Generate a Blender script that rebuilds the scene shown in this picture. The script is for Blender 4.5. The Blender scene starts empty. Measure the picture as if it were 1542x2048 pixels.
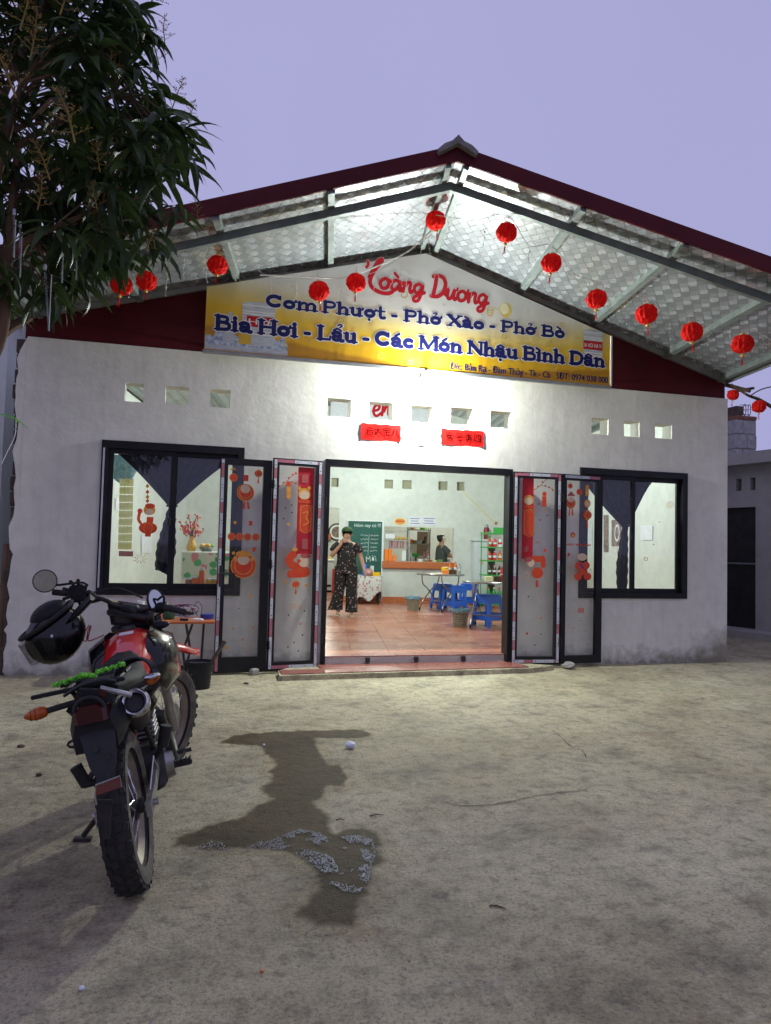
import bpy, bmesh, math, random
from mathutils import Vector, Matrix, noise
R = math.radians
random.seed(7)
sc = bpy.context.scene
col = sc.collection

# ---------------------------------------------------------------- camera, sky, exposure
YAW, PITCH, ROLL, FPX = 0.2625, 0.0467, -0.0249, 1485.0
CAM = Vector((0.0, -8.1, 1.367))
_f = Vector((math.sin(YAW)*math.cos(PITCH), math.cos(YAW)*math.cos(PITCH), math.sin(PITCH)))
_r0 = Vector((math.cos(YAW), -math.sin(YAW), 0)); _u0 = _r0.cross(_f)
_r = _r0*math.cos(ROLL) - _u0*math.sin(ROLL); _u = _r0*math.sin(ROLL) + _u0*math.cos(ROLL)
cd = bpy.data.cameras.new('camera'); co = bpy.data.objects.new('camera', cd); col.objects.link(co)
cd.sensor_fit = 'VERTICAL'; cd.sensor_height = 24.0; cd.lens = 24.0*FPX/2048.0
cd.clip_start = 0.05; cd.clip_end = 2000
m = Matrix((( _r.x, _u.x, -_f.x, CAM.x), (_r.y, _u.y, -_f.y, CAM.y), (_r.z, _u.z, -_f.z, CAM.z), (0, 0, 0, 1)))
co.matrix_world = m
sc.camera = co

W = bpy.data.worlds.new('World'); sc.world = W; W.use_nodes = True
wn = W.node_tree; wn.nodes.clear()
wo = wn.nodes.new('ShaderNodeOutputWorld'); wb = wn.nodes.new('ShaderNodeBackground')
# overcast dusk: an even lavender cloud deck, faintly mottled
tc = wn.nodes.new('ShaderNodeTexCoord'); nz = wn.nodes.new('ShaderNodeTexNoise'); rp = wn.nodes.new('ShaderNodeValToRGB')
nz.inputs['Scale'].default_value = 1.4; nz.inputs['Detail'].default_value = 3
wn.links.new(tc.outputs['Generated'], nz.inputs['Vector']); wn.links.new(nz.outputs['Fac'], rp.inputs['Fac'])
rp.color_ramp.elements[0].position = 0.3; rp.color_ramp.elements[0].color = (0.375, 0.372, 0.640, 1)
rp.color_ramp.elements[1].position = 0.7; rp.color_ramp.elements[1].color = (0.410, 0.408, 0.685, 1)
wn.links.new(rp.outputs['Color'], wb.inputs['Color']); wb.inputs['Strength'].default_value = 1.0
wn.links.new(wb.outputs['Background'], wo.inputs['Surface'])

sc.view_settings.view_transform = 'Standard'; sc.view_settings.look = 'None'
sc.view_settings.exposure = 0.0; sc.view_settings.gamma = 1.0; sc.view_settings.use_curve_mapping = False
sc.render.engine = 'CYCLES'
sc.cycles.use_denoising = True
sc.cycles.max_bounces = 8; sc.cycles.diffuse_bounces = 4; sc.cycles.glossy_bounces = 4; sc.cycles.transmission_bounces = 6
sc.cycles.transparent_max_bounces = 16; sc.cycles.sample_clamp_indirect = 6.0; sc.cycles.blur_glossy = 0.5
sc.cycles.caustics_reflective = True; sc.cycles.caustics_refractive = False

LAMP_OUT = 1500.0       # bulb under the banner
LAMP_IN = 170.0         # each tube inside

# ---------------------------------------------------------------- helpers
def at(u, v, x=None, y=None, z=None, plane=None):
    """real point on a known plane seen at photograph pixel (u, v)"""
    d = _f + _r*((u-771)/FPX) - _u*((v-1024)/FPX)
    if plane: o, n = plane; t = (o-CAM).dot(n)/d.dot(n)
    elif x is not None: t = (x-CAM.x)/d.x
    elif y is not None: t = (y-CAM.y)/d.y
    else: t = (z-CAM.z)/d.z
    return CAM + d*t

XF = {}      # object name -> matrix of the thing it belongs to (parts are built in that frame)
def tag(o, label=None, cat=None, group=None, kind=None):
    if label: o['label'] = label
    if cat: o['category'] = cat
    if group: o['group'] = group
    if kind: o['kind'] = kind
    return o
def thing(name, label=None, cat=None, loc=(0, 0, 0), rz=0.0, group=None, mat=None):
    o = bpy.data.objects.new(name, None); col.objects.link(o)
    o.empty_display_size = 0.1
    M4 = mat if mat is not None else Matrix.Translation(Vector(loc)) @ Matrix.Rotation(rz, 4, 'Z')
    o.matrix_world = M4; XF[o.name] = M4.copy()
    return tag(o, label, cat, group)
def copy_tree(o, parent=None):
    c = o.copy(); col.objects.link(c)
    if o.name in XF: XF[c.name] = XF[o.name]
    if parent: c.parent = parent
    for ch in list(o.children): copy_tree(ch, c)
    return c
def place(o, loc, rz=0.0, s=1.0):
    o.location = loc; o.rotation_euler = (0, 0, rz); o.scale = (s, s, s)
    return o

class MB:
    def __init__(s): s.v = []; s.f = []; s.mi = []; s.cur = 0
    def add(s, vs, fs, T=None):
        b = len(s.v)
        s.v += [Vector(p) if T is None else T @ Vector(p) for p in vs]
        s.f += [[b+i for i in q] for q in fs]; s.mi += [s.cur]*len(fs); return s
    def box(s, x0, x1, y0, y1, z0, z1, T=None):
        return s.add([(x0,y0,z0),(x1,y0,z0),(x1,y1,z0),(x0,y1,z0),(x0,y0,z1),(x1,y0,z1),(x1,y1,z1),(x0,y1,z1)],
            [(3,2,1,0),(4,5,6,7),(0,1,5,4),(1,2,6,5),(2,3,7,6),(3,0,4,7)], T)
    def cbox(s, c, d, T=None): return s.box(c[0]-d[0]/2,c[0]+d[0]/2,c[1]-d[1]/2,c[1]+d[1]/2,c[2]-d[2]/2,c[2]+d[2]/2,T)
    def bbox(s, x0, x1, y0, y1, z0, z1, bv, T=None):
        """box with chamfered vertical and horizontal edges"""
        a = bv
        P0 = [(x0+a,y0),(x1-a,y0),(x1,y0+a),(x1,y1-a),(x1-a,y1),(x0+a,y1),(x0,y1-a),(x0,y0+a)]
        cx, cy = (x0+x1)/2, (y0+y1)/2
        def shrink(p): return (p[0]+(a if p[0]<cx else -a)*0.7, p[1]+(a if p[1]<cy else -a)*0.7)
        P1 = [shrink(p) for p in P0]
        rings = [[(p[0],p[1],z0) for p in P1],[(p[0],p[1],z0+a) for p in P0],[(p[0],p[1],z1-a) for p in P0],[(p[0],p[1],z1) for p in P1]]
        return s.loft(rings, True, T)
    def loft(s, rings, cap=True, T=None, closed=True):
        n = len(rings[0]); vs = [p for r_ in rings for p in r_]; fs = []
        m_ = n if closed else n-1
        for i in range(len(rings)-1):
            for j in range(m_):
                k = (j+1) % n
                fs.append((i*n+j, i*n+k, (i+1)*n+k, (i+1)*n+j))
        if cap and closed:
            fs.append(tuple(reversed(range(n)))); fs.append(tuple((len(rings)-1)*n+j for j in range(n)))
        return s.add(vs, fs, T)
    def tube(s, pts, r, n=8, closed=False, cap=True, T=None, flat=1.0):
        pts = [Vector(p) for p in pts]; L = len(pts)
        rr = r if isinstance(r, (list, tuple)) else [r]*L
        rings = []; up = None
        for i, p in enumerate(pts):
            if closed: t = pts[(i+1)%L]-pts[i-1]
            else: t = pts[min(i+1,L-1)]-pts[max(i-1,0)]
            t = t.normalized() if t.length > 1e-9 else Vector((0,0,1))
            if up is None:
                up = Vector((0,0,1)) if abs(t.z) < 0.9 else Vector((1,0,0))
            a = t.cross(up)
            if a.length < 1e-6: a = t.cross(Vector((0,1,0)))
            a.normalize(); bq = a.cross(t).normalized(); up = bq
            rings.append([p + a*(math.cos(2*math.pi*j/n)*rr[i]) + bq*(math.sin(2*math.pi*j/n)*rr[i]*flat) for j in range(n)])
        if closed: rings.append(rings[0]); return s.loft(rings, False, T)
        return s.loft(rings, cap, T)
    def cyl(s, p, q, r, r2=None, n=12, cap=True, T=None): return s.tube([p, q], [r, r if r2 is None else r2], n, False, cap, T)
    def lathe(s, prof, n=16, T=None, cap=False, a0=0, a1=None):
        full = a1 is None; a1 = 2*math.pi if full else a1; k = n if full else n+1
        rings = [[(rr*math.cos(a0+(a1-a0)*j/n), rr*math.sin(a0+(a1-a0)*j/n), z) for j in range(k)] for rr, z in prof]
        return s.loft(rings, cap, T, closed=full)
    def sphere(s, c, r, nu=12, nv=8, T=None):
        r = (r, r, r) if not isinstance(r, (tuple, list)) else r
        vs = [(c[0], c[1], c[2]-r[2])]; fs = []
        for i in range(1, nv):
            a = -math.pi/2+math.pi*i/nv
            for j in range(nu):
                t = 2*math.pi*j/nu
                vs.append((c[0]+r[0]*math.cos(a)*math.cos(t), c[1]+r[1]*math.cos(a)*math.sin(t), c[2]+r[2]*math.sin(a)))
        vs.append((c[0], c[1], c[2]+r[2])); e = len(vs)-1
        for j in range(nu):
            k = (j+1)%nu
            fs.append((0, 1+k, 1+j)); fs.append((e, 1+(nv-2)*nu+j, 1+(nv-2)*nu+k))
            for i in range(nv-2): fs.append((1+i*nu+j, 1+i*nu+k, 1+(i+1)*nu+k, 1+(i+1)*nu+j))
        return s.add(vs, fs, T)
    def prism(s, poly, d, T=None):
        """poly in local XZ plane, extruded along +Y by d"""
        n = len(poly); vs = [(p[0], 0, p[1]) for p in poly]+[(p[0], d, p[1]) for p in poly]
        fs = [tuple(range(n)), tuple(reversed(range(n, 2*n)))]+[(i, n+i, n+(i+1)%n, (i+1)%n) for i in range(n)]
        return s.add(vs, fs, T)
    def ngon(s, pts, T=None): return s.add(pts, [tuple(range(len(pts)))], T)
    def grid(s, fn, nu, nv, T=None):
        vs = [fn(i/nu, j/nv) for j in range(nv+1) for i in range(nu+1)]
        fs = [(j*(nu+1)+i, j*(nu+1)+i+1, (j+1)*(nu+1)+i+1, (j+1)*(nu+1)+i) for j in range(nv) for i in range(nu)]
        return s.add(vs, fs, T)
    def build(s, name, mat, parent=None, local=False, smooth=False, angle=40, recalc=True, origin=None):
        me = bpy.data.meshes.new(name)
        vs = s.v
        M4 = None
        if parent is not None:
            M4 = XF.get(parent.name)
            if M4 is not None and not local:
                iv = M4.inverted(); vs = [iv @ p for p in vs]
        loc = Vector((0, 0, 0))
        if parent is None and not local:
            if origin is None:
                xs = [p.x for p in vs]; ys = [p.y for p in vs]; zs = [p.z for p in vs]
                loc = Vector(((min(xs)+max(xs))/2, (min(ys)+max(ys))/2, min(zs)))
            else: loc = Vector(origin)
            vs = [p-loc for p in vs]
        me.from_pydata([tuple(p) for p in vs], [], s.f)
        if recalc and len(s.f) < 20000:
            bm = bmesh.new(); bm.from_mesh(me); bmesh.ops.recalc_face_normals(bm, faces=bm.faces); bm.to_mesh(me); bm.free()
        mats = mat if isinstance(mat, (list, tuple)) else [mat]
        for k in mats: me.materials.append(MATS[k])
        if len(mats) > 1:
            for p, i in zip(me.polygons, s.mi): p.material_index = i
        if smooth:
            me.shade_smooth(); me.set_sharp_from_angle(angle=R(angle))
        me.update()
        o = bpy.data.objects.new(name, me); col.objects.link(o); o.location = loc
        if parent is not None:
            o.parent = parent
            if M4 is not None: XF[o.name] = M4
        else: XF[o.name] = Matrix.Translation(loc)
        return o
def frame(o, x, z=None, y=None):
    """matrix with origin o, local X along x, local Z along z (or up)"""
    x = Vector(x).normalized(); z = Vector(z).normalized() if z is not None else Vector((0,0,1))
    y = z.cross(x).normalized(); z = x.cross(y)
    return Matrix(((x.x,y.x,z.x,o[0]),(x.y,y.y,z.y,o[1]),(x.z,y.z,z.z,o[2]),(0,0,0,1)))
def cat_rom(pts, k=6, closed=False):
    pts = [Vector(p) for p in pts]; n = len(pts); out = []
    for i in range(n if closed else n-1):
        if closed: a, b, c, d = pts[i-1], pts[i], pts[(i+1)%n], pts[(i+2)%n]
        else: a, b, c, d = pts[max(i-1,0)], pts[i], pts[i+1], pts[min(i+2,n-1)]
        for j in range(k):
            t = j/k
            out.append(0.5*((2*b)+(c-a)*t+(2*a-5*b+4*c-d)*t*t+(3*b-a-3*c+d)*t**3))
    if not closed: out.append(pts[-1])
    return out

# ---------------------------------------------------------------- materials
MATS = {}
def mat(name, c, rough=0.6, metal=0.0, c2=None, scale=6.0, bump=0.0, bscale=60.0, detail=4, emit=None, spec=0.5, coat=0.0,
        trans=0.0, stretch=None, lo=0.35, hi=0.65, sub=None):
    m = bpy.data.materials.new(name); m.use_nodes = True; nt = m.node_tree; n = nt.nodes; l = nt.links
    p = n['Principled BSDF']; p.inputs['Roughness'].default_value = rough; p.inputs['Metallic'].default_value = metal
    p.inputs['Base Color'].default_value = (*c, 1); p.inputs['Specular IOR Level'].default_value = spec
    p.inputs['Coat Weight'].default_value = coat
    if c2 is not None or bump:
        t = n.new('ShaderNodeTexCoord'); vec = t.outputs['Object']
        if stretch:
            mp = n.new('ShaderNodeMapping'); mp.inputs['Scale'].default_value = stretch; l.new(vec, mp.inputs['Vector']); vec = mp.outputs['Vector']
    if c2 is not None:
        a = n.new('ShaderNodeTexNoise'); a.inputs['Scale'].default_value = scale; a.inputs['Detail'].default_value = detail; l.new(vec, a.inputs['Vector'])
        r = n.new('ShaderNodeValToRGB'); r.color_ramp.elements[0].position = lo; r.color_ramp.elements[1].position = hi
        r.color_ramp.elements[0].color = (*c, 1); r.color_ramp.elements[1].color = (*c2, 1)
        l.new(a.outputs['Fac'], r.inputs['Fac']); l.new(r.outputs['Color'], p.inputs['Base Color'])
    if bump:
        a2 = n.new('ShaderNodeTexNoise'); a2.inputs['Scale'].default_value = bscale; a2.inputs['Detail'].default_value = 5; l.new(vec, a2.inputs['Vector'])
        bn = n.new('ShaderNodeBump'); bn.inputs['Strength'].default_value = bump; bn.inputs['Distance'].default_value = 0.01
        l.new(a2.outputs['Fac'], bn.inputs['Height']); l.new(bn.outputs['Normal'], p.inputs['Normal'])
    if emit: p.inputs['Emission Color'].default_value = (*emit[0], 1); p.inputs['Emission Strength'].default_value = emit[1]
    if trans:
        tr = n.new('ShaderNodeBsdfTranslucent'); mx = n.new('ShaderNodeMixShader'); mx.inputs['Fac'].default_value = trans
        src = p.inputs['Base Color'].links
        if src: l.new(src[0].from_socket, tr.inputs['Color'])
        else: tr.inputs['Color'].default_value = (*c, 1)
        l.new(p.outputs['BSDF'], mx.inputs[1]); l.new(tr.outputs['BSDF'], mx.inputs[2]); l.new(mx.outputs['Shader'], n['Material Output'].inputs['Surface'])
    MATS[name] = m
    return m
def node(nt, t, **kw):
    k = nt.nodes.new(t)
    for a, b in kw.items():
        if hasattr(k, a): setattr(k, a, b)
        else: k.inputs[a.replace('_', ' ')].default_value = b
    return k
def math_(nt, op, a, b=None, c=None):
    k = nt.nodes.new('ShaderNodeMath'); k.operation = op
    for i, q in enumerate((a, b, c)):
        if q is None: continue
        if hasattr(q, 'links'): nt.links.new(q, k.inputs[i])
        else: k.inputs[i].default_value = q
    return k.outputs[0]
def ramp(nt, src, stops, interp='LINEAR'):
    k = nt.nodes.new('ShaderNodeValToRGB'); nt.links.new(src, k.inputs['Fac']); k.color_ramp.interpolation = interp
    e = k.color_ramp.elements
    while len(e) < len(stops): e.new(0.5)
    for q, (p, c) in zip(e, stops): q.position = p; q.color = (*c, 1) if not isinstance(c, (int, float)) else (c, c, c, 1)
    return k.outputs['Color']
def mixc(nt, f, a, b, mode='MIX'):
    k = nt.nodes.new('ShaderNodeMix'); k.data_type = 'RGBA'; k.blend_type = mode
    for s_, q in ((k.inputs[0], f), (k.inputs[6], a), (k.inputs[7], b)):
        if hasattr(q, 'links'): nt.links.new(q, s_)
        elif isinstance(q, (int, float)): s_.default_value = q
        else: s_.default_value = (*q, 1)
    return k.outputs[2]
def base(name):
    m = bpy.data.materials.new(name); m.use_nodes = True; MATS[name] = m
    nt = m.node_tree; return nt, nt.nodes['Principled BSDF']
def nse(nt, vec, scale, detail=4, rough=0.5):
    k = nt.nodes.new('ShaderNodeTexNoise'); k.inputs['Scale'].default_value = scale; k.inputs['Detail'].default_value = detail
    k.inputs['Roughness'].default_value = rough; nt.links.new(vec, k.inputs['Vector']); return k.outputs['Fac']
def bumpn(nt, p, h, strength, dist=0.01, prev=None):
    k = nt.nodes.new('ShaderNodeBump'); k.inputs['Strength'].default_value = strength; k.inputs['Distance'].default_value = dist
    nt.links.new(h, k.inputs['Height'])
    if prev: nt.links.new(prev, k.inputs['Normal'])
    nt.links.new(k.outputs['Normal'], p.inputs['Normal']); return k.outputs['Normal']

# concrete yard
def concrete(name, wet):
    nt, p = base(name); l = nt.links
    g = nt.nodes.new('ShaderNodeNewGeometry'); v = g.outputs['Position']
    wob = nt.nodes.new('ShaderNodeTexNoise'); wob.inputs['Scale'].default_value = 1.1; wob.inputs['Detail'].default_value = 3; l.new(v, wob.inputs['Vector'])
    big = nse(nt, v, 0.5, 6, 0.62); mid = nse(nt, v, 2.6, 8, 0.68); sml = nse(nt, v, 13, 6, 0.66); fine = nse(nt, v, 62, 5, 0.72); grit = nse(nt, v, 210, 3, 0.75)
    c = ramp(nt, big, [(0.30, (0.47, 0.395, 0.225)), (0.5, (0.68, 0.600, 0.370)), (0.70, (0.84, 0.765, 0.505))])
    c = mixc(nt, 0.85, c, ramp(nt, mid, [(0.32, 0.34), (0.46, 0.80), (0.60, 1.0)]), 'MULTIPLY')
    c = mixc(nt, 0.75, c, ramp(nt, sml, [(0.33, 0.36), (0.5, 0.90), (0.64, 1.0)]), 'MULTIPLY')
    c = mixc(nt, 0.66, c, ramp(nt, fine, [(0.36, 0.22), (0.47, 0.78), (0.60, 1.0)]), 'MULTIPLY')
    c = mixc(nt, 0.55, c, ramp(nt, grit, [(0.36, 0.20), (0.46, 0.80), (0.58, 1.0)]), 'MULTIPLY')
    # pale scuffed laitance and brown dust
    pale = nse(nt, v, 4.5, 7, 0.75); c = mixc(nt, ramp(nt, pale, [(0.57, 0.0), (0.70, 0.55)]), c, (0.70, 0.63, 0.45))
    blot = nse(nt, v, 1.1, 7, 0.72)
    c = mixc(nt, ramp(nt, blot, [(0.55, 0.0), (0.66, 0.45)]), c, (0.22, 0.155, 0.085))
    speck = nt.nodes.new('ShaderNodeTexVoronoi'); speck.inputs['Scale'].default_value = 55; l.new(v, speck.inputs['Vector'])
    c = mixc(nt, ramp(nt, speck.outputs['Distance'], [(0.10, 0.75), (0.16, 0.0)]), c, ramp(nt, fine, [(0.4, (0.07, 0.05, 0.03)), (0.6, (0.50, 0.47, 0.38))]))
    rk = ramp(nt, mid, [(0.3, 0.66), (0.7, 0.88)])
    h = math_(nt, 'ADD', math_(nt, 'MULTIPLY', fine, 0.9), math_(nt, 'MULTIPLY', grit, 0.5))
    h = math_(nt, 'ADD', h, math_(nt, 'ADD', math_(nt, 'MULTIPLY', sml, 1.5), math_(nt, 'MULTIPLY', mid, 2.2)))
    if wet:
        at_ = nt.nodes.new('ShaderNodeAttribute'); at_.attribute_name = 'wet'
        w = ramp(nt, math_(nt, 'ADD', at_.outputs['Fac'], math_(nt, 'MULTIPLY', math_(nt, 'SUBTRACT', fine, 0.5), 0.5)), [(0.30, 0.0), (0.62, 1.0)])
        c = mixc(nt, w, c, mixc(nt, 1.0, c, (0.185, 0.140, 0.082), 'MULTIPLY'))
        rk = mixc(nt, w, rk, ramp(nt, fine, [(0.3, 0.45), (0.7, 0.65)])); p.inputs['Specular IOR Level'].default_value = 0.16
    l.new(c, p.inputs['Base Color']); l.new(rk, p.inputs['Roughness'])
    bumpn(nt, p, h, 0.9, 0.014)
concrete('concrete', False); concrete('wet_concrete', True)

# white rendered wall
def plaster(name, c, stain=True, bs=0.5):
    nt, p = base(name); l = nt.links
    g = nt.nodes.new('ShaderNodeNewGeometry'); v = g.outputs['Position']
    a = nse(nt, v, 0.9, 5, 0.6); b_ = nse(nt, v, 7, 6, 0.6); d = nse(nt, v, 45, 4, 0.6)
    cc = ramp(nt, a, [(0.3, tuple(k*0.86 for k in c)), (0.65, c)])
    cc = mixc(nt, 0.5, cc, ramp(nt, b_, [(0.3, 0.80), (0.6, 1.0)]), 'MULTIPLY')
    if stain:
        mpp = nt.nodes.new('ShaderNodeMapping'); mpp.inputs['Scale'].default_value = (1.0, 1.0, 0.10); l.new(v, mpp.inputs['Vector'])
        stk = nse(nt, mpp.outputs['Vector'], 9, 5, 0.6); cc = mixc(nt, 0.16, cc, ramp(nt, stk, [(0.36, 0.62), (0.50, 1.0)]), 'MULTIPLY')
        scf = nse(nt, v, 26, 4, 0.7); cc = mixc(nt, ramp(nt, scf, [(0.66, 0.0), (0.74, 0.35)]), cc, (0.32, 0.29, 0.23))
        sp = nt.nodes.new('ShaderNodeSeparateXYZ'); l.new(v, sp.inputs[0])
        zz = math_(nt, 'ADD', sp.outputs['Z'], math_(nt, 'MULTIPLY', math_(nt, 'SUBTRACT', b_, 0.5), 0.55))
        low = ramp(nt, zz, [(0.0, 0.85), (0.09, 0.45), (0.22, 0.0)])
        cc = mixc(nt, low, cc, (0.17, 0.165, 0.115))
        # damp corner on the right
        xx = math_(nt, 'MULTIPLY', math_(nt, 'MAXIMUM', math_(nt, 'SUBTRACT', sp.outputs['X'], 5.7), 0.0), math_(nt, 'MAXIMUM', math_(nt, 'SUBTRACT', 0.62, zz), 0.0))
        cc = mixc(nt, ramp(nt, xx, [(0.12, 0.0), (0.42, 0.8)]), cc, (0.19, 0.18, 0.12))
    l.new(cc, p.inputs['Base Color']); p.inputs['Roughness'].default_value = 0.72
    wv = nse(nt, v, 3.0, 4, 0.55); tw = nse(nt, v, 16, 4, 0.6)
    h = math_(nt, 'ADD', math_(nt, 'MULTIPLY', wv, 3.2), math_(nt, 'ADD', math_(nt, 'MULTIPLY', tw, 1.0), math_(nt, 'MULTIPLY', d, 0.22)))
    bumpn(nt, p, h, bs, 0.022)
plaster('facade_plaster', (0.74, 0.72, 0.625), True, 0.10); plaster('inside_plaster', (0.66, 0.69, 0.64), False, 0.15)
plaster('grey_plaster', (0.42, 0.40, 0.36), False, 0.4)

# embossed foil under the roof
nt, p = base('foil'); l = nt.links
g = nt.nodes.new('ShaderNodeNewGeometry'); sp = nt.nodes.new('ShaderNodeSeparateXYZ'); l.new(g.outputs['Position'], sp.inputs[0])
X = math_(nt, 'ADD', math_(nt, 'MULTIPLY', sp.outputs['X'], 0.983), math_(nt, 'MULTIPLY', sp.outputs['Y'], -0.185))
Y = math_(nt, 'ADD', math_(nt, 'MULTIPLY', sp.outputs['X'], 0.185), math_(nt, 'MULTIPLY', sp.outputs['Y'], 0.983))
ua = math_(nt, 'DIVIDE', math_(nt, 'ADD', math_(nt, 'MULTIPLY', X, 1.0), math_(nt, 'MULTIPLY', Y, 0.62)), 0.105)
ub = math_(nt, 'DIVIDE', math_(nt, 'SUBTRACT', math_(nt, 'MULTIPLY', X, 1.0), math_(nt, 'MULTIPLY', Y, 0.62)), 0.105)
fa = math_(nt, 'FRACT', ua); fb = math_(nt, 'FRACT', ub)
ea = math_(nt, 'ABSOLUTE', math_(nt, 'SUBTRACT', fa, 0.5)); eb = math_(nt, 'ABSOLUTE', math_(nt, 'SUBTRACT', fb, 0.5))
edge = math_(nt, 'MAXIMUM', ea, eb)
line = ramp(nt, edge, [(0.43, 0.0), (0.48, 1.0)])
par = math_(nt, 'FRACT', math_(nt, 'MULTIPLY', math_(nt, 'ADD', math_(nt, 'FLOOR', ua), math_(nt, 'MULTIPLY', math_(nt, 'FLOOR', ub), 1.0)), 0.3334))
tone = ramp(nt, par, [(0.0, (0.63, 0.68, 0.70)), (0.3, (0.33, 0.36, 0.37)), (0.6, (0.46, 0.49, 0.50))], 'CONSTANT')
sag = nse(nt, g.outputs['Position'], 2.2, 3, 0.5)
l.new(mixc(nt, line, tone, (0.26, 0.27, 0.25)), p.inputs['Base Color'])
p.inputs['Metallic'].default_value = 0.68
l.new(ramp(nt, par, [(0.0, 0.24), (0.3, 0.40), (0.6, 0.32)], 'CONSTANT'), p.inputs['Roughness'])
hh = math_(nt, 'ADD', math_(nt, 'MULTIPLY', sag, 4.0), math_(nt, 'MULTIPLY', math_(nt, 'SUBTRACT', fa, math_(nt, 'MULTIPLY', fb, 0.5)), 0.22))
bumpn(nt, p, hh, 0.55, 0.02)

# clear glass
def glass(name, tint=(1, 1, 1), fac=0.07, rough=0.02):
    m = bpy.data.materials.new(name); m.use_nodes = True; nt = m.node_tree; nt.nodes.clear(); MATS[name] = m
    o = nt.nodes.new('ShaderNodeOutputMaterial'); t = nt.nodes.new('ShaderNodeBsdfTransparent'); t.inputs['Color'].default_value = (*tint, 1)
    gl = nt.nodes.new('ShaderNodeBsdfGlossy'); gl.inputs['Roughness'].default_value = rough; gl.inputs['Color'].default_value = (1, 1, 1, 1)
    mx = nt.nodes.new('ShaderNodeMixShader'); mx.inputs['Fac'].default_value = fac*0.5
    nt.links.new(t.outputs[0], mx.inputs[1]); nt.links.new(gl.outputs[0], mx.inputs[2]); nt.links.new(mx.outputs[0], o.inputs['Surface'])
glass('glass', (0.985, 0.99, 0.98)); glass('clear_plastic', (0.85, 0.88, 0.86), 0.14, 0.15); glass('visor', (0.5, 0.5, 0.5), 0.14)

mat('maroon_sheet', (0.085, 0.006, 0.010), 0.5, c2=(0.065, 0.004, 0.007), scale=3, spec=0.18)
mat('steel', (0.15, 0.18, 0.165), 0.45, 0.35, c2=(0.22, 0.25, 0.235), scale=9, bump=0.05)
mat('grey_trim', (0.24, 0.25, 0.24), 0.5, 0.3, c2=(0.30, 0.31, 0.30))
mat('ridge_tile', (0.14, 0.13, 0.12), 0.8, c2=(0.24, 0.22, 0.20), scale=14, bump=0.3)
mat('black_alu', (0.008, 0.008, 0.009), 0.38, c2=(0.013, 0.013, 0.014), scale=5, spec=0.25)
mat('black_plastic', (0.009, 0.009, 0.010), 0.48, c2=(0.016, 0.016, 0.016), scale=12, spec=0.22)
mat('black_gloss', (0.005, 0.006, 0.006), 0.16, coat=0.2, spec=0.35)
mat('rubber', (0.013, 0.013, 0.012), 0.85, c2=(0.032, 0.028, 0.022), scale=20, bump=0.3)
mat('tyre_wall', (0.15, 0.13, 0.095), 0.9, c2=(0.07, 0.062, 0.048), scale=14, bump=0.3)
mat('dusty_rim', (0.34, 0.28, 0.20), 0.55, 0.4, c2=(0.22, 0.18, 0.13), scale=11)
mat('chrome', (0.62, 0.62, 0.66), 0.18, 1.0)
mat('alu', (0.42, 0.42, 0.41), 0.38, 0.8, c2=(0.30, 0.29, 0.27), scale=18)
mat('engine_black', (0.02, 0.02, 0.02), 0.5, 0.3, c2=(0.05, 0.045, 0.04), scale=18, bump=0.2)
mat('red_paint', (0.62, 0.012, 0.014), 0.20, coat=0.7)
mat('red_plastic', (0.55, 0.02, 0.018), 0.35)
mat('orange_lens', (0.70, 0.17, 0.02), 0.18, c2=(0.55, 0.10, 0.015), scale=40, trans=0.3)
mat('red_lens', (0.045, 0.003, 0.004), 0.2)
mat('seat_vinyl', (0.010, 0.010, 0.011), 0.7, spec=0.2, c2=(0.022, 0.022, 0.022), scale=30, bump=0.15, bscale=160)
mat('mirror', (0.55, 0.57, 0.57), 0.06, 1.0)
mat('plate_red', (0.20, 0.025, 0.02), 0.45, c2=(0.14, 0.05, 0.035), scale=30)
mat('green_net', (0.20, 0.72, 0.04), 0.7, c2=(0.08, 0.34, 0.02), scale=60)
mat('white_print', (0.75, 0.75, 0.75), 0.5)
mat('red_wire', (0.42, 0.03, 0.02), 0.5)
mat('screen', (0.02, 0.022, 0.022), 0.1, coat=0.4)
mat('lantern_paper', (0.88, 0.030, 0.020), 0.8, c2=(0.66, 0.014, 0.012), scale=30, trans=0.35, spec=0.1)
mat('gold', (0.72, 0.42, 0.06), 0.45, c2=(0.55, 0.30, 0.04), scale=30)
mat('red_paper', (0.56, 0.012, 0.010), 0.9, c2=(0.48, 0.010, 0.008), scale=8, spec=0.05)
mat('ink', (0.004, 0.002, 0.002), 1.0, spec=0.0)
mat('cream_paper', (0.74, 0.68, 0.42), 0.7)
mat('white_paper', (0.70, 0.71, 0.74), 0.7, c2=(0.62, 0.63, 0.68), scale=12)
mat('navy_ink', (0.010, 0.012, 0.095), 0.6, spec=0.2)
mat('sign_red', (0.44, 0.010, 0.018), 0.6, spec=0.15)
mat('sign_white', (0.74, 0.73, 0.70), 0.55)
mat('sign_grey', (0.33, 0.36, 0.40), 0.5, c2=(0.55, 0.58, 0.60), scale=9, stretch=(1, 1, 14))
mat('sign_ice', (0.16, 0.22, 0.34), 0.5, c2=(0.55, 0.62, 0.70), scale=26)
mat('sign_bubble', (0.52, 0.36, 0.05), 0.4, c2=(0.70, 0.52, 0.14), scale=20)
mat('sign_beer', (0.62, 0.38, 0.02), 0.5)
mat('wire_white', (0.62, 0.62, 0.56), 0.5)
mat('bulb_tip', (0.75, 0.72, 0.55), 0.3)
mat('white_plastic', (0.68, 0.72, 0.70), 0.4)
mat('fridge_white', (0.60, 0.66, 0.67), 0.35, c2=(0.55, 0.60, 0.62), scale=2)
mat('dark_panel', (0.022, 0.023, 0.024), 0.5, spec=0.25)
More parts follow.
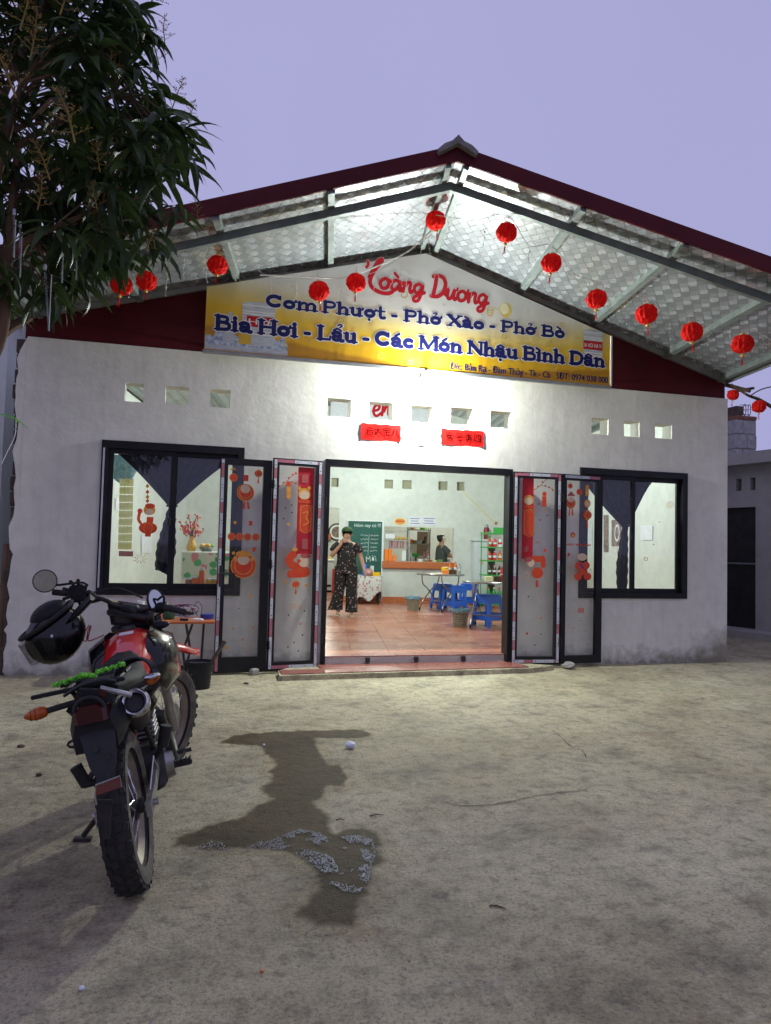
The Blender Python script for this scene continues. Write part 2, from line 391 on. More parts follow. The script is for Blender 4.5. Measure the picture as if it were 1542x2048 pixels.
mat('blue_plastic', (0.035, 0.165, 0.78), 0.38, c2=(0.028, 0.125, 0.66), scale=3)
mat('basket_plastic', (0.46, 0.41, 0.31), 0.55, c2=(0.38, 0.33, 0.25), scale=9)
mat('bag_blue', (0.16, 0.36, 0.50), 0.35, c2=(0.35, 0.52, 0.60), scale=30, trans=0.3)
mat('steel_top', (0.50, 0.50, 0.48), 0.24, 1.0, c2=(0.42, 0.42, 0.40), scale=4)
mat('steel_leg', (0.45, 0.44, 0.42), 0.25, 1.0)
mat('orange_plastic', (0.85, 0.20, 0.012), 0.4)
mat('yellow_plastic', (0.85, 0.50, 0.01), 0.4)
mat('green_plastic', (0.035, 0.33, 0.06), 0.4)
mat('bottle_green', (0.06, 0.36, 0.10), 0.2, trans=0.3); mat('bottle_orange', (0.80, 0.22, 0.03), 0.2, trans=0.3)
mat('bottle_red', (0.62, 0.03, 0.03), 0.25); mat('bottle_white', (0.66, 0.68, 0.70), 0.3); mat('bottle_clear', (0.50, 0.56, 0.54), 0.15, trans=0.4)
mat('cola', (0.06, 0.02, 0.012), 0.15); mat('can_yellow', (0.72, 0.45, 0.03), 0.3, 0.3)
mat('chalkboard', (0.012, 0.075, 0.060), 0.75, c2=(0.020, 0.105, 0.085), scale=5)
mat('chalk', (0.62, 0.70, 0.66), 0.9)
mat('maroon_metal', (0.17, 0.015, 0.018), 0.3, 0.3)
mat('wood_orange', (0.52, 0.15, 0.045), 0.45, c2=(0.42, 0.11, 0.03), scale=8, stretch=(1, 6, 6))
mat('tin_blue', (0.03, 0.05, 0.28), 0.35, 0.3)
mat('skin', (0.50, 0.28, 0.19), 0.55, c2=(0.44, 0.23, 0.15), scale=18)
mat('hair', (0.012, 0.010, 0.010), 0.45); mat('lip', (0.36, 0.07, 0.06), 0.5); mat('eye_dark', (0.02, 0.015, 0.012), 0.3)
mat('green_cloth', (0.022, 0.055, 0.020), 0.8, c2=(0.04, 0.10, 0.03), scale=40)
mat('cook_shirt', (0.030, 0.042, 0.040), 0.85, c2=(0.055, 0.070, 0.065), scale=50)
mat('sandal', (0.55, 0.46, 0.30), 0.6)
mat('curtain_cloth', (0.012, 0.014, 0.026), 0.75, c2=(0.020, 0.024, 0.040), scale=14, trans=0.12, bump=0.2)
mat('bark', (0.105, 0.062, 0.036), 0.9, c2=(0.19, 0.115, 0.066), scale=10, bump=0.8, bscale=26, stretch=(1, 1, 0.3))
mat('leaf', (0.034, 0.066, 0.018), 0.45, c2=(0.060, 0.095, 0.024), scale=5, trans=0.30, spec=0.3)
mat('leaf_dark', (0.018, 0.036, 0.014), 0.45, c2=(0.036, 0.060, 0.018), scale=5, trans=0.25, spec=0.3)
mat('flower', (0.30, 0.25, 0.055), 0.85, c2=(0.34, 0.18, 0.06), scale=18, trans=0.2)
mat('block', (0.26, 0.25, 0.24), 0.9, c2=(0.36, 0.35, 0.33), scale=12, bump=0.6)
mat('brick', (0.26, 0.10, 0.06), 0.9, c2=(0.16, 0.07, 0.045), scale=16, bump=0.5)
mat('mortar', (0.20, 0.19, 0.17), 0.95, bump=0.4)
mat('dark_brick', (0.060, 0.042, 0.030), 0.95, c2=(0.10, 0.07, 0.05), scale=12, bump=0.6)
mat('rust', (0.10, 0.045, 0.022), 0.85, c2=(0.06, 0.03, 0.02), scale=30)
mat('dark_metal', (0.02, 0.02, 0.021), 0.5, 0.3, c2=(0.035, 0.033, 0.030), scale=6)
mat('wood_dark', (0.055, 0.034, 0.020), 0.85, c2=(0.09, 0.055, 0.03), scale=14, stretch=(4, 4, 0.5))
mat('poster_dark', (0.10, 0.055, 0.045), 0.5, c2=(0.30, 0.22, 0.18), scale=14)
mat('beige_panel', (0.46, 0.44, 0.30), 0.6); mat('vent_dark', (0.30, 0.29, 0.20), 0.9)
mat('plastic_foam', (0.52, 0.56, 0.50), 0.08, spec=0.9)
mat('tape_red', (0.44, 0.16, 0.19), 0.4, c2=(0.36, 0.10, 0.13), scale=60); mat('tape_white', (0.56, 0.57, 0.60), 0.35, c2=(0.46, 0.47, 0.51), scale=80)
mat('sticker_red', (0.74, 0.045, 0.015), 0.4, c2=(0.66, 0.09, 0.015), scale=24, trans=0.2); mat('sticker_gold', (0.78, 0.40, 0.06), 0.4, c2=(0.70, 0.26, 0.03), scale=30, trans=0.2)
mat('sticker_cream', (0.74, 0.56, 0.38), 0.45, trans=0.2); mat('sheer_red', (0.52, 0.012, 0.022), 0.5, trans=0.3)
mat('yellow_strip', (0.62, 0.60, 0.20), 0.4, c2=(0.70, 0.68, 0.40), scale=40, trans=0.3)
mat('stone', (0.34, 0.32, 0.27), 0.9, c2=(0.22, 0.20, 0.17), scale=22, bump=0.5)
mat('pink_bag', (0.60, 0.22, 0.22), 0.35, c2=(0.70, 0.40, 0.38), scale=20, trans=0.3)
mat('food', (0.30, 0.12, 0.06), 0.7, c2=(0.46, 0.30, 0.14), scale=22); mat('veg', (0.10, 0.26, 0.04), 0.6, c2=(0.20, 0.30, 0.08), scale=20)
mat('packs', (0.24, 0.03, 0.06), 0.45, c2=(0.52, 0.36, 0.36), scale=30, lo=0.45, hi=0.55)
mat('tube_glow', (0.8, 0.8, 0.8), 0.4, emit=((0.92, 1.0, 0.95), 9.0))
mat('bulb_glow', (0.9, 0.9, 0.9), 0.4, emit=((0.90, 1.0, 0.96), 40.0))
mat('lamp_plastic', (0.32, 0.40, 0.38), 0.5)

# red floor tiles: glazed, cloudy
for nm, ca, cb in (('floor_tile', (0.36, 0.115, 0.066), (0.53, 0.215, 0.130)), ('edge_tile', (0.24, 0.075, 0.050), (0.31, 0.12, 0.085))):
    nt, p = base(nm); l = nt.links; g = nt.nodes.new('ShaderNodeNewGeometry')
    mp = nt.nodes.new('ShaderNodeMapping'); mp.inputs['Rotation'].default_value = (0, 0, 0.5); mp.inputs['Scale'].default_value = (1.0, 2.2, 1); l.new(g.outputs['Position'], mp.inputs['Vector'])
    a = nse(nt, mp.outputs['Vector'], 1.5, 3, 0.5); l.new(ramp(nt, a, [(0.32, ca), (0.66, cb)]), p.inputs['Base Color'])
    l.new(ramp(nt, nse(nt, g.outputs['Position'], 2.0, 2), [(0.3, 0.24), (0.7, 0.34)]), p.inputs['Roughness'])
mat('grout', (0.42, 0.33, 0.26), 0.9)

# floral cloths
def floral(name, ground_c, spots, scale, th=0.32):
    nt, p = base(name); l = nt.links; t = nt.nodes.new('ShaderNodeTexCoord')
    vo = nt.nodes.new('ShaderNodeTexVoronoi'); vo.inputs['Scale'].default_value = scale; l.new(t.outputs['Object'], vo.inputs['Vector'])
    sp = nt.nodes.new('ShaderNodeSeparateColor'); l.new(vo.outputs['Color'], sp.inputs[0])
    cc = ramp(nt, sp.outputs[0], [(i/len(spots), s_) for i, s_ in enumerate(spots)], 'CONSTANT')
    dd = math_(nt, 'ADD', vo.outputs['Distance'], math_(nt, 'MULTIPLY', math_(nt, 'SUBTRACT', nse(nt, t.outputs['Object'], scale*3, 2), 0.5), 0.3))
    l.new(mixc(nt, ramp(nt, dd, [(th-0.06, 1.0), (th, 0.0)]), ground_c, cc), p.inputs['Base Color']); p.inputs['Roughness'].default_value = 0.8
floral('floral_black', (0.008, 0.006, 0.008), [(0.42, 0.30, 0.32), (0.34, 0.16, 0.17), (0.50, 0.40, 0.38), (0.20, 0.14, 0.05), (0.36, 0.24, 0.30)], 23, 0.27)
floral('floral_white', (0.56, 0.54, 0.52), [(0.42, 0.08, 0.07), (0.35, 0.33, 0.30), (0.50, 0.18, 0.12), (0.25, 0.22, 0.22)], 17, 0.36)
floral('floral_green', (0.50, 0.62, 0.52), [(0.04, 0.28, 0.10), (0.58, 0.22, 0.26), (0.06, 0.36, 0.15), (0.55, 0.60, 0.55)], 9, 0.48)

# banner print: pale top fading to gold, with a darker beer band
nt, p = base('banner_print'); l = nt.links; g = nt.nodes.new('ShaderNodeNewGeometry'); sp = nt.nodes.new('ShaderNodeSeparateXYZ'); l.new(g.outputs['Position'], sp.inputs[0])
cl = nse(nt, g.outputs['Position'], 2.0, 3)
# gold side vignette printed on the left end, pale in the middle top
zx = math_(nt, 'SUBTRACT', sp.outputs['Z'], math_(nt, 'MULTIPLY', math_(nt, 'ABSOLUTE', math_(nt, 'SUBTRACT', sp.outputs['X'], 2.75)), 0.10))
zx = math_(nt, 'ADD', zx, math_(nt, 'MULTIPLY', cl, 0.10))
zz = math_(nt, 'DIVIDE', math_(nt, 'SUBTRACT', zx, 3.15), 1.4)
cc = ramp(nt, zz, [(0.0, (0.72, 0.36, 0.004)), (0.17, (0.50, 0.23, 0.006)), (0.20, (0.76, 0.43, 0.006)), (0.36, (0.80, 0.52, 0.03)), (0.48, (0.74, 0.60, 0.24)), (0.62, (0.74, 0.71, 0.63)), (0.85, (0.76, 0.75, 0.73))])
l.new(cc, p.inputs['Base Color']); p.inputs['Roughness'].default_value = 0.42
tr = nt.nodes.new('ShaderNodeBsdfTranslucent'); l.new(cc, tr.inputs['Color']); mx = nt.nodes.new('ShaderNodeMixShader'); mx.inputs['Fac'].default_value = 0.20
l.new(p.outputs['BSDF'], mx.inputs[1]); l.new(tr.outputs['BSDF'], mx.inputs[2]); l.new(mx.outputs[0], nt.nodes['Material Output'].inputs['Surface'])
wr = nt.nodes.new('ShaderNodeMapping'); wr.inputs['Scale'].default_value = (3.2, 1, 0.7); l.new(g.outputs['Position'], wr.inputs['Vector'])
bumpn(nt, p, nse(nt, wr.outputs['Vector'], 1.6, 2), 0.16, 0.03)
# ================================================================ the yard
def ground_h(x, y): return 0.0
mb = MB(); mb.box(-300, 300, -300, 300, -0.4, 0.0)
ground = mb.build('ground', 'concrete', origin=(0, 0, 0)); tag(ground, kind='structure')

# water spilled over the yard
wet = [(440,1485),(470,1472),(520,1466),(600,1462),(680,1460),(720,1460),(740,1470),(720,1476),(640,1476),(630,1482),(640,1505),(655,1530),(680,1532),(690,1570),(655,1573),(645,1595),(625,1607),(648,1622),(655,1643),(668,1668),(700,1658),(740,1660),(762,1680),(758,1705),(775,1722),(755,1730),(740,1760),(735,1790),(715,1800),(712,1850),(680,1850),(650,1846),(632,1858),(618,1838),(596,1825),(620,1795),(640,1780),(632,1745),(622,1735),(600,1715),(560,1702),(480,1698),(420,1700),(395,1692),(345,1690),(370,1670),(420,1652),(480,1635),(510,1612),(545,1600),(530,1585),(523,1572),(545,1565),(540,1545),(552,1525),(530,1508),(520,1493),(460,1488)]
wp = [at(u, v, z=0.0) for u, v in wet]
wp = cat_rom(wp, 5, True)
for i, q in enumerate(wp):
    q.x += noise.noise(q*14)*0.018+noise.noise(q*45)*0.008; q.y += noise.noise(q*17+Vector((5, 0, 0)))*0.03
def inside(p, poly):
    c = False; j = len(poly)-1
    for i in range(len(poly)):
        a, b = poly[i], poly[j]
        if (a[1] > p[1]) != (b[1] > p[1]) and p[0] < (b[0]-a[0])*(p[1]-a[1])/(b[1]-a[1]+1e-12)+a[0]: c = not c
        j = i
    return c
# a fine sheet whose wetness fades out at the ragged edge
gx0, gx1, gy0, gy1 = min(p.x for p in wp)-0.08, max(p.x for p in wp)+0.08, min(p.y for p in wp)-0.08, max(p.y for p in wp)+0.08
NX, NY = int((gx1-gx0)/0.022), int((gy1-gy0)/0.022)
wv = {}; verts = []; wets = []; faces = []
def wet_at(q):
    d = min(((q.x-a.x)**2+(q.y-a.y)**2) for a in wp)**0.5
    return max(0.0, min(1.0, 0.46+(d if inside(q, wp) else -d)*8))
for j in range(NY+1):
    for i in range(NX+1):
        q = Vector((gx0+(gx1-gx0)*i/NX, gy0+(gy1-gy0)*j/NY, 0.001)); w_ = wet_at(q); wv[i, j] = len(verts); verts.append(q); wets.append(w_)
for j in range(NY):
    for i in range(NX):
        f_ = (wv[i, j], wv[i+1, j], wv[i+1, j+1], wv[i, j+1])
        if any(wets[k] > 0.01 for k in f_): faces.append(f_)
mb = MB(); mb.add(verts, faces); pud = mb.build('puddle', 'wet_concrete', origin=(0, 0, 0), recalc=False); tag(pud, kind='structure')
at_w = pud.data.attributes.new('wet', 'FLOAT', 'POINT'); at_w.data.foreach_set('value', wets)
# suds lying in the puddle: one mass of bubbles
foam = [(385,1700),(420,1685),(480,1688),(540,1684),(575,1668),(600,1660),(640,1668),(690,1675),(720,1672),(745,1680),(752,1705),(742,1740),(735,1775),(715,1788),(690,1785),(660,1770),(640,1742),(622,1728),(590,1708),(545,1700),(470,1702)]
hole = [(560,1676),(600,1680),(650,1695),(690,1700),(715,1690),(725,1715),(700,1745),(680,1748),(665,1715),(620,1702),(580,1692)]
fp = [at(u, v, z=0.0) for u, v in foam]; hp = [at(u, v, z=0.0) for u, v in hole]
mb = MB(); rnd = random.Random(3); k = 0
x0, x1, y0, y1 = min(p.x for p in fp), max(p.x for p in fp), min(p.y for p in fp), max(p.y for p in fp)
while k < 2900:
    q = Vector((rnd.uniform(x0, x1), rnd.uniform(y0, y1), 0.004))
    if not inside(q, fp) or inside(q, hp): k += 0.05; continue
    dens = 0.35+0.65*max(0.0, min(1.0, (q.x-0.25)/0.35))
    if rnd.random() > dens or noise.noise(q*9) < -0.12+0.25*noise.noise(q*40): k += 0.4; continue
    r_ = rnd.uniform(0.0012, 0.0034)*(1.5 if rnd.random() < 0.06 else 1.0)
    mb.add([(q.x-r_, q.y, q.z), (q.x, q.y-r_, q.z), (q.x+r_, q.y, q.z), (q.x, q.y+r_, q.z), (q.x-r_*.5, q.y-r_*.5, q.z+r_), (q.x+r_*.5, q.y-r_*.5, q.z+r_), (q.x+r_*.5, q.y+r_*.5, q.z+r_*.9), (q.x-r_*.5, q.y+r_*.5, q.z+r_)],
           [(0, 1, 4), (1, 5, 4), (1, 2, 5), (2, 6, 5), (2, 3, 6), (3, 7, 6), (3, 0, 7), (0, 4, 7), (4, 5, 6, 7)])
    k += 1
tag(mb.build('suds', 'plastic_foam', recalc=False), 'pale soap suds lying in the wet patch on the yard', 'suds', kind='stuff')
# cracks in the slab
for pts, w_ in (([(878,1601),(920,1612),(965,1611),(1010,1606),(1060,1595),(1110,1587),(1150,1583),(1178,1580)], 0.006), ([(1105,1462),(1118,1470),(1140,1492),(1165,1502),(1172,1518)], 0.006), ([(980,1810),(1000,1816),(1012,1818)], 0.004), ([(1370,1612),(1400,1616),(1420,1612)], 0.004)):
    cp = cat_rom([at(u, v, z=0.0) for u, v in pts], 6); L_ = []; R_ = []
    for i, q in enumerate(cp):
        d = (cp[min(i+1, len(cp)-1)]-cp[max(i-1, 0)]).normalized(); s_ = Vector((-d.y, d.x, 0)); q = q+s_*noise.noise(q*30)*0.012
        ww = w_*(0.4+0.6*abs(noise.noise(q*11)))*(1 if 0 < i < len(cp)-1 else 0.1)
        L_.append(Vector((q.x+s_.x*ww, q.y+s_.y*ww, 0.003))); R_.append(Vector((q.x-s_.x*ww, q.y-s_.y*ww, 0.003)))
    mb = MB(); nn = len(cp); mb.add(L_+R_, [(i, i+1, nn+i+1, nn+i) for i in range(nn-1)]); mb.build('crack', 'dark_brick', ground)

# ================================================================ the restaurant
AXB = Vector((math.sin(R(10.65)), math.cos(R(10.65)), 0)); AXC = Vector((AXB.y, -AXB.x, 0))    # building axis (inwards) and across
ZF = 0.146
bld = thing('restaurant_building', 'white single storey eatery with maroon edged gable roof and open folding doors', 'building')
X0, X1, ZT = -1.664, 6.746, 3.398
def wall_mesh(mb, o, du, dn, u0, u1, z0, z1, holes, th, T=None):
    """wall slab with rectangular openings; o origin, du along, dn thickness direction"""
    us = sorted({u0, u1, *[h[0] for h in holes], *[h[1] for h in holes]}); zs = sorted({z0, z1, *[h[2] for h in holes], *[h[3] for h in holes]})
    us = [u for u in us if u0 <= u <= u1]; zs = [z for z in zs if z0 <= z <= z1]
    def P(u, z, k): return o+du*u+dn*(th*k)+Vector((0, 0, z))
    for i in range(len(us)-1):
        for j in range(len(zs)-1):
            cu, cz = (us[i]+us[i+1])/2, (zs[j]+zs[j+1])/2
            if any(h[0] < cu < h[1] and h[2] < cz < h[3] for h in holes): continue
            a = (us[i], us[i+1], zs[j], zs[j+1])
            for k in (0, 1): mb.ngon([P(a[0], a[2], k), P(a[1], a[2], k), P(a[1], a[3], k), P(a[0], a[3], k)])
    for h in holes+[(u0, u1, z0, z1)]:
        a, b, c, d = h
        for (p, q) in (((a, c), (b, c)), ((b, c), (b, d)), ((b, d), (a, d)), ((a, d), (a, c))):
            mb.ngon([P(*p, 0), P(*q, 0), P(*q, 1), P(*p, 1)])
    return mb
vents = [(250,287,762,799),(331,378,767,807),(420,461,776,816),(655,702,798,836),(738,786,804,842),(822,866,809,847),(901,946,816,852),(981,1022,820,857),(1183,1217,836,870),(1248,1279,841,875),(1310,1344,845,880)]
vh = []
for a, b, c, d in vents:
    xa, xb = at(a, (c+d)/2, y=0).x, at(b, (c+d)/2, y=0).x
    vh.append((xa, xb, 2.812+random.uniform(-.008, .008), 3.009+random.uniform(-.008, .008)))
WL, WR = (-0.846, 0.573, 0.818, 2.368), (4.628, 6.117, 0.818, 2.368)
DO = (1.474, 3.717, -0.02, 2.309)
EX = Vector((1, 0, 0)); EY = Vector((0, 1, 0)); EZ = Vector((0, 0, 1))
mb = MB(); wall_mesh(mb, Vector((0, 0, 0)), EX, EY, X0+0.06, X1, -0.02, ZT, [WL, WR, DO]+vh, 0.2)
mb.build('facade_wall', 'facade_plaster', bld, recalc=False)
# broken plaster edge and raw brick on the left corner
mb = MB(); z = -0.02; pts = []
while z < ZT:
    pts.append((X0+random.uniform(-0.035, 0.02), z)); z += random.uniform(0.03, 0.16)
poly = [(X0+0.06, -0.02)]+[(X0+0.06, ZT)]+[(p[0], p[1]) for p in reversed(pts)]
mb.prism(poly, 0.035, Matrix.Translation((0, 0.001, 0))); mb.build('broken_plaster_edge', 'facade_plaster', bld)
for i in range(22):
    mb = MB(); w_ = random.uniform(0.0, 0.05); zb = -0.02+i*0.155
    mb.bbox(X0-0.02-w_, X0+0.06, 0.04, 0.2, zb, zb+0.14, 0.008); mb.build('brick', 'dark_brick', bld)
# step up to the room
mb = MB(); mb.box(1.474, 3.717, 0.0, 0.2, -0.02, ZF-0.012); mb.build('door_sill', 'grey_plaster', bld)

# roof ----------------------------------------------------------------
R0, RR, RL = Vector((2.587, 0, 4.83)), Vector((6.72, 0, 3.65)), Vector((-1.6, 0, 3.635))
TR0 = 2.04
def tfront(x0): return TR0+(x0-R0.x)*AXB.x
def gz(x0): return R0.z-(x0-R0.x)*(R0.z-RR.z)/(RR.x-R0.x) if x0 > R0.x else R0.z-(R0.x-x0)*(R0.z-RL.z)/(R0.x-RL.x)
def rp_(x0, t, dz=0.0):      # point on the foil plane: gable coordinate x0, t metres out along the axis
    return Vector((x0, 0, gz(x0)+dz))-AXB*t
BACK = -12.2
gp = [(X0+0.03, ZT-0.012), (X0+0.03, gz(X0)-0.02), (R0.x, R0.z-0.02), (X1-0.02, gz(X1)-0.02), (X1-0.02, ZT-0.012)]
mb = MB(); mb.prism(gp, 0.02, Matrix.Translation((0, 0.03, 0))); mb.build('gable_panel', 'maroon_sheet', bld)
for a, b in ((RL, R0), (R0, RR)):
    xe = RL.x if a is RL else RR.x
    s_ = 1 if xe > R0.x else -1
    def quad(dz0, dz1, x_a, x_b, ta, tb_, name, m_, n_=1):
        mb = MB(); q = [rp_(x_a, ta(x_a), dz0), rp_(x_b, ta(x_b), dz0), rp_(x_b, tb_, dz0), rp_(x_a, tb_, dz0)]
        q2 = [p+Vector((0, 0, dz1-dz0)) for p in q]
        mb.add(q+q2, [(0, 1, 2, 3), (7, 6, 5, 4), (0, 4, 5, 1), (1, 5, 6, 2), (2, 6, 7, 3), (3, 7, 4, 0)]); return mb.build(name, m_, bld)
    quad(0.0, 0.008, R0.x, xe, tfront, BACK, 'foil_lining', 'foil')
    # corrugated sheet on top
    mb = MB(); nn = 44
    def fn(u, v):
        x = R0.x+(xe-R0.x)*u; p = rp_(x, tfront(x)*(1-v)+BACK*v, 0.035)
        return p
    # ribs run down the slope: profile across v
    prof = [0]; tt = 0
    mb.grid(lambda u, v: rp_(R0.x+(xe+s_*0.03-R0.x)*u, (tfront(R0.x+(xe-R0.x)*u)+0.02)*(1-v)+BACK*v, 0.030+(0.022 if (round(v*120) % 4) in (1, 2) else 0)), 1, 120)
    mb.build('roof_sheet', 'maroon_sheet', bld)
    # fascia along the gable end
    mb = MB(); q = []
    for x in (R0.x, xe+s_*0.03):
        f0 = rp_(x, tfront(x)+0.03); 
        q.append([f0+Vector((0, 0, -0.035)), f0+Vector((0, 0, 0.115)), f0+AXB*0.024+Vector((0, 0, 0.115)), f0+AXB*0.024+Vector((0, 0, -0.035))])
    mb.loft(q); mb.build('fascia', 'maroon_sheet', bld)
    # steel rafter a little behind the edge
    mb = MB(); q = []
    for x in (R0.x-s_*0.02*0, xe):
        f0 = rp_(x, tfront(x)-0.30)
        q.append([f0+Vector((0, 0, -0.135)), f0+Vector((0, 0, -0.055)), f0+AXB*0.055+Vector((0, 0, -0.055)), f0+AXB*0.055+Vector((0, 0, -0.135))])
    mb.loft(q); mb.build('rafter', 'steel', bld)
    # angle trim where lining meets the gable
    mb = MB(); q = []
    for x in (R0.x, xe):
        f0 = Vector((x, -0.03, gz(x)))
        q.append([f0+Vector((0, 0, -0.055)), f0+Vector((0, 0, -0.002)), f0+Vector((0, 0.05, -0.002)), f0+Vector((0, 0.05, -0.055))])
    mb.loft(q); mb.build('gable_trim', 'grey_trim', bld)
    # eave gutter edge
    mb = MB(); q = []
    for t in (tfront(xe)+0.02, BACK):
        f0 = rp_(xe, t)+Vector((s_*0.002, 0, 0)); q.append([f0+Vector((0, 0, -0.05)), f0+Vector((0, 0, 0.03)), f0+Vector((s_*0.03, 0, 0.03)), f0+Vector((s_*0.03, 0, -0.05))])
    mb.loft(q); mb.build('eave_edge', 'grey_trim', bld)
for x0, w_ in ((2.52, 0.05), (2.68, 0.05), (3.77, 0.06), (4.75, 0.06), (5.80, 0.06), (6.62, 0.05), (1.47, 0.06), (0.46, 0.06), (-0.55, 0.06), (-1.5, 0.05)):
    mb = MB(); q = []
    for t in (tfront(x0)-0.0, BACK+0.3):
        a, b = rp_(x0-w_/2, t), rp_(x0+w_/2, t)
        q.append([a+Vector((0, 0, -0.065)), b+Vector((0, 0, -0.065)), b+Vector((0, 0, -0.002)), a+Vector((0, 0, -0.002))])
    mb.loft(q); mb.build('purlin', 'steel', bld)
# ridge cap with its turned-up end
mb = MB(); rings = []
for t, k in ((tfront(R0.x)+0.10, 1.0), (tfront(R0.x)-0.1, 1.0), (tfront(R0.x)-0.3, 0.9), (BACK, 0.9)):
    c0 = Vector((R0.x, 0, R0.z+0.085))-AXB*t; ring = []
    for dx, dz in ((-0.24, -0.055), (-0.16, 0.0), (-0.07, 0.03), (0, 0.085), (0.07, 0.03), (0.16, 0.0), (0.24, -0.055), (0.22, -0.085), (0, 0.01), (-0.22, -0.085)):
        ring.append(c0+AXC*(dx*0.75*k)+Vector((0, 0, dz*k)))
    rings.append(ring)
mb.loft(rings); mb.build('ridge_cap', 'ridge_tile', bld)

# inner walls -----------------------------------------------------------
BW0 = Vector((4.394, 7.681, 0))          # back wall, runs along AXC
vb = [(-1.357,-1.199),(-0.188,0.004),(0.211,0.416),(1.016,1.221),(1.431,1.604)]
KO = (-0.163, 1.379, 1.055, 1.811)
sL, sR = -4.55, 3.75
mb = MB(); wall_mesh(mb, BW0, AXC, AXB, sL, sR, 0.0, 3.35, [KO, (-2.05, -1.164, 0.0, 2.19)]+[(a, b, 2.655, 2.85) for a, b in vb], 0.12)
ur = [BW0+AXC*sL+EZ*3.35, BW0+AXC*sR+EZ*3.35]
def roofz(p):
    x0 = p.x-AXB.x/AXB.y*p.y
    return gz(x0)
pr = BW0+AXC*((R0.x+AXB.x/AXB.y*7.681-4.394)/(AXC.x-AXC.y*AXB.x/AXB.y))
mb.ngon([ur[0]+AXB*0.02, ur[1]+AXB*0.02, Vector((ur[1].x, ur[1].y, roofz(ur[1])-0.01))+AXB*0.02, Vector((pr.x, pr.y, roofz(pr)-0.01))+AXB*0.02, Vector((ur[0].x, ur[0].y, roofz(ur[0])-0.01))+AXB*0.02])
mb.build('back_wall', 'inside_plaster', bld, recalc=False)
for k, (a, b) in enumerate(vb):
    mb = MB(); c0 = BW0+AXB*0.10+EZ*2.655; T = frame(c0, AXC); mb.box(a+0.002, b-0.002, 0, 0.015, 0.002, 0.193, T); mb.build('vent_plug', 'vent_dark', bld)
def side(x0, nm, sg):
    a = Vector((x0, 0.2, 0)); L_ = 12.0; b_ = a+AXB*L_; mb = MB(); th = Vector((sg*0.15, 0, 0))
    za, zb = 3.6, 3.6
    q = [a, b_, b_+EZ*zb, a+EZ*za]; mb.add(q+[p+th for p in q], [(0, 1, 2, 3), (7, 6, 5, 4), (0, 4, 5, 1), (2, 6, 7, 3), (3, 7, 4, 0), (1, 5, 6, 2)])
    return mb.build(nm, 'inside_plaster', bld)
side(-1.55, 'side_wall', -1); side(6.55, 'side_wall', 1)
mb = MB(); T = frame(BW0+AXB*4.1, AXC); mb.box(-5.2, 4.2, 0, 0.12, 0, 3.6, T); mb.build('rear_wall', 'inside_plaster', bld)
mb = MB(); T = frame(BW0+AXB*0.12, AXC); mb.box(-0.62, -0.5, 0, 3.9, 0, 3.2, T); mb.build('partition', 'inside_plaster', bld)
# skirting tiles along the back wall
for i in range(12):
    mb = MB(); T = frame(BW0-AXB*0.012, AXC); s0 = -1.16+i*0.42; mb.box(s0+0.003, min(s0+0.417, sR), 0, 0.0115, ZF+0.002, ZF+0.125, T); mb.build('skirting_tile', 'wood_orange', bld)
# sill of the hatch
mb = MB(); T = frame(BW0, AXC); mb.bbox(-0.20, 1.42, -0.09, 0.35, 0.905, 1.052, 0.008, T); mb.build('hatch_sill', 'wood_orange', bld)

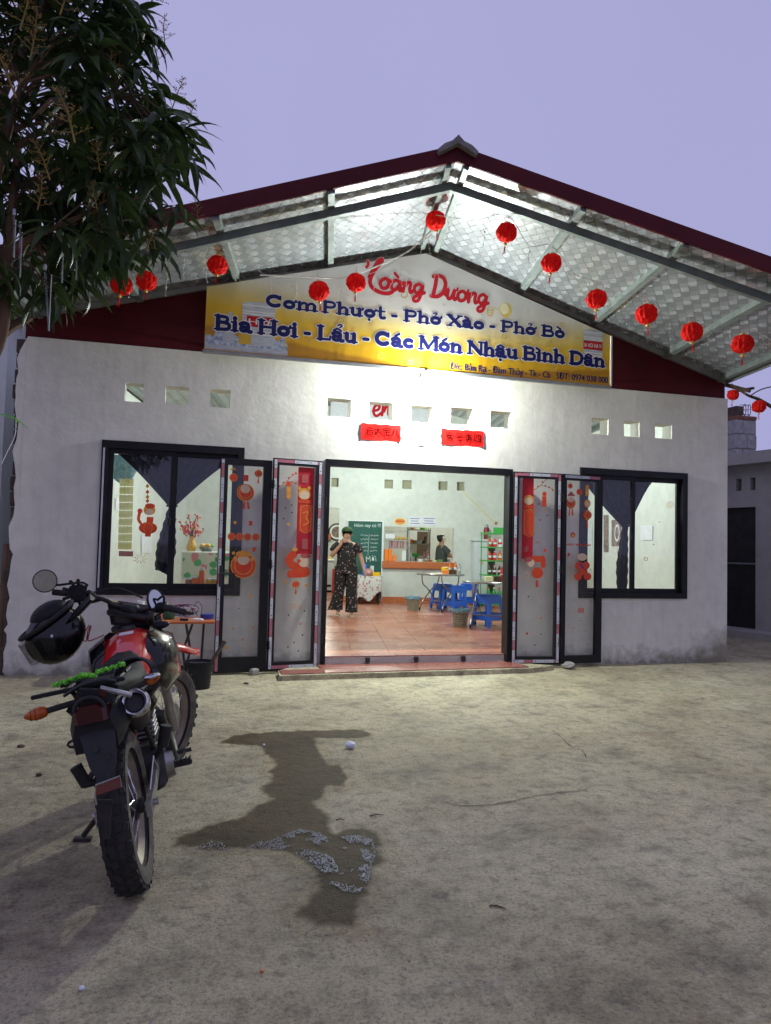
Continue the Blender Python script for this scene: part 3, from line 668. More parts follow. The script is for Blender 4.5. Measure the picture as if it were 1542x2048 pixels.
# floor: grout bed + tiles ---------------------------------------------
mb = MB(); c_ = [Vector((-1.5, 0.2, 0)), Vector((6.5, 0.2, 0)), Vector((6.5, 0.2, 0))+AXB*12.2, Vector((-1.5, 0.2, 0))+AXB*12.2]
mb.add([p+EZ*(ZF-0.008) for p in c_]+[p+EZ*(-0.02) for p in c_], [(0, 1, 2, 3), (0, 4, 5, 1), (1, 5, 6, 2), (2, 6, 7, 3), (3, 7, 4, 0)])
floor = mb.build('floor', 'grout', origin=(0, 0, 0)); tag(floor, kind='structure')
TS = 0.4467
tile_me = None
rest = MB()
for j in range(28):
    for i in range(-12, 12):
        s0 = -1.10+i*TS; t0 = -8.02+j*TS
        o0 = Vector((BW0.x, BW0.y, 0))+AXC*s0+AXB*t0
        c1 = o0+AXC*TS/2+AXB*TS/2
        xx = c1.x-AXB.x/AXB.y*(c1.y-0.2)
        if xx < -1.3 or xx > 6.3: continue
        g_ = 0.0025; cs = [o0+AXC*g_+AXB*g_, o0+AXC*(TS-g_)+AXB*g_, o0+AXC*(TS-g_)+AXB*(TS-g_), o0+AXC*g_+AXB*(TS-g_)]
        if max(p.y for p in cs) < 0.225: continue
        if min(p.y for p in cs) < 0.217:
            cl_p = []
            for p, q in zip(cs, cs[1:]+cs[:1]):
                if p.y >= 0.217: cl_p.append(p)
                if (p.y >= 0.217) != (q.y >= 0.217): cl_p.append(p.lerp(q, (0.217-p.y)/(q.y-p.y)))
            if len(cl_p) >= 3 and -3 <= i <= 8:
                mb = MB(); n_ = len(cl_p); mb.add([Vector((p.x, p.y, ZF-0.008)) for p in cl_p]+[Vector((p.x, p.y, ZF)) for p in cl_p], [tuple(range(n_, 2*n_))]+[(k, (k+1) % n_, n_+(k+1) % n_, n_+k) for k in range(n_)]); mb.build('tile', 'floor_tile', floor)
            continue
        if -2 <= i <= 7 and j <= 20:
            if tile_me is None:
                t_ = MB(); t_.bbox(-TS/2+0.0025, TS/2-0.0025, -TS/2+0.0025, TS/2-0.0025, -0.008, 0.0, 0.0015)
                o = t_.build('tile', 'floor_tile', floor, local=True); tile_me = o.data
            else:
                o = bpy.data.objects.new('tile', tile_me); col.objects.link(o); o.parent = floor
            o.location = (c1.x, c1.y, ZF+random.uniform(-0.0006, 0.0006)); o.rotation_euler = (random.uniform(-.0015, .0015), random.uniform(-.0015, .0015), -R(10.65))
        else:
            rest.box(-TS/2+0.0025, TS/2-0.0025, -TS/2+0.0025, TS/2-0.0025, -0.008, 0.0, Matrix.Translation((c1.x, c1.y, ZF)) @ Matrix.Rotation(-R(10.65), 4, 'Z'))
ro = rest.build('tile_field', 'floor_tile', floor); tag(ro, kind='stuff')
# row of edge tiles at the door
for i in range(5):
    mb = MB(); xa = 1.474+i*0.4486; mb.bbox(xa+0.003, xa+0.4456, 0.004, 0.213, ZF-0.012, ZF+0.0015, 0.0015); mb.build('edge_tile', 'edge_tile', floor)
# outer step with a tile row
st = MB(); st_poly = [(0.96, -0.60), (3.80, -0.46), (4.15, -0.30), (3.72, -0.002), (1.2, -0.002), (0.98, -0.30)]
n = len(st_poly); st.add([(p[0]+random.uniform(-.01, .01), p[1], -0.02) for p in st_poly]+[(p[0], p[1], 0.052) for p in st_poly], [tuple(range(n, 2*n))]+[(i, (i+1) % n, n+(i+1) % n, n+i) for i in range(n)])
step = st.build('entrance_step', 'concrete', origin=(0, 0, 0)); tag(step, kind='structure')
for i in range(7):
    xa = 0.99+i*0.4467; xb = min(xa+0.4427, 3.78); ya = -0.545+0.048*(xa-0.99); yb = ya+0.2; y2 = -0.545+0.048*(xb-0.99)
    mb = MB(); q = [(xa, ya), (xb, y2), (xb, y2+0.22), (xa, ya+0.22)]
    mb.add([(p[0], p[1], 0.052) for p in q]+[(p[0], p[1], 0.062) for p in q], [(4, 5, 6, 7), (0, 1, 5, 4), (1, 2, 6, 5), (2, 3, 7, 6), (3, 0, 4, 7)]); mb.build('step_tile', 'edge_tile', step)
    mb = MB(); q = [(xa, ya+0.224), (xb, y2+0.224), (xb, -0.004), (xa, -0.004)]
    if xa > 1.2:
        mb.add([(p[0], p[1], 0.052) for p in q]+[(p[0], p[1], 0.062) for p in q], [(4, 5, 6, 7), (0, 1, 5, 4), (1, 2, 6, 5), (2, 3, 7, 6), (3, 0, 4, 7)]); mb.build('step_tile', 'edge_tile', step)
# iron stubs on the sill
for u in (735, 832, 926):
    p = at(u, 1322, y=-0.008); mb = MB(); mb.bbox(p.x-0.025, p.x+0.025, -0.03, -0.002, 0.075, 0.135, 0.006); mb.build('sill_bracket', 'dark_metal', bld)

# windows ----------------------------------------------------------------
def bar(mb, x0, x1, z0, z1, y0=-0.03, y1=0.09): mb.box(x0, x1, y0, y1, z0, z1)
def make_window(w, label):
    a, b, c, d = w; f = MB(); fw = 0.055; e = 0.012
    bar(f, a-e, b+e, d-fw, d+e+0.012); bar(f, a-e, b+e, c-e, c+fw); bar(f, a-e, a+fw, c+fw, d-fw); bar(f, b-fw, b+e, c+fw, d-fw)
    fr = f.build('window', 'black_alu', bld); fr['label'] = label
    mid = (a+b)/2
    for k, (p, q) in enumerate(((a+fw, mid+0.02), (mid-0.02, b-fw))):
        s_ = MB(); sw = 0.052; y0, y1 = (0.0, 0.03) if k == 0 else (0.032, 0.062); g0 = c+fw+0.001; g1 = d-fw-0.001; p += 0.001; q -= 0.001
        s_.box(p, q, y0, y1, g1-sw, g1); s_.box(p, q, y0, y1, g0, g0+sw); s_.box(p, p+sw, y0, y1, g0+sw, g1-sw); s_.box(q-sw, q, y0, y1, g0+sw, g1-sw)
        s_.build('sash', 'black_alu', fr)
        g_ = MB(); g_.box(p+sw-0.006, q-sw+0.006, y0+0.012, y0+0.016, g0+sw-0.006, g1-sw+0.006); g_.build('pane', 'glass', fr)
    h = MB(); h.bbox(mid-0.045, mid-0.015, -0.02, 0.0, (c+d)/2-0.06, (c+d)/2+0.02, 0.004); h.build('latch', 'dark_metal', fr)
    return fr
winL = make_window(WL, 'left window with a dark swag curtain inside'); winR = make_window(WR, 'right window with posters seen through it')
mb = MB(); mb.box(-0.842, -0.826, -0.040, -0.031, 0.88, 2.31); mb.build('guide_strip', 'tape_white', winL)
# door frame ---------------------------------------------------------------
a, b, c, d = DO
mb = MB(); bar(mb, a, b, d-0.062, d+0.012, -0.035, 0.08); bar(mb, a, a+0.05, 0.0, d-0.062, -0.035, 0.08); bar(mb, b-0.06, b+0.045, 0.0, d-0.062, -0.075, 0.08)
dfr = mb.build('door_frame', 'black_alu', bld)
for z in (0.35, 1.1, 1.85):
    for x in (a+0.004, b+0.02):
        mb = MB(); mb.cyl((x, -0.088 if x > 2 else -0.048, z-0.05), (x, -0.088 if x > 2 else -0.048, z+0.05), 0.011, n=8); mb.build('hinge', 'dark_metal', dfr)
# folded door leaves ------------------------------------------------------
doors = []
def door_leaf(xa, xb, z0, z1, ya, yb, tape, label, handle=None, lw=0.062, rw=0.062, bw=0.09):
    """leaf seen from outside; ya, yb depth at its left and right edge"""
    w = math.hypot(xb-xa, yb-ya); T = frame(Vector((xa, ya, 0)), (xb-xa, yb-ya, 0)); root = MB()
    H = z1
    for q in ((0, w, z1-0.07, z1), (0, w, z0, z0+bw), (0, lw, z0+bw, z1-0.07), (w-rw, w, z0+bw, z1-0.07)): root.box(q[0], q[1], 0, 0.05, q[2], q[3], T)
    o = root.build('door_leaf', 'black_alu', bld); o['label'] = label
    g_ = MB(); g_.box(lw-0.008, w-rw+0.008, 0.022, 0.028, z0+bw-0.008, z1-0.062, T); g_.build('pane', 'glass', o)
    # printed protective tape still on the profiles
    def strip(side_, u0, u1, v0, v1, vert):
        p = v0 if vert else u0; e = v1 if vert else u1; k = random.randint(0, 2)
        while p < e-0.01:
            L_ = min(random.choice((0.11, 0.15, 0.19)), e-p)
            mm = ('tape_white', 'tape_white', 'tape_red')[k % 3]; t_ = MB()
            if vert: t_.box(u0, u1, -0.0025, 0.0, p, p+L_-0.003, T)
            else: t_.box(p, p+L_-0.003, -0.0025, 0.0, v0, v1, T)
            t_.build('tape_strip', mm, o)
            if mm == 'tape_white' and L_ > 0.09:
                q = MB(); q.cyl((((u0+u1)/2 if vert else p+0.03), -0.0035, (p+0.03 if vert else (v0+v1)/2)), (((u0+u1)/2 if vert else p+0.03), -0.0026, (p+0.03 if vert else (v0+v1)/2)), 0.006, n=8, T=T); q.build('print_dot', 'ink', o)
            p += L_; k += 1
    if 'L' in tape: strip('L', 0.006 if tape != 'l' else 0, 0.036, z0+0.02, z1-0.012, True)
    if 'R' in tape: strip('R', w-0.036, w-0.006, z0+0.02, z1-0.012, True)
    if 'T' in tape: strip('T', 0.04, w-0.04, z1-0.045, z1-0.012, False)
    if 'B' in tape: strip('B', 0.04, w-0.04, z0+0.02, z0+0.055, False)
    if handle is not None:
        h = MB(); hx = handle; h.bbox(hx-0.016, hx+0.016, -0.012, 0, 1.02-0.11, 1.02+0.11, 0.004, T); h.tube([(hx, -0.01, 1.05), (hx, -0.05, 1.05), (hx+0.14, -0.05, 1.05)], 0.009, 8, T=T); h.build('handle', 'dark_metal', o)
    doors.append((o, T, w, lw, rw)); return o
dA = door_leaf(0.335, 0.872, 0.02, 2.255, -0.20, -0.16, 'L', 'outer left door leaf in front of the left window', 0.035, 0.075, 0.09, 0.16)
dB = door_leaf(0.886, 1.424, 0.03, 2.285, -0.18, -0.10, 'LRTB', 'inner left door leaf with taped frame and a red scroll')
dC = door_leaf(3.70, 4.285, 0.04, 2.285, -0.12, -0.16, 'LRTB', 'inner right door leaf with taped frame and a red scroll')
dD = door_leaf(4.30, 4.865, 0.045, 2.285, -0.16, -0.12, 'T', 'outer right door leaf in front of the right window', None, 0.062, 0.085, 0.09)
for o, T, w, lw, rw in doors:
    for z in (0.3, 1.15, 2.0):
        mb = MB(); mb.cyl((w-0.004 if o in (dA, dC) else 0.004, -0.008, z-0.045), (w-0.004 if o in (dA, dC) else 0.004, -0.008, z+0.045), 0.009, n=8, T=T); mb.build('hinge', 'dark_metal', o)
# ================================================================ lettering
import unicodedata
def _S(x0, y0, x1, y1, w): return ([(x0, y0), (x1, y1)], w)
def _A(cx, cy, rx, ry, a0, a1, w, n=14): return ([(cx+rx*math.cos(R(a0+(a1-a0)*i/n)), cy+ry*math.sin(R(a0+(a1-a0)*i/n))) for i in range(n+1)], w)
def _K(pts, w, k=5): return ([(p.x, p.y) for p in cat_rom([(a, b, 0) for a, b in pts], k)], w)
def _st(x, y0, y1, top=True, bot=True, w=0.21, sw=0.15, top_l=False):
    out = [_S(x, y0+0.05, x, y1-0.05, w)]
    if bot: out.append(_S(x-sw, y0+0.045, x+sw, y0+0.045, 0.09))
    if top: out.append(_S(x-sw, y1-0.045, x+(0 if top_l else sw), y1-0.045, 0.09))
    return out
GL = {
 'C': (0.86, [_A(.42,.5,.31,.39,48,312,.22), _S(.69,.66,.69,.93,.10)]),
 'o': (0.66, [_A(.33,.34,.205,.245,0,360,.21)]),
 'c': (0.58, [_A(.33,.34,.205,.245,52,312,.21), _S(.47,.50,.47,.50,.20)]),
 'a': (0.66, [_A(.26,.21,.145,.145,0,360,.17), _K([(.10,.52),(.22,.62),(.38,.60),(.45,.48),(.45,.12),(.50,.05),(.58,.06)],.18)]),
 'm': (1.04, _st(.17,0,.66,True,True,top_l=True)+[_K([(.2,.45),(.34,.60),(.48,.55),(.52,.40)],.15)]+_st(.52,0,.48,False)+[_K([(.55,.45),(.69,.60),(.83,.55),(.87,.40)],.15)]+_st(.87,0,.48,False)),
 'n': (0.70, _st(.17,0,.66,True,True,top_l=True)+[_K([(.2,.45),(.34,.60),(.48,.55),(.52,.40)],.15)]+_st(.52,0,.48,False)),
 'h': (0.70, _st(.17,0,1.0,True,True,top_l=True)+[_K([(.2,.45),(.34,.60),(.48,.55),(.52,.40)],.15)]+_st(.52,0,.48,False)),
 'u': (0.70, _st(.17,.2,.66,True,False,top_l=True)+[_K([(.17,.25),(.22,.09),(.36,.07),(.50,.20)],.16)]+_st(.51,0,.66,True,False,top_l=True)+[_S(.5,.045,.66,.045,.09)]),
 't': (0.50, [_K([(.21,.92),(.21,.2),(.28,.07),(.42,.09)],.19), _S(.05,.62,.42,.62,.11)]),
 'i': (0.36, _st(.18,0,.66,True,True,top_l=True)+[_S(.18,.88,.181,.88,.22)]),
 'P': (0.80, _st(.2,0,1.0)+[_K([(.2,.92),(.5,.92),(.64,.82),(.64,.60),(.5,.48),(.2,.48)],.15)]),
 'B': (0.84, _st(.2,0,1.0)+[_K([(.2,.92),(.48,.92),(.60,.84),(.59,.64),(.46,.54),(.2,.53)],.15), _K([(.3,.53),(.54,.51),(.68,.40),(.68,.18),(.55,.07),(.2,.06)],.17)]),
 'D': (0.92, _st(.2,0,1.0)+[_K([(.2,.93),(.5,.92),(.72,.74),(.75,.5),(.70,.24),(.5,.07),(.2,.06)],.19)]),
 'H': (0.98, _st(.2,0,1.0)+_st(.77,0,1.0)+[_S(.2,.5,.77,.5,.13)]),
 'L': (0.76, _st(.2,0,1.0)+[_S(.2,.06,.64,.06,.12), _S(.65,.06,.67,.30,.10)]),
 'M': (1.14, _st(.19,0,1.0,sw=.13,w=.15)+_st(.94,0,1.0,sw=.14)+[_S(.2,.93,.54,.16,.20), _S(.54,.16,.90,.92,.13)]),
 'N': (0.96, _st(.19,0,1.0,sw=.13,w=.14)+_st(.78,.0,1.0,True,False,sw=.13,w=.14)+[_S(.18,.92,.76,.10,.21)]),
 'X': (0.88, [_S(.16,.93,.72,.07,.23), _S(.70,.93,.16,.07,.13), _S(.03,.045,.30,.045,.09), _S(.58,.045,.86,.045,.09), _S(.03,.955,.30,.955,.09), _S(.58,.955,.84,.955,.09)]),
 '-': (0.44, [_S(.12,.34,.32,.34,.17)]), ' ': (0.26, []),
}
def marks(ch, x, cap, adv):
    out = []; top = 1.0 if cap else 0.66; cx = x+adv*0.47
    for m_ in ch:
        if m_ == '\u031b': out.append(_K([(x+adv-.16, top-.12), (x+adv-.04, top-.06), (x+adv-.03, top+.05)], .12))
        elif m_ == '\u0323': out.append(_S(cx, -.20, cx+.001, -.20, .17))
        elif m_ == '\u0300': out.append(_S(cx-.13, top+.30, cx+.06, top+.13, .12))
        elif m_ == '\u0301': out.append(_S(cx+.13, top+.30, cx-.06, top+.13, .12))
        elif m_ == '\u0302': out += [_S(cx-.18, top+.10, cx, top+.24, .10), _S(cx, top+.24, cx+.18, top+.10, .10)]
        elif m_ == '\u0309':
            k = 0.20 if '\u0302' in ch else 0.0
            out.append(_K([(cx-.10+k*.6, top+.26+k), (cx+.02+k*.6, top+.34+k), (cx+.09+k*.6, top+.26+k), (cx+.0+k*.6, top+.15+k*.9)], .08))
    return out
def layout(text):
    out = []; x = 0
    nf = unicodedata.normalize('NFD', text); i = 0
    while i < len(nf):
        ch = nf[i]; mk = ''; i += 1
        while i < len(nf) and unicodedata.combining(nf[i]): mk += nf[i]; i += 1
        adv, ss = GL[ch]
        if mk and ch == 'i' and any(k in mk for k in '\u0300\u0301'): ss = ss[:-1]
        out.append([([(p[0]+x, p[1]) for p in pts], w) for pts, w in ss]+marks(mk, x, ch.isupper(), adv))
        x += adv*0.90+(0.05 if '\u031b' in mk else 0)
    return out, x
def ribbon(mb, pts, w, T, y):
    """thick stroke with round ends in local XZ, standing at local depth y"""
    P_ = [Vector((p[0], 0, p[1])) for p in pts]; n = len(P_); L_, R_ = [], []
    if (P_[0]-P_[-1]).length < 1e-4 and n > 3:
        for i in range(n-1):
            t = (P_[(i+1) % (n-1)]-P_[i-1 if i else n-2]).normalized(); s_ = Vector((-t.z, 0, t.x))*(w/2); L_.append(P_[i]+s_); R_.append(P_[i]-s_)
        m_ = n-1; mb.add([(q.x, y, q.z) for q in L_+R_], [(i, (i+1) % m_, m_+(i+1) % m_, m_+i) for i in range(m_)], T); return
    for i in range(n):
        t = P_[min(i+1, n-1)]-P_[max(i-1, 0)]; t = t.normalized() if t.length > 1e-9 else Vector((1, 0, 0)); s_ = Vector((-t.z, 0, t.x))*(w/2); L_.append(P_[i]+s_); R_.append(P_[i]-s_)
    t0 = (P_[1]-P_[0]).normalized(); t1 = (P_[-1]-P_[-2]).normalized()
    def capp(c, t):
        s_ = Vector((-t.z, 0, t.x)); return [c+(s_*math.cos(R(a))+t*math.sin(R(a)))*(w/2) for a in (30, 60, 90, 120, 150)]
    poly = L_+capp(P_[-1], t1)+list(reversed(R_))+capp(P_[0], -t0)
    if n <= 2: mb.add([(q.x, y, q.z) for q in poly], [tuple(range(len(poly)))], T)
    else:
        mb.add([(q.x, y-0.000006*(i % n), q.z) for i, q in enumerate(L_+R_)], [(i, i+1, n+i+1, n+i) for i in range(n-1)], T)
        for c, t, a, b in ((P_[-1], t1, L_[-1], R_[-1]), (P_[0], -t0, R_[0], L_[0])):
            pc = [a]+capp(c, t)+[b]; mb.add([(q.x, y, q.z) for q in pc], [tuple(range(len(pc)))], T)
def stroke_text(text, x0, x1, zb, caph, y, parent, m_, outline=0.06, strokes=None, wid=None, shear=0.0, wk=1.5):
    """one object for each character: white edge behind, colour in front"""
    if strokes is None: ss, adv = layout(text)
    else: ss, adv = strokes, wid
    sx = (x1-x0)/adv; sy = caph; j = 0
    for glyph in ss:
        if not glyph: continue
        mb = MB()
        for k, (ex, dy) in enumerate(((outline, 0.0), (0.0, -0.0005))):
            if k == 0 and outline <= 0: continue
            mb.cur = 1-k if outline > 0 else 0
            for i, (pts, w) in enumerate(glyph):
                q = [((p[0]+shear*p[1])*sx, p[1]*sy) for p in pts]
                ribbon(mb, q, (w*wk+ex*2)*min(sx, sy), Matrix.Translation((x0, 0, zb)), y+dy-0.00003*(i % 9)-(0.0001*(j % 2) if strokes is None else 0.0003*(j % 3)))
        mb.build('letter', [m_, 'sign_white'] if outline > 0 else m_, parent, recalc=False); j += 1
_txt = {}
def font_text(name, s, height, mat_, parent, T, offset=0.0, width=None, align='LEFT'):
    """flat lettering in the built-in typeface; T maps local XY to the surface"""
    cu = bpy.data.curves.new(name, 'FONT'); cu.body = s; cu.size = 1.0; cu.offset = offset; cu.align_x = align; cu.resolution_u = 3
    ob = bpy.data.objects.new(name, cu); col.objects.link(ob)
    dg = bpy.context.evaluated_depsgraph_get(); me = bpy.data.meshes.new_from_object(ob.evaluated_get(dg)); bpy.data.objects.remove(ob); bpy.data.curves.remove(cu)
    vs = [v.co.copy() for v in me.vertices]; fs = [tuple(p.vertices) for p in me.polygons]; bpy.data.meshes.remove(me)
    if not vs: return None
    k = height/0.727; xs = [v.x for v in vs]; kx = k
    if width: kx = width/(max(xs)-min(xs)); 
    ox = min(xs) if (width and align == 'LEFT') else 0
    mb = MB(); mb.add([T @ Vector(((v.x-ox)*kx, v.y*k, 0)) for v in vs], fs); o = mb.build(name, mat_, parent, recalc=False)
    if len(s) > 2: o['kind'] = 'stuff'
    return o
def face_T(p, right=(1, 0, 0), up=(0, 0, 1)):
    r_ = Vector(right).normalized(); u_ = Vector(up).normalized(); n_ = r_.cross(u_)
    return Matrix(((r_.x, u_.x, n_.x, p[0]), (r_.y, u_.y, n_.y, p[1]), (r_.z, u_.z, n_.z, p[2]), (0, 0, 0, 1)))
def disc(mb, c, rx, rz, y, n=18, inner=0.0, T=None):
    if inner <= 0: mb.add([(c[0]+rx*math.cos(2*math.pi*i/n), y, c[1]+rz*math.sin(2*math.pi*i/n)) for i in range(n)], [tuple(range(n))], T)
    else:
        a = [(c[0]+rx*math.cos(2*math.pi*i/n), y, c[1]+rz*math.sin(2*math.pi*i/n)) for i in range(n)]; b = [(c[0]+rx*inner*math.cos(2*math.pi*i/n), y, c[1]+rz*inner*math.sin(2*math.pi*i/n)) for i in range(n)]
        mb.add(a+b, [(i, (i+1) % n, n+(i+1) % n, n+i) for i in range(n)], T)
def rect(mb, x0, x1, z0, z1, y, T=None): mb.add([(x0, y, z0), (x1, y, z0), (x1, y, z1), (x0, y, z1)], [(0, 1, 2, 3)], T)

# ================================================================ the banner
BY = -0.20
ban = thing('banner_sign', 'large gold vinyl banner with blue and red lettering under the gable', 'sign', (2.5, BY, 3.37))
bp = [(0.119, 3.38), (4.895, 3.37), (4.901, 3.99), (2.523, 4.705), (0.126, 4.043)]
mb = MB(); mb.prism(bp, 0.003, Matrix.Translation((0, BY, 0))); mb.build('sheet', 'banner_print', ban)
mb = MB()
for p, q in zip(bp, bp[1:]+bp[:1]):
    a, b = Vector((p[0], BY+0.022, p[1])), Vector((q[0], BY+0.022, q[1])); d = (b-a).normalized(); n_ = Vector((-d.z, 0, d.x))
    mb.loft([[a+n_*0.0-EY*.017, a+n_*0.035-EY*.017, a+n_*0.035+EY*.017, a+EY*.017], [b-EY*.017, b+n_*0.035-EY*.017, b+n_*0.035+EY*.017, b+EY*.017]])
mb.build('frame', 'steel', ban)
mb = MB(); mb.box(0.105, 4.91, BY-0.010, BY+0.030, 3.342, 3.376); mb.build('bottom_rail', 'grey_trim', ban)
mb = MB(); mb.box(4.893, 4.915, BY-0.010, BY+0.030, 3.3765, 3.99); mb.build('end_rail', 'sign_white', ban)
for u in (665, 855, 1040):
    x = at(u, 650, y=BY).x; zt = 4.705-abs(x-2.523)*0.2885
    mb = MB(); mb.box(x-0.02, x+0.02, BY+0.006, BY+0.040, 3.38, zt-0.02); mb.build('stiffener', 'steel', ban)
for x in (0.3, 1.9, 3.6, 4.7):
    for zz in (3.46, 3.9):
        mb = MB(); mb.box(x-0.015, x+0.015, BY+0.041, 0.05, zz-0.015, zz+0.015); mb.build('bracket', 'steel', ban)
# printed pictures
def pic(name, m_, fn): mb = MB(); fn(mb); return mb.build(name, m_, ban, recalc=False)
def bubbles(mb):
    rn = random.Random(5)
    for i in range(95):
        x = rn.uniform(0.95, 4.75); z = rn.uniform(3.41, 4.35)
        if z > 4.6-abs(x-2.52)*0.29: continue
        r_ = rn.choice((0.008, 0.010, 0.014, 0.02, 0.03, 0.042)); disc(mb, (x, z), r_, r_, BY-0.00038-0.000004*i, 14, 0.72)
tag(pic('printed_bubbles', 'sign_bubble', bubbles), kind='stuff')
pic('printed_bubble', 'sign_bubble', lambda mb: disc(mb, (3.511, 4.159), 0.078, 0.088, BY-0.00038, 20)); pic('bubble_shine', 'cream_paper', lambda mb: disc(mb, (3.50, 4.17), 0.055, 0.066, BY-0.00055, 20))
def ice(mb):
    z = [3.395]; pts = [(0.125, 3.388), (0.99, 3.386), (0.985, 3.50)]
    for i in range(22): pts.append((0.96-i*0.0375, 3.505+0.06*(0.5+0.5*math.sin(i*2.4))+(0.09 if i in (17, 18, 19) else 0)+(0.03 if i < 3 else 0)))
    pts.append((0.126, 3.53)); mb.add([(a, BY-0.00030, b) for a, b in pts], [tuple(range(len(pts)))])
pic('printed_ice', 'sign_ice', ice)
pic('printed_floor', 'sign_grey', lambda mb: rect(mb, 0.127, 0.985, 3.392, 3.44, BY-0.00050))
def keg(x0, x1, z0, z1, txt, full):
    w = x1-x0; h = z1-z0
    def body(mb):
        pts = []
        for i in range(9): a = math.pi*i/8; pts.append((x1-w/2+w/2*math.cos(a), z1-0.02*0+0.03*math.sin(a)*(1)))
        pts += [(x0, z1-h*0.2), (x0+0.012, z1-h*0.22), (x0, z1-h*0.25), (x0, z0+h*0.28), (x0+0.012, z0+h*0.25), (x0, z0+h*0.22)]
        for i in range(9): a = math.pi+math.pi*i/8; pts.append((x1-w/2+w/2*math.cos(a), z0+0.03*math.sin(a)))
        pts += [(x1, z0+h*0.22), (x1-0.012, z0+h*0.25), (x1, z0+h*0.28), (x1, z1-h*0.25), (x1-0.012, z1-h*0.22), (x1, z1-h*0.2)]
        mb.add([(a, BY-0.00060, b) for a, b in pts], [tuple(range(len(pts)))])
    pic('printed_keg', 'sign_grey', body)
    for f_ in (0.22, 0.30, 0.74, 0.80, 0.96): pic('keg_hoop', 'sign_white', lambda mb: rect(mb, x0+0.004, x1-0.004, z0+h*f_, z0+h*f_+0.010, BY-0.00075))
    pic('keg_label', 'sign_red', lambda mb: rect(mb, x0+(0.05 if not full else 0), x1-0.002, z0+h*0.42, z0+h*0.70, BY-0.00080))
    font_text('keg_lettering', txt, h*0.14, 'sign_white', ban, face_T((x0+(0.07 if not full else 0.012), BY-0.00100, z0+h*0.49)), 0.01, (w-0.09 if not full else w-0.03))
keg(0.497, 0.845, 3.49, 3.905, 'HOI', False); keg(4.53, 4.79, 3.64, 4.015, 'IA HOI HA N', True)
def bottle_pic(mb): mb.add([(a, BY-0.00085, b) for a, b in ((0.325, 3.47), (0.425, 3.47), (0.425, 3.66), (0.40, 3.71), (0.392, 3.80), (0.358, 3.80), (0.35, 3.71), (0.325, 3.66))], [tuple(range(8))])
pic('printed_bottle', 'sign_grey', bottle_pic)
pic('printed_glass', 'sign_beer', lambda mb: rect(mb, 0.47, 0.60, 3.47, 3.63, BY-0.00090)); pic('printed_froth', 'sign_white', lambda mb: rect(mb, 0.468, 0.602, 3.63, 3.66, BY-0.00093))
# words
stroke_text('Cơm Phượt - Phở Xào - Phở Bò', 0.735, 4.275, 3.90, 0.132, BY-0.00112, ban, 'navy_ink')
stroke_text('Bia Hơi - Lẩu - Các Món Nhậu Bình Dân', 0.205, 4.815, 3.598, 0.156, BY-0.00112, ban, 'navy_ink')
for k, (dx, dz) in enumerate(((-0.0028, 0), (0.0, 0.0016), (0.0028, -0.0010))):
    font_text('lettering', 'Đ/c: Bản Rạ - Đàm Thủy - Tk - Cb   SĐT: 0974 038 000', 0.076, 'navy_ink', ban, face_T((2.845+dx, BY-0.00115-0.00015*k, 3.408+dz)), 0.0, 2.02)
# brush script name, drawn stroke by stroke (units: x height 1)
scr = []
def sc_(pts, w, dx): scr.append([_K([(a+dx, b) for a, b in pts], w, 7)])
sc_([(0.05, 2.35), (0.15, 2.05), (0.02, 1.75)], 0.20, 0.0)                                        # H: left flick
sc_([(0.42, 0.9), (0.72, 1.8), (1.0, 2.55), (1.28, 2.75), (1.22, 2.35), (0.85, 1.75), (0.58, 1.0), (0.55, 0.35), (0.9, -0.15), (1.6, -0.42), (2.3, -0.40), (2.65, -0.15)], 0.30, 0.0)
def o_(dx): sc_([(0.85, 0.75), (0.55, 0.98), (0.20, 0.78), (0.12, 0.38), (0.38, 0.02), (0.75, 0.15), (0.88, 0.55), (0.80, 0.85), (1.02, 0.78)], 0.27, dx)
def a_(dx): sc_([(0.85, 0.80), (0.5, 0.98), (0.16, 0.7), (0.14, 0.25), (0.42, 0.02), (0.72, 0.32), (0.90, 0.92), (0.86, 0.3), (0.98, 0.03), (1.22, 0.25)], 0.27, dx)
def n_(dx): sc_([(0.0, 0.35), (0.16, 0.95), (0.14, 0.02)], 0.27, dx); sc_([(0.15, 0.35), (0.45, 0.92), (0.72, 0.90), (0.72, 0.3), (0.84, 0.03), (1.06, 0.25)], 0.26, dx)
def g_(dx): sc_([(0.82, 0.80), (0.5, 0.98), (0.16, 0.7), (0.16, 0.3), (0.42, 0.08), (0.70, 0.35), (0.86, 0.92), (0.80, 0.0), (0.62, -0.62), (0.28, -0.72), (0.18, -0.45), (0.55, -0.10), (1.1, 0.22)], 0.25, dx)
def u_(dx): sc_([(0.02, 0.35), (0.20, 0.95), (0.18, 0.35), (0.35, 0.03), (0.62, 0.25), (0.80, 0.95), (0.78, 0.3), (0.92, 0.03), (1.12, 0.25)], 0.27, dx); sc_([(0.86, 0.95), (1.05, 1.0), (1.06, 1.18)], 0.16, dx)
o_(1.35); a_(2.35); sc_([(0.25, 1.65), (0.62, 1.30)], 0.20, 2.35); n_(3.45); g_(4.45)
sc_([(0.30, 2.05), (0.30, 1.1), (0.22, 0.05)], 0.30, 6.15); sc_([(0.0, 1.95), (0.4, 2.12), (0.95, 1.95), (1.22, 1.35), (1.1, 0.55), (0.65, 0.08), (0.05, 0.02)], 0.30, 6.15)
u_(7.5); o_(8.55); sc_([(0.85, 0.92), (1.02, 1.0), (1.02, 1.18)], 0.16, 8.55); n_(9.6); g_(10.55)
stroke_text('', 1.80, 3.30, 4.225, 0.118, BY-0.00112, ban, 'sign_red', 0.035, [[([(p[0], p[1]-0.045*(p[0]-5)) for p in pts], w) for pts, w in g] for g in scr], 11.7, 0.12, 1.3)

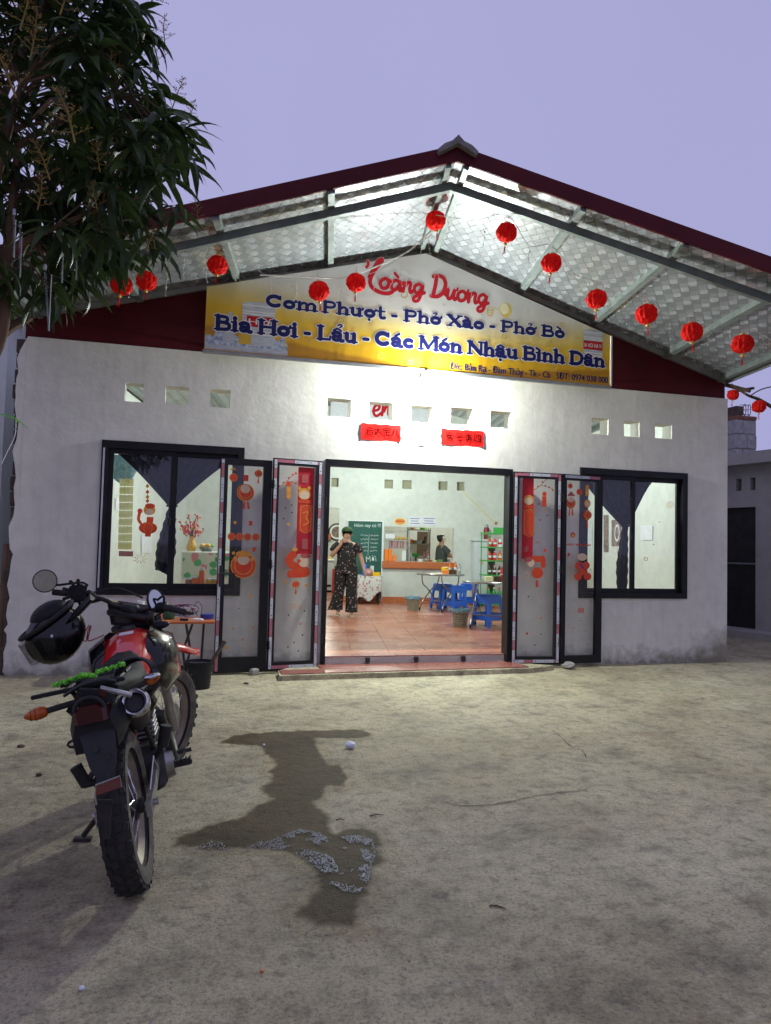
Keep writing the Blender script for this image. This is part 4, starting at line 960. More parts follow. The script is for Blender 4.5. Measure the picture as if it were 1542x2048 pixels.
# ================================================================ paper strips on the wall
for txt, (u0, u1), lab, ty in (('吉大宅八', (1.864, 2.332), 'red paper strip with four characters left of the door lamp', 'x'), ('安平季四', (2.815, 3.345), 'red paper strip with four characters right of the door lamp', 'x')):
    z0, z1 = 2.566, 2.752
    s = MB(); s.grid(lambda u, v: (u0+(u1-u0)*u+0.006*math.sin(v*9), -0.004-0.003*math.sin(u*7+v*3)-0.006*(abs(u-0.5)*2)**8, z0+(z1-z0)*v+0.004*math.sin(u*23)), 12, 4)
    o = tag(s.build('red_paper_sign', 'red_paper'), lab, 'sign', 'red paper strips over the door')
    for k, ch in enumerate(txt):
        x = u0+(u1-u0)*(0.10+0.215*k); font_text('character', ch, 0.078, 'ink', o, face_T((x, -0.0145, z0+0.062)) @ Matrix.Rotation(random.uniform(-.08, .08), 4, 'Z'), 0.006)
s = MB(); s.grid(lambda u, v: (2.518+0.10*u, -0.006-0.05*v**3*0, 2.538+0.22*v), 2, 4); o = tag(s.build('paper_charm', 'cream_paper'), 'narrow cream paper slip on the wall between the red strips', 'paper')
mb = MB()
for k in range(4): disc(mb, (2.565, 2.72-k*0.045), 0.018, 0.015, -0.0075, 8)
mb.build('printed_mark', 'gold', o)
# ================================================================ lamps
lp = Vector((2.55, -0.255, 3.335))
lamp = thing('wall_lamp', 'lit bulb in a small holder on the wall under the banner', 'lamp', (lp.x, 0, lp.z))
mb = MB(); mb.cyl((lp.x, 0.0, lp.z-0.03), (lp.x, -0.20, lp.z+0.005), 0.02, n=10); mb.tube([(lp.x, -0.19, lp.z+0.003), (lp.x, -0.24, lp.z+0.005), (lp.x, -0.255, lp.z-0.008)], 0.02, 10); mb.build('holder', 'lamp_plastic', lamp, smooth=True)
mb = MB(); mb.lathe([(0.002, -0.10), (0.018, -0.095), (0.030, -0.075), (0.030, -0.055), (0.02, -0.025), (0.014, -0.01), (0.014, 0.0)], 12, Matrix.Translation(lp)); mb.build('bulb', 'bulb_glow', lamp, smooth=True)
ld = bpy.data.lights.new('bulb_light', 'POINT'); ld.energy = LAMP_OUT; ld.color = (0.93, 1.0, 0.98); ld.shadow_soft_size = 0.035
lo = bpy.data.objects.new('bulb_light', ld); col.objects.link(lo); lo.parent = lamp; lo.location = (0, -0.255, -0.075)
for i, (x, y, lab) in enumerate(((1.2, 2.6, 'lit tube lamp hung under the roof behind the left window'), (4.9, 2.4, 'lit tube lamp hung under the roof behind the right window'), (3.6, 5.6, 'lit tube lamp hung in front of the kitchen hatch'))):
    t = thing('tube_lamp', lab, 'lamp', (x, y, 3.2), -R(10.65), 'tube lamps under the roof')
    mb = MB(); mb.box(-0.6, 0.6, -0.03, 0.03, 0, 0.05); mb.build('housing', 'white_plastic', t, local=True)
    mb = MB(); mb.cyl((-0.58, 0, -0.03), (0.58, 0, -0.03), 0.014, n=8); mb.build('tube', 'tube_glow', t, local=True)
    for sx in (-0.5, 0.5):
        mb = MB(); mb.cyl((sx, 0, 0.05), (sx, 0, 1.0), 0.004, n=5); mb.build('rod', 'steel', t, local=True)
    la = bpy.data.lights.new('tube_light', 'POINT'); la.shadow_soft_size = 0.12; la.energy = LAMP_IN; la.color = (0.86, 1.0, 0.95)
    lo = bpy.data.objects.new('tube_light', la); col.objects.link(lo); lo.parent = t; lo.location = (0, 0, -0.14)
for x, y, lab, e in ((6.3, 9.4, 'lit tube lamp over the kitchen worktop', 120), (3.3, 10.2, 'lit tube lamp in the back passage by the freezer', 80)):
    t = thing('tube_lamp', lab, 'lamp', (x, y, 2.75), -R(10.65), 'tube lamps behind the back wall')
    mb = MB(); mb.box(-0.3, 0.3, -0.03, 0.03, 0, 0.05); mb.build('housing', 'white_plastic', t, local=True)
    mb = MB(); mb.cyl((-0.28, 0, -0.03), (0.28, 0, -0.03), 0.014, n=8); mb.build('tube', 'tube_glow', t, local=True)
    la = bpy.data.lights.new('tube_light', 'POINT'); la.shadow_soft_size = 0.1; la.energy = e; la.color = (0.95, 1.0, 0.86)
    lo = bpy.data.objects.new('tube_light', la); col.objects.link(lo); lo.parent = t; lo.location = (0, 0, -0.14)
# ================================================================ lanterns and light strings
def roof_at(x, y):
    x0 = x-AXB.x/AXB.y*y; return gz(x0)
def make_lantern():
    root = thing('paper_lantern')
    mb = MB(); rings = []; nu = 28
    for i in range(11):
        a = -math.pi/2+math.pi*i/10; ring = []
        for j in range(nu):
            k = 1.0+(0.06 if j % 2 else -0.06)*math.cos(a)+0.13*noise.noise(Vector((j*.9, i*.9, 0)))
            rr = (0.022+0.073*math.cos(a)**0.8)*k; ring.append((rr*math.cos(2*math.pi*j/nu), rr*math.sin(2*math.pi*j/nu), 0.082*math.sin(a)+0.012*noise.noise(Vector((j*.9, i*.8, 3)))))
        rings.append(ring)
    mb.loft(rings); mb.build('body', 'lantern_paper', root, local=True)
    mb = MB(); mb.cyl((0, 0, 0.078), (0, 0, 0.096), 0.024, n=10); mb.build('cap', 'gold', root, local=True)
    mb = MB(); mb.cyl((0, 0, 0.09), (0, 0, 0.17), 0.0016, n=5); mb.build('loop', 'red_wire', root, local=True)
    mb = MB(); mb.sphere((0, 0, -0.108), (0.018, 0.018, 0.014), 8, 6); mb.cyl((0, 0, -0.08), (0, 0, -0.10), 0.003, n=5); mb.build('bead', 'gold', root, local=True)
    mb = MB()
    for j in range(7): a = j*0.9; mb.cyl((0, 0, -0.115), (0.010*math.cos(a), 0.010*math.sin(a), -0.20), 0.0022, 0.0015, n=4)
    mb.build('tassel', 'red_paper', root, local=True)
    return root
LN = [((243,570),-1.0,'partly hidden among the mango leaves, left of the gable'),((293,562),-1.0,'just right of the leaf tips, by the left gable panel'),((435,530),-1.05,'above the left end of the banner'),((638,582),-1.15,'hanging low over the blue lettering, left of the script name'),((712,565),-1.2,'hanging at the first letter of the red script name'),
      ((871,441),-1.15,'under the roof ridge'),((1013,465),-1.75,'first one right of the ridge'),((1103,526),-1.75,'second one right of the ridge'),((1193,598),-1.75,'third one right of the ridge, in front of the purlin'),((1293,628),-1.8,'fourth one right of the ridge'),((1384,664),-1.8,'fifth one right of the ridge'),((1485,688),-1.85,'outermost one under the right eave'),
      ((1466,790),-0.5,'beside the right corner of the wall below the eave'),((1518,813),-0.55,'on the bare branch at the right edge')]
lan = make_lantern(); tops = []
for i, ((u, v), y, lab) in enumerate(LN):
    p = at(u, v, y=y)
    o = lan if i == 0 else copy_tree(lan)
    k = {12: 0.72, 13: 0.82}.get(i, 1.0)*random.uniform(0.94, 1.04)*((0.0+(p-CAM).length)/7.6 if i < 12 else 1.0)
    place(o, p, random.uniform(0, 6), k)
    o.rotation_euler = (random.uniform(-.12, .12), random.uniform(-.12, .12), random.uniform(0, 6))
    tag(o, 'red paper lantern '+lab, 'lantern', 'red paper lanterns on the string')
    tops.append(p+Vector((0, 0, 0.17*k)))
def strand_set(name, label, path, n, seed, lmin=0.12, lmax=0.34):
    root = thing(name, label, 'light string', path[0], group='icicle light strings')
    pts = cat_rom(path, 8); mb = MB(); mb.tube(pts, 0.0028, 5); mb.build('main_wire', 'wire_white', root)
    rn = random.Random(seed)
    for k in range(n):
        q = pts[int((k+0.5)/n*(len(pts)-1))]; L_ = rn.uniform(lmin, lmax); w = MB(); c = [q]
        for j in range(1, 5): c.append(q+Vector((rn.uniform(-.012, .012), rn.uniform(-.012, .012), -L_*j/4)))
        w.tube(c, 0.0016, 4); so = w.build('strand', 'wire_white', root)
        for j in range(1, 5):
            b_ = MB(); b_.sphere(c[j]+Vector((0.004, 0, 0)), (0.005, 0.005, 0.009), 6, 4); b_.build('bulb', 'bulb_tip', so)
    return root
pk = at(862, 470, y=-1.1)
strand_set('icicle_lights', 'white icicle light string sagging from the ridge across the banner to the left eave', [at(210,545,y=-0.95), tops[0], tops[1], at(360,520,y=-1.0), tops[2]+EZ*0.02, at(540,553,y=-1.1), tops[3]-EZ*0.04, at(690,556,y=-1.15), at(760,540,y=-1.15), at(840,485,y=-1.15), pk], 17, 4)
strand_set('icicle_lights', 'white icicle light string running from the ridge down to the right eave', [at(872,430,y=-1.3), at(950,440,y=-1.6), tops[6], at(1058,490,y=-1.75), tops[7], at(1150,548,y=-1.75), tops[8], at(1240,590,y=-1.78), tops[9], at(1340,635,y=-1.8), tops[10], at(1430,662,y=-1.82), tops[11], at(1560,690,y=-1.9)], 15, 9)
# white cord with ball ends looped along the left half of the banner
cr = [at(u, v, y=-0.9) for u, v in ((868,455),(820,500),(760,530),(700,552),(660,556),(600,553),(520,550))]
mb = MB(); mb.tube(cat_rom(cr, 8), 0.006, 6); tag(mb.build('white_cable', 'wire_white', smooth=True), 'thick white cable drooping from the ridge to the left over the banner', 'cable')

# ================================================================ table under the left window
tb = thing('folding_table', 'small orange topped folding table with thin legs under the left window', 'table', (-0.1, -0.33, 0))
mb = MB(); mb.bbox(-0.62, 0.315, -0.56, -0.14, 0.565, 0.592, 0.006); mb.build('table_top', 'wood_orange', tb)
for pts in ([(0.10,-0.52,0.56),(0.02,-0.50,0.30),(0.06,-0.52,0.012)],[(0.02,-0.52,0.012),(0.09,-0.50,0.30),(0.04,-0.52,0.56)],[(0.22,-0.18,0.56),(0.20,-0.18,0.012)],[(-0.45,-0.50,0.56),(-0.38,-0.50,0.012)],[(-0.40,-0.18,0.56),(-0.44,-0.18,0.012)]):
    mb = MB(); mb.tube(pts, 0.012, 8); mb.build('leg', 'dark_metal', tb)
mb = MB(); mb.tube([(0.03,-0.51,0.12),(0.21,-0.19,0.12)], 0.009, 6); mb.build('brace', 'rust', tb)
zt = 0.592
wb_ = thing('wire_bundle', 'tangled bundle of blue and red wire lying on the orange table', 'wire', (0.02, -0.36, zt))
rn = random.Random(11)
for k in range(9):
    mb = MB(); c0 = Vector((-0.06+0.17*rn.random(), -0.40+0.1*rn.random(), zt+0.05+0.05*rn.random())); pts = []
    a0 = rn.uniform(0, 6); rx, rz = rn.uniform(0.06, 0.12), rn.uniform(0.035, 0.065); til = rn.uniform(-1, 1)
    for j in range(15):
        a = a0+j*0.62; pts.append(c0+Vector((rx*math.cos(a), 0.05*math.sin(a)*til, max(-c0.z+zt+0.004, rz*math.sin(a)))))
    mb.tube(cat_rom(pts, 3), 0.0035, 5); mb.build('wire_loop', ('tin_blue', 'red_wire', 'black_plastic', 'wire_white')[k % 4], wb_)
mb = MB(); mb.tube(cat_rom([at(395,1232,y=-.36), at(388,1215,y=-.36), at(396,1203,y=-.36), at(404,1215,y=-.36), at(400,1235,y=-.36)], 5), 0.003, 5); mb.build('wire_end', 'black_plastic', wb_)
p = Vector((0.245, -0.34, zt)); mb = MB(); mb.lathe([(0.001, 0), (0.062, 0), (0.064, 0.004), (0.064, 0.038), (0.066, 0.038), (0.066, 0.050), (0.06, 0.053), (0.001, 0.053)], 20, Matrix.Translation(p)); tag(mb.build('round_tin', 'tin_blue', smooth=True), 'dark blue round tin at the right end of the orange table', 'tin')
mb = MB(); mb.bbox(0.10, 0.20, -0.50, -0.44, zt, zt+0.016, 0.004, Matrix.Translation((0.15, -0.47, 0)) @ Matrix.Rotation(-0.3, 4, 'Z') @ Matrix.Translation((-0.15, 0.47, 0))); tag(mb.build('paper_slip', 'white_paper'), 'flat white packet on the orange table beside the tin', 'packet')
mb = MB(); mb.bbox(-0.02, 0.06, -0.53, -0.49, zt, zt+0.022, 0.006); tag(mb.build('remote_control', 'black_plastic'), 'small black gadget at the front edge of the orange table', 'gadget')
p = Vector((-0.40, -0.33, zt)); cp_ = thing('paper_cups', 'stack of pale green paper cups on the table behind the motorcycle', 'cups', p)
for k in range(3):
    mb = MB(); mb.lathe([(0.028, 0.0), (0.036, 0.11), (0.039, 0.112), (0.038, 0.118), (0.034, 0.112), (0.026, 0.004)], 16, Matrix.Translation(p+Vector((0, 0, 0.03*k)))); mb.build('cup', 'bag_blue' if k == 0 else 'white_plastic', cp_, smooth=True)
p = Vector((-0.24, -0.30, zt)); mb = MB(); mb.lathe([(0.001, 0), (0.038, 0), (0.042, 0.02), (0.042, 0.12), (0.03, 0.14), (0.012, 0.15), (0.012, 0.165), (0.001, 0.165)], 14, Matrix.Translation(p)); tag(mb.build('red_jar', 'red_plastic', smooth=True), 'red jar on the table next to the mirror of the motorcycle', 'jar')
p = Vector((-0.13, -0.36, zt)); mb = MB(); mb.lathe([(0.001, 0), (0.05, 0), (0.062, 0.03), (0.058, 0.065), (0.04, 0.085), (0.001, 0.09)], 14, Matrix.Translation(p)); tag(mb.build('green_pouch', 'green_cloth', smooth=True), 'squat grey green pot left of the wire bundle', 'pot')
# bucket with a stick
bp_ = at(395, 1376, z=0); bk = thing('bucket', 'black plastic bucket standing before the outer left door leaf', 'bucket', bp_)
mb = MB(); mb.lathe([(0.001, 0.004), (0.112, 0.0), (0.132, 0.235), (0.140, 0.24), (0.140, 0.252), (0.128, 0.252), (0.108, 0.02), (0.001, 0.016)], 26, Matrix.Translation(bp_)); mb.build('tub', 'black_plastic', bk, smooth=True)
mb = MB(); mb.tube([bp_+Vector((0.136*math.cos(a), 0.136*math.sin(a)*0.35-0.1*math.sin(a), 0.235-0.07*math.sin(a))) for a in [math.pi*i/10 for i in range(11)]], 0.004, 6); mb.build('bail', 'dark_metal', bk)
mb = MB(); mb.bbox(-0.10, 0.10, -0.10, 0.10, 0.20, 0.222, 0.03, Matrix.Translation(bp_)); mb.build('water', 'screen', bk)
mb = MB(); mb.tube([bp_+Vector((0.05, -0.02, 0.03)), bp_+Vector((0.14, 0.05, 0.26)), bp_+Vector((0.24, 0.10, 0.42))], [0.016, 0.018, 0.02], 8); tag(mb.build('wooden_stick', 'wood_dark', smooth=True), 'thick wooden stick leaning out of the black bucket', 'stick')
# litter and stones
def rock(name, m_, p, r_, lab, cat, seed, flat=0.7):
    rn = random.Random(seed); mb = MB(); mb.sphere((0, 0, 0), 1.0, 9, 6)
    for q in mb.v: k = 1+0.35*noise.noise(q*1.3+Vector((seed, 0, 0))); q *= k; q.x *= r_; q.y *= r_; q.z *= r_*flat
    zm = min(q.z for q in mb.v); mb.v = [q+Vector((p.x, p.y, p.z-zm)) for q in mb.v]; tag(mb.build(name, m_), lab, cat)
p = at(508, 1350, z=0); mb = MB(); mb.bbox(-0.045, 0.045, -0.035, 0.035, 0, 0.065, 0.012, Matrix.Translation(p) @ Matrix.Rotation(0.5, 4, 'Z')); tag(mb.build('rubble_piece', 'stone'), 'squarish lump of rubble under the outer left door leaf', 'rubble')
rock('crumpled_paper', 'white_paper', at(700, 1497, z=0), 0.036, 'crumpled white paper lying right of the wet patch', 'paper', 4, 0.6)
rock('rubble_piece', 'stone', at(1137, 1338, z=0), 0.072, 'dark and pale rubble lump at the foot of the outer right door leaf', 'rubble', 8, 0.55)
rock('scrap', 'black_plastic', at(492, 1368, z=0), 0.03, 'small flat black scrap on the ground in front of the left doors', 'scrap', 2, 0.25)
rock('scrap', 'white_paper', at(528, 1491, z=0.004), 0.010, 'tiny white crumb inside the top of the wet patch', 'scrap', 3, 0.6)
rock('dead_leaf', 'wood_dark', at(42, 1494, z=0), 0.026, 'dark dead leaf left of the motorcycle wheel', 'leaf', 6, 0.3)
rock('dead_leaf', 'wood_dark', at(78, 1552, z=0), 0.018, 'small dark clod on the yard below the orange indicator', 'clod', 7, 0.5)
rock('cigarette_end', 'wood_orange', at(523, 1945, z=0), 0.008, 'tiny orange scrap in the foreground of the yard', 'scrap', 9, 0.6)
rock('pebble', 'white_paper', at(163, 1980, z=0), 0.009, 'tiny white pebble near the lower left corner', 'pebble', 12, 0.7)
for k, (u0, v0, u1, v1, lab) in enumerate(((740, 1632, 768, 1630, 'thin twig lying right of the puddle neck'), (978, 1812, 1012, 1817, 'thin twig in the right foreground'), (672, 1640, 690, 1640, 'short brown twig beside the suds'))):
    a, b = at(u0, v0, z=0.004), at(u1, v1, z=0.004); mb = MB(); mb.tube([a, (a+b)/2+Vector((0, 0.01, 0.003)), b], [0.003, 0.0025, 0.0015], 5); tag(mb.build('twig', 'wood_dark'), lab, 'twig')
rn = random.Random(21); mb = MB()
for k in range(4200):
    x, y = rn.uniform(-2.2, 6.5), rn.uniform(-6.4, -0.2); r_ = rn.choice((0.0018, 0.0022, 0.003, 0.0035, 0.0045, 0.006))
    if noise.noise(Vector((x*0.9, y*0.9, 4))) < -0.15: continue
    q = Vector((x, y, 0))
    mb.add([q+Vector((r_*rn.uniform(.6, 1.2)*math.cos(a), r_*rn.uniform(.6, 1.2)*math.sin(a), 0)) for a in (0, 1.3, 2.5, 3.8, 5)]+[q+Vector((0, 0, r_*0.8))], [(0, 1, 5), (1, 2, 5), (2, 3, 5), (3, 4, 5), (4, 0, 5)])
tag(mb.build('grit', 'stone', recalc=False), 'loose grit scattered over the concrete yard', 'grit', kind='stuff')

# ================================================================ curtains in the windows
def curtain(name, lab, w, tie_u, tie_z, left_fn, right_fn, tail):
    a, b, c, d = w; mb = MB(); zt_ = d-0.06; N_ = 40
    def fn(u, v):
        z = zt_+(tie_z-zt_)*v; xl, xr = left_fn(v), right_fn(v); x = xl+(xr-xl)*u
        return (x, 0.150+0.034*math.sin(u*34+v*2)*(1-0.5*v)+0.012*math.sin(u*11), z-0.05*math.sin(math.pi*u)*(1-v)*0)
    mb.grid(fn, N_, 18)
    root = tag(mb.build(name, 'curtain_cloth', smooth=True, recalc=False, angle=180), lab, 'curtain')
    t_ = MB()
    def ft(u, v):
        z = tie_z+(tail[2]-tie_z)*v; cx = tie_u+(tail[0]-tie_u)*v; hw = 0.035+(tail[1]-0.035)*min(1, v*1.6)*(1-0.25*max(0, v-0.7)/0.3)
        return (cx+hw*(2*u-1)+0.006*math.sin(v*40), 0.145+0.022*math.sin(u*19+v*3), z+0.03*math.cos(u*3.1)*v)
    t_.grid(ft, 18, 24); t_.build('tail', 'curtain_cloth', root, smooth=True, recalc=False, angle=180)
    k = MB(); k.tube([(tie_u+0.05*math.cos(q), 0.145+0.035*math.sin(q), tie_z) for q in [2*math.pi*i/12 for i in range(12)]], 0.012, 6, True); k.build('tie_band', 'curtain_cloth', root)
    return root
tieL = at(344, 1012, y=0.145); cu1 = curtain('curtain', 'dark navy swag curtain tied in the middle of the left window', WL, tieL.x, tieL.z,
    lambda v: -0.77+(tieL.x-0.04+0.77)*(v**0.85), lambda v: 0.55+(tieL.x+0.04-0.55)*(v**0.8), (at(326, 1140, y=0.145).x, 0.10, at(330, 1146, y=0.145).z))
tieR = at(1250, 1052, y=0.145); cu2 = curtain('curtain', 'dark navy swag curtain tied in the middle of the right window', WR, tieR.x, tieR.z,
    lambda v: 4.72+(tieR.x-0.04-4.72)*(v**1.15), lambda v: 5.78+(tieR.x+0.04-5.78)*(v**0.75), (at(1244, 1178, y=0.145).x, 0.085, at(1244, 1182, y=0.145).z))
for o in (cu1, cu2): o['group'] = 'curtains of the two windows'

# ================================================================ stickers on the glass
def on_px(T, u, v):
    """local (x, z) on a door plane seen at a pixel"""
    n_ = (T.to_3x3() @ Vector((0, 1, 0))); o_ = T @ Vector((0, 0.018, 0)); q = T.inverted() @ at(u, v, plane=(o_, n_)); return q.x, q.z
class Stick:
    def __init__(s, T, parent, d=0.0215, sg=-1): s.T = T; s.p = parent; s.d = d; s.sg = sg; s.k = 0
    def put(s, name, m_, fn):
        s.k += 1; y = s.d-0.0003*(s.k % 14); mb = MB(); fn(mb, y); return mb.build(name, m_, s.p, recalc=False)
    def disc(s, u, v, rx, rz, m_, nm='sticker', inner=0): x, z = on_px(s.T, u, v); s.put(nm, m_, lambda mb, y: disc(mb, (x, z), rx, rz, y, 18, inner, s.T))
    def rect(s, u0, v0, u1, v1, m_, nm='sticker'):
        x0, z0 = on_px(s.T, u0, v1); x1, z1 = on_px(s.T, u1, v0); s.put(nm, m_, lambda mb, y: rect(mb, x0, x1, z0, z1, y, s.T))
    def poly(s, pts, m_, nm='sticker'):
        q = [on_px(s.T, u, v) for u, v in pts]; s.put(nm, m_, lambda mb, y: mb.add([(a, y, b) for a, b in q], [tuple(range(len(q)))], s.T))
    def stroke(s, pts, w, m_, nm='sticker'):
        q = [on_px(s.T, u, v) for u, v in pts]; q = [(p.x, p.y) for p in cat_rom([(a, b, 0) for a, b in q], 5)]; s.put(nm, m_, lambda mb, y: ribbon(mb, q, w, s.T, y))
    def lantern(s, u, v, r_):
        s.disc(u, v, r_*1.15, r_, 'sticker_red'); s.disc(u, v, r_*0.6, r_*0.9, 'sticker_gold', inner=0.85); x, z = on_px(s.T, u, v)
        s.put('sticker', 'sticker_gold', lambda mb, y: (rect(mb, x-r_*.5, x+r_*.5, z+r_*.92, z+r_*1.15, y, s.T), rect(mb, x-r_*.5, x+r_*.5, z-r_*1.15, z-r_*.92, y, s.T)))
        s.put('sticker', 'sticker_red', lambda mb, y: mb.add([(x-r_*.12, y, z-r_*1.2), (x+r_*.12, y, z-r_*1.2), (x+r_*.3, y, z-r_*2.9), (x-r_*.3, y, z-r_*2.9)], [(0, 1, 2, 3)], s.T))
    def badge(s, u, v, r_):
        """round festive ornament: red disc, gold rim, pale centre"""
        s.disc(u, v, r_*1.08, r_*1.08, 'sticker_gold'); s.disc(u, v, r_, r_, 'sticker_red'); s.disc(u, v, r_*0.78, r_*0.78, 'sticker_gold', inner=0.9)
    def blossom(s, u, v, w=0.55):
        s.stroke([(u-22*w, v+16*w), (u, v), (u+14*w, v-14*w), (u+26*w, v-18*w)], 0.006, 'lip'); s.stroke([(u, v), (u+20*w, v+6*w), (u+34*w, v+12*w)], 0.005, 'lip')
        for du, dv in ((-20, 12), (-8, 4), (4, -8), (14, -16), (22, -20), (22, 6), (32, 14), (12, 2)): s.disc(u+du*w, v+dv*w, 0.011, 0.011, 'sticker_red')
    def dots(s, lst, m_, r_=0.009):
        for u, v in lst: s.disc(u, v, r_, r_, m_)
D = {o.name: (o, T) for o, T, w, lw, rw in doors}
S = Stick(*reversed(D[dA.name]))
S.badge(491, 985, 0.085); S.disc(491, 978, 0.05, 0.045, 'sticker_cream'); S.rect(487, 950, 497, 962, 'sticker_red'); S.poly([(487,1003),(491,1003),(490,1018),(485,1018)], 'sticker_red'); S.poly([(494,1003),(497,1003),(500,1018),(495,1018)], 'sticker_red')
S.lantern(517, 947, 0.036); S.badge(467, 955, 0.04); S.poly([(460,940),(467,934),(474,940)], 'sticker_gold')
for k in range(4): S.badge(463+16.2*k, 1073+0.4*k, 0.037)
S.rect(498, 1042, 505, 1051, 'sticker_red'); S.poly([(507,1094),(513,1097),(509,1104),(503,1101)], 'sticker_red')
S.badge(487, 1131, 0.125); S.disc(487, 1120, 0.062, 0.052, 'sticker_cream'); S.disc(487, 1108, 0.08, 0.034, 'sticker_gold'); S.disc(471, 1118, 0.02, 0.025, 'sticker_gold'); S.disc(505, 1118, 0.02, 0.025, 'sticker_gold')
S.dots([(470,1045),(467,1106),(500,1192),(453,1295)], 'sticker_gold', 0.017); S.dots([(466,1257),(506,1255),(485,1279)], 'sticker_gold', 0.011); S.dots([(478,1217)], 'ink', 0.006)
for a in range(8): S.stroke([(495+4*math.cos(a*.785), 1296+5*math.sin(a*.785)), (495+10*math.cos(a*.785), 1296+12*math.sin(a*.785))], 0.004, 'sticker_gold')
S = Stick(*reversed(D[dB.name]))
S.rect(592, 936, 629, 1108, 'sheer_red', 'scroll'); S.rect(598, 1010, 625, 1063, 'sticker_red'); S.stroke([(602,1014),(620,1014),(620,1060),(602,1060),(602,1014)], 0.006, 'sticker_gold'); S.stroke([(606,1026),(616,1024),(612,1036),(618,1044),(607,1050)], 0.009, 'sticker_gold')
S.disc(609, 988, 0.072, 0.064, 'sticker_gold'); S.disc(609, 990, 0.058, 0.046, 'sticker_cream'); S.disc(599, 976, 0.020, 0.020, 'sticker_gold'); S.disc(619, 976, 0.020, 0.020, 'sticker_gold'); S.rect(596, 1000, 622, 1006, 'sticker_red')
S.rect(603, 950, 616, 966, 'lip'); S.rect(603, 1078, 616, 1098, 'lip')
S.blossom(574, 962, 0.8); S.badge(577, 968, 0.028); S.rect(573, 974, 582, 997, 'sticker_gold')
S.badge(598, 1122, 0.02)
S.stroke([(588,1108),(579,1118),(584,1130),(606,1138),(612,1146),(582,1148)], 0.085, 'sticker_red'); S.disc(608, 1124, 0.062, 0.056, 'sticker_cream'); S.disc(611, 1112, 0.06, 0.026, 'lip'); S.disc(590, 1099, 0.03, 0.02, 'sticker_gold')
S.lantern(592, 1169, 0.036); S.dots([(577,1048),(570,1163),(612,1171)], 'sticker_gold', 0.016); S.dots([(571,1016),(583,1010),(584,1025),(567,1037),(577,1230),(609,1222),(605,1270),(576,1294),(588,1285),(597,1302)], 'ink', 0.008); S.dots([(601,1248)], 'sticker_red', 0.011)
for k in range(5): S.stroke([(582+4.5*k, 1207), (583+4.5*k, 1219-2*(k % 2))], 0.006, 'sticker_gold')
S = Stick(*reversed(D[dC.name]))
S.rect(1043, 956, 1068, 1118, 'sheer_red', 'scroll'); S.rect(1046, 1018, 1069, 1070, 'sticker_red'); S.stroke([(1050,1022),(1066,1022),(1066,1067),(1050,1067),(1050,1022)], 0.006, 'sticker_gold')
S.disc(1058, 1000, 0.066, 0.06, 'sticker_gold'); S.disc(1058, 1002, 0.05, 0.042, 'sticker_cream'); S.rect(1048, 1011, 1069, 1016, 'sticker_red'); S.disc(1053, 1098, 0.026, 0.036, 'lip')
S.blossom(1082, 970, 0.75); S.badge(1089, 988, 0.028); S.rect(1084, 993, 1093, 1013, 'sticker_red')
S.poly([(1062,1112),(1088,1112),(1091,1116),(1091,1134),(1083,1138),(1082,1124),(1062,1124)], 'sticker_red'); S.disc(1075, 1146, 0.072, 0.066, 'sticker_red'); S.disc(1062, 1126, 0.045, 0.046, 'sticker_cream'); S.disc(1056, 1119, 0.05, 0.03, 'lip')
S.poly([(1072,1160),(1076,1160),(1077,1174),(1071,1174)], 'sticker_red'); S.disc(1054, 1150, 0.035, 0.038, 'sticker_cream', inner=0.75); S.disc(1090, 1101, 0.018, 0.022, 'sticker_red')
S.dots([(1078,1008),(1095,1031),(1080,1040),(1057,1193),(1082,1268),(1070,1290)], 'ink', 0.008); S.dots([(1092,1020),(1082,1236)], 'sticker_gold', 0.011); S.dots([(1054,1267)], 'sticker_red', 0.014); S.disc(1082, 1196, 0.016, 0.018, 'sticker_gold', inner=0.8)
x_, z_ = on_px(D[dC.name][1], 1071, 1086); font_text('sticker_lettering', '2025', 0.02, 'sticker_red', dC, D[dC.name][1] @ Matrix.Translation((x_, 0.019, z_)) @ Matrix.Rotation(math.pi/2, 4, 'X'), 0.02)
S = Stick(*reversed(D[dD.name]))
S.badge(1141, 972, 0.03); S.badge(1142, 1006, 0.062); S.disc(1142, 999, 0.045, 0.035, 'sticker_cream'); S.poly([(1139,1017),(1141,1017),(1140,1031),(1137,1031)], 'sticker_red'); S.poly([(1144,1017),(1146,1017),(1147,1031),(1143,1031)], 'sticker_red'); S.poly([(1134,992),(1142,982),(1151,992)], 'lip')
S.disc(1159, 984, 0.042, 0.036, 'sticker_red'); S.lantern(1175, 1030, 0.052); S.disc(1175, 1007, 0.045, 0.05, 'sticker_gold'); S.disc(1175, 1008, 0.03, 0.03, 'sticker_cream'); S.rect(1171, 970, 1178, 992, 'sticker_gold'); S.disc(1146, 1070, 0.034, 0.034, 'sticker_red'); S.disc(1146, 1071, 0.02, 0.02, 'sticker_gold')
for du, dv, r_ in ((0, 0, 0.055), (14, 0, 0.055), (-2, 22, 0.055), (17, 22, 0.055), (7, 11, 0.06)): S.disc(1158+du, 1131+dv, r_, r_*0.85, 'sticker_red')
S.disc(1164, 1114, 0.072, 0.045, 'sticker_cream'); S.stroke([(1160,1128),(1168,1137)], 0.016, 'tin_blue'); S.disc(1138, 1109, 0.018, 0.024, 'sticker_red')
for k in range(3): S.rect(1157+4*k, 1216, 1159.5+4*k, 1226, 'sticker_red')
S.dots([(1149,1200),(1161,1241),(1181,1139)], 'ink', 0.006); S.dots([(1148,1256),(1172,1262),(1175,1288)], 'sticker_gold', 0.010)
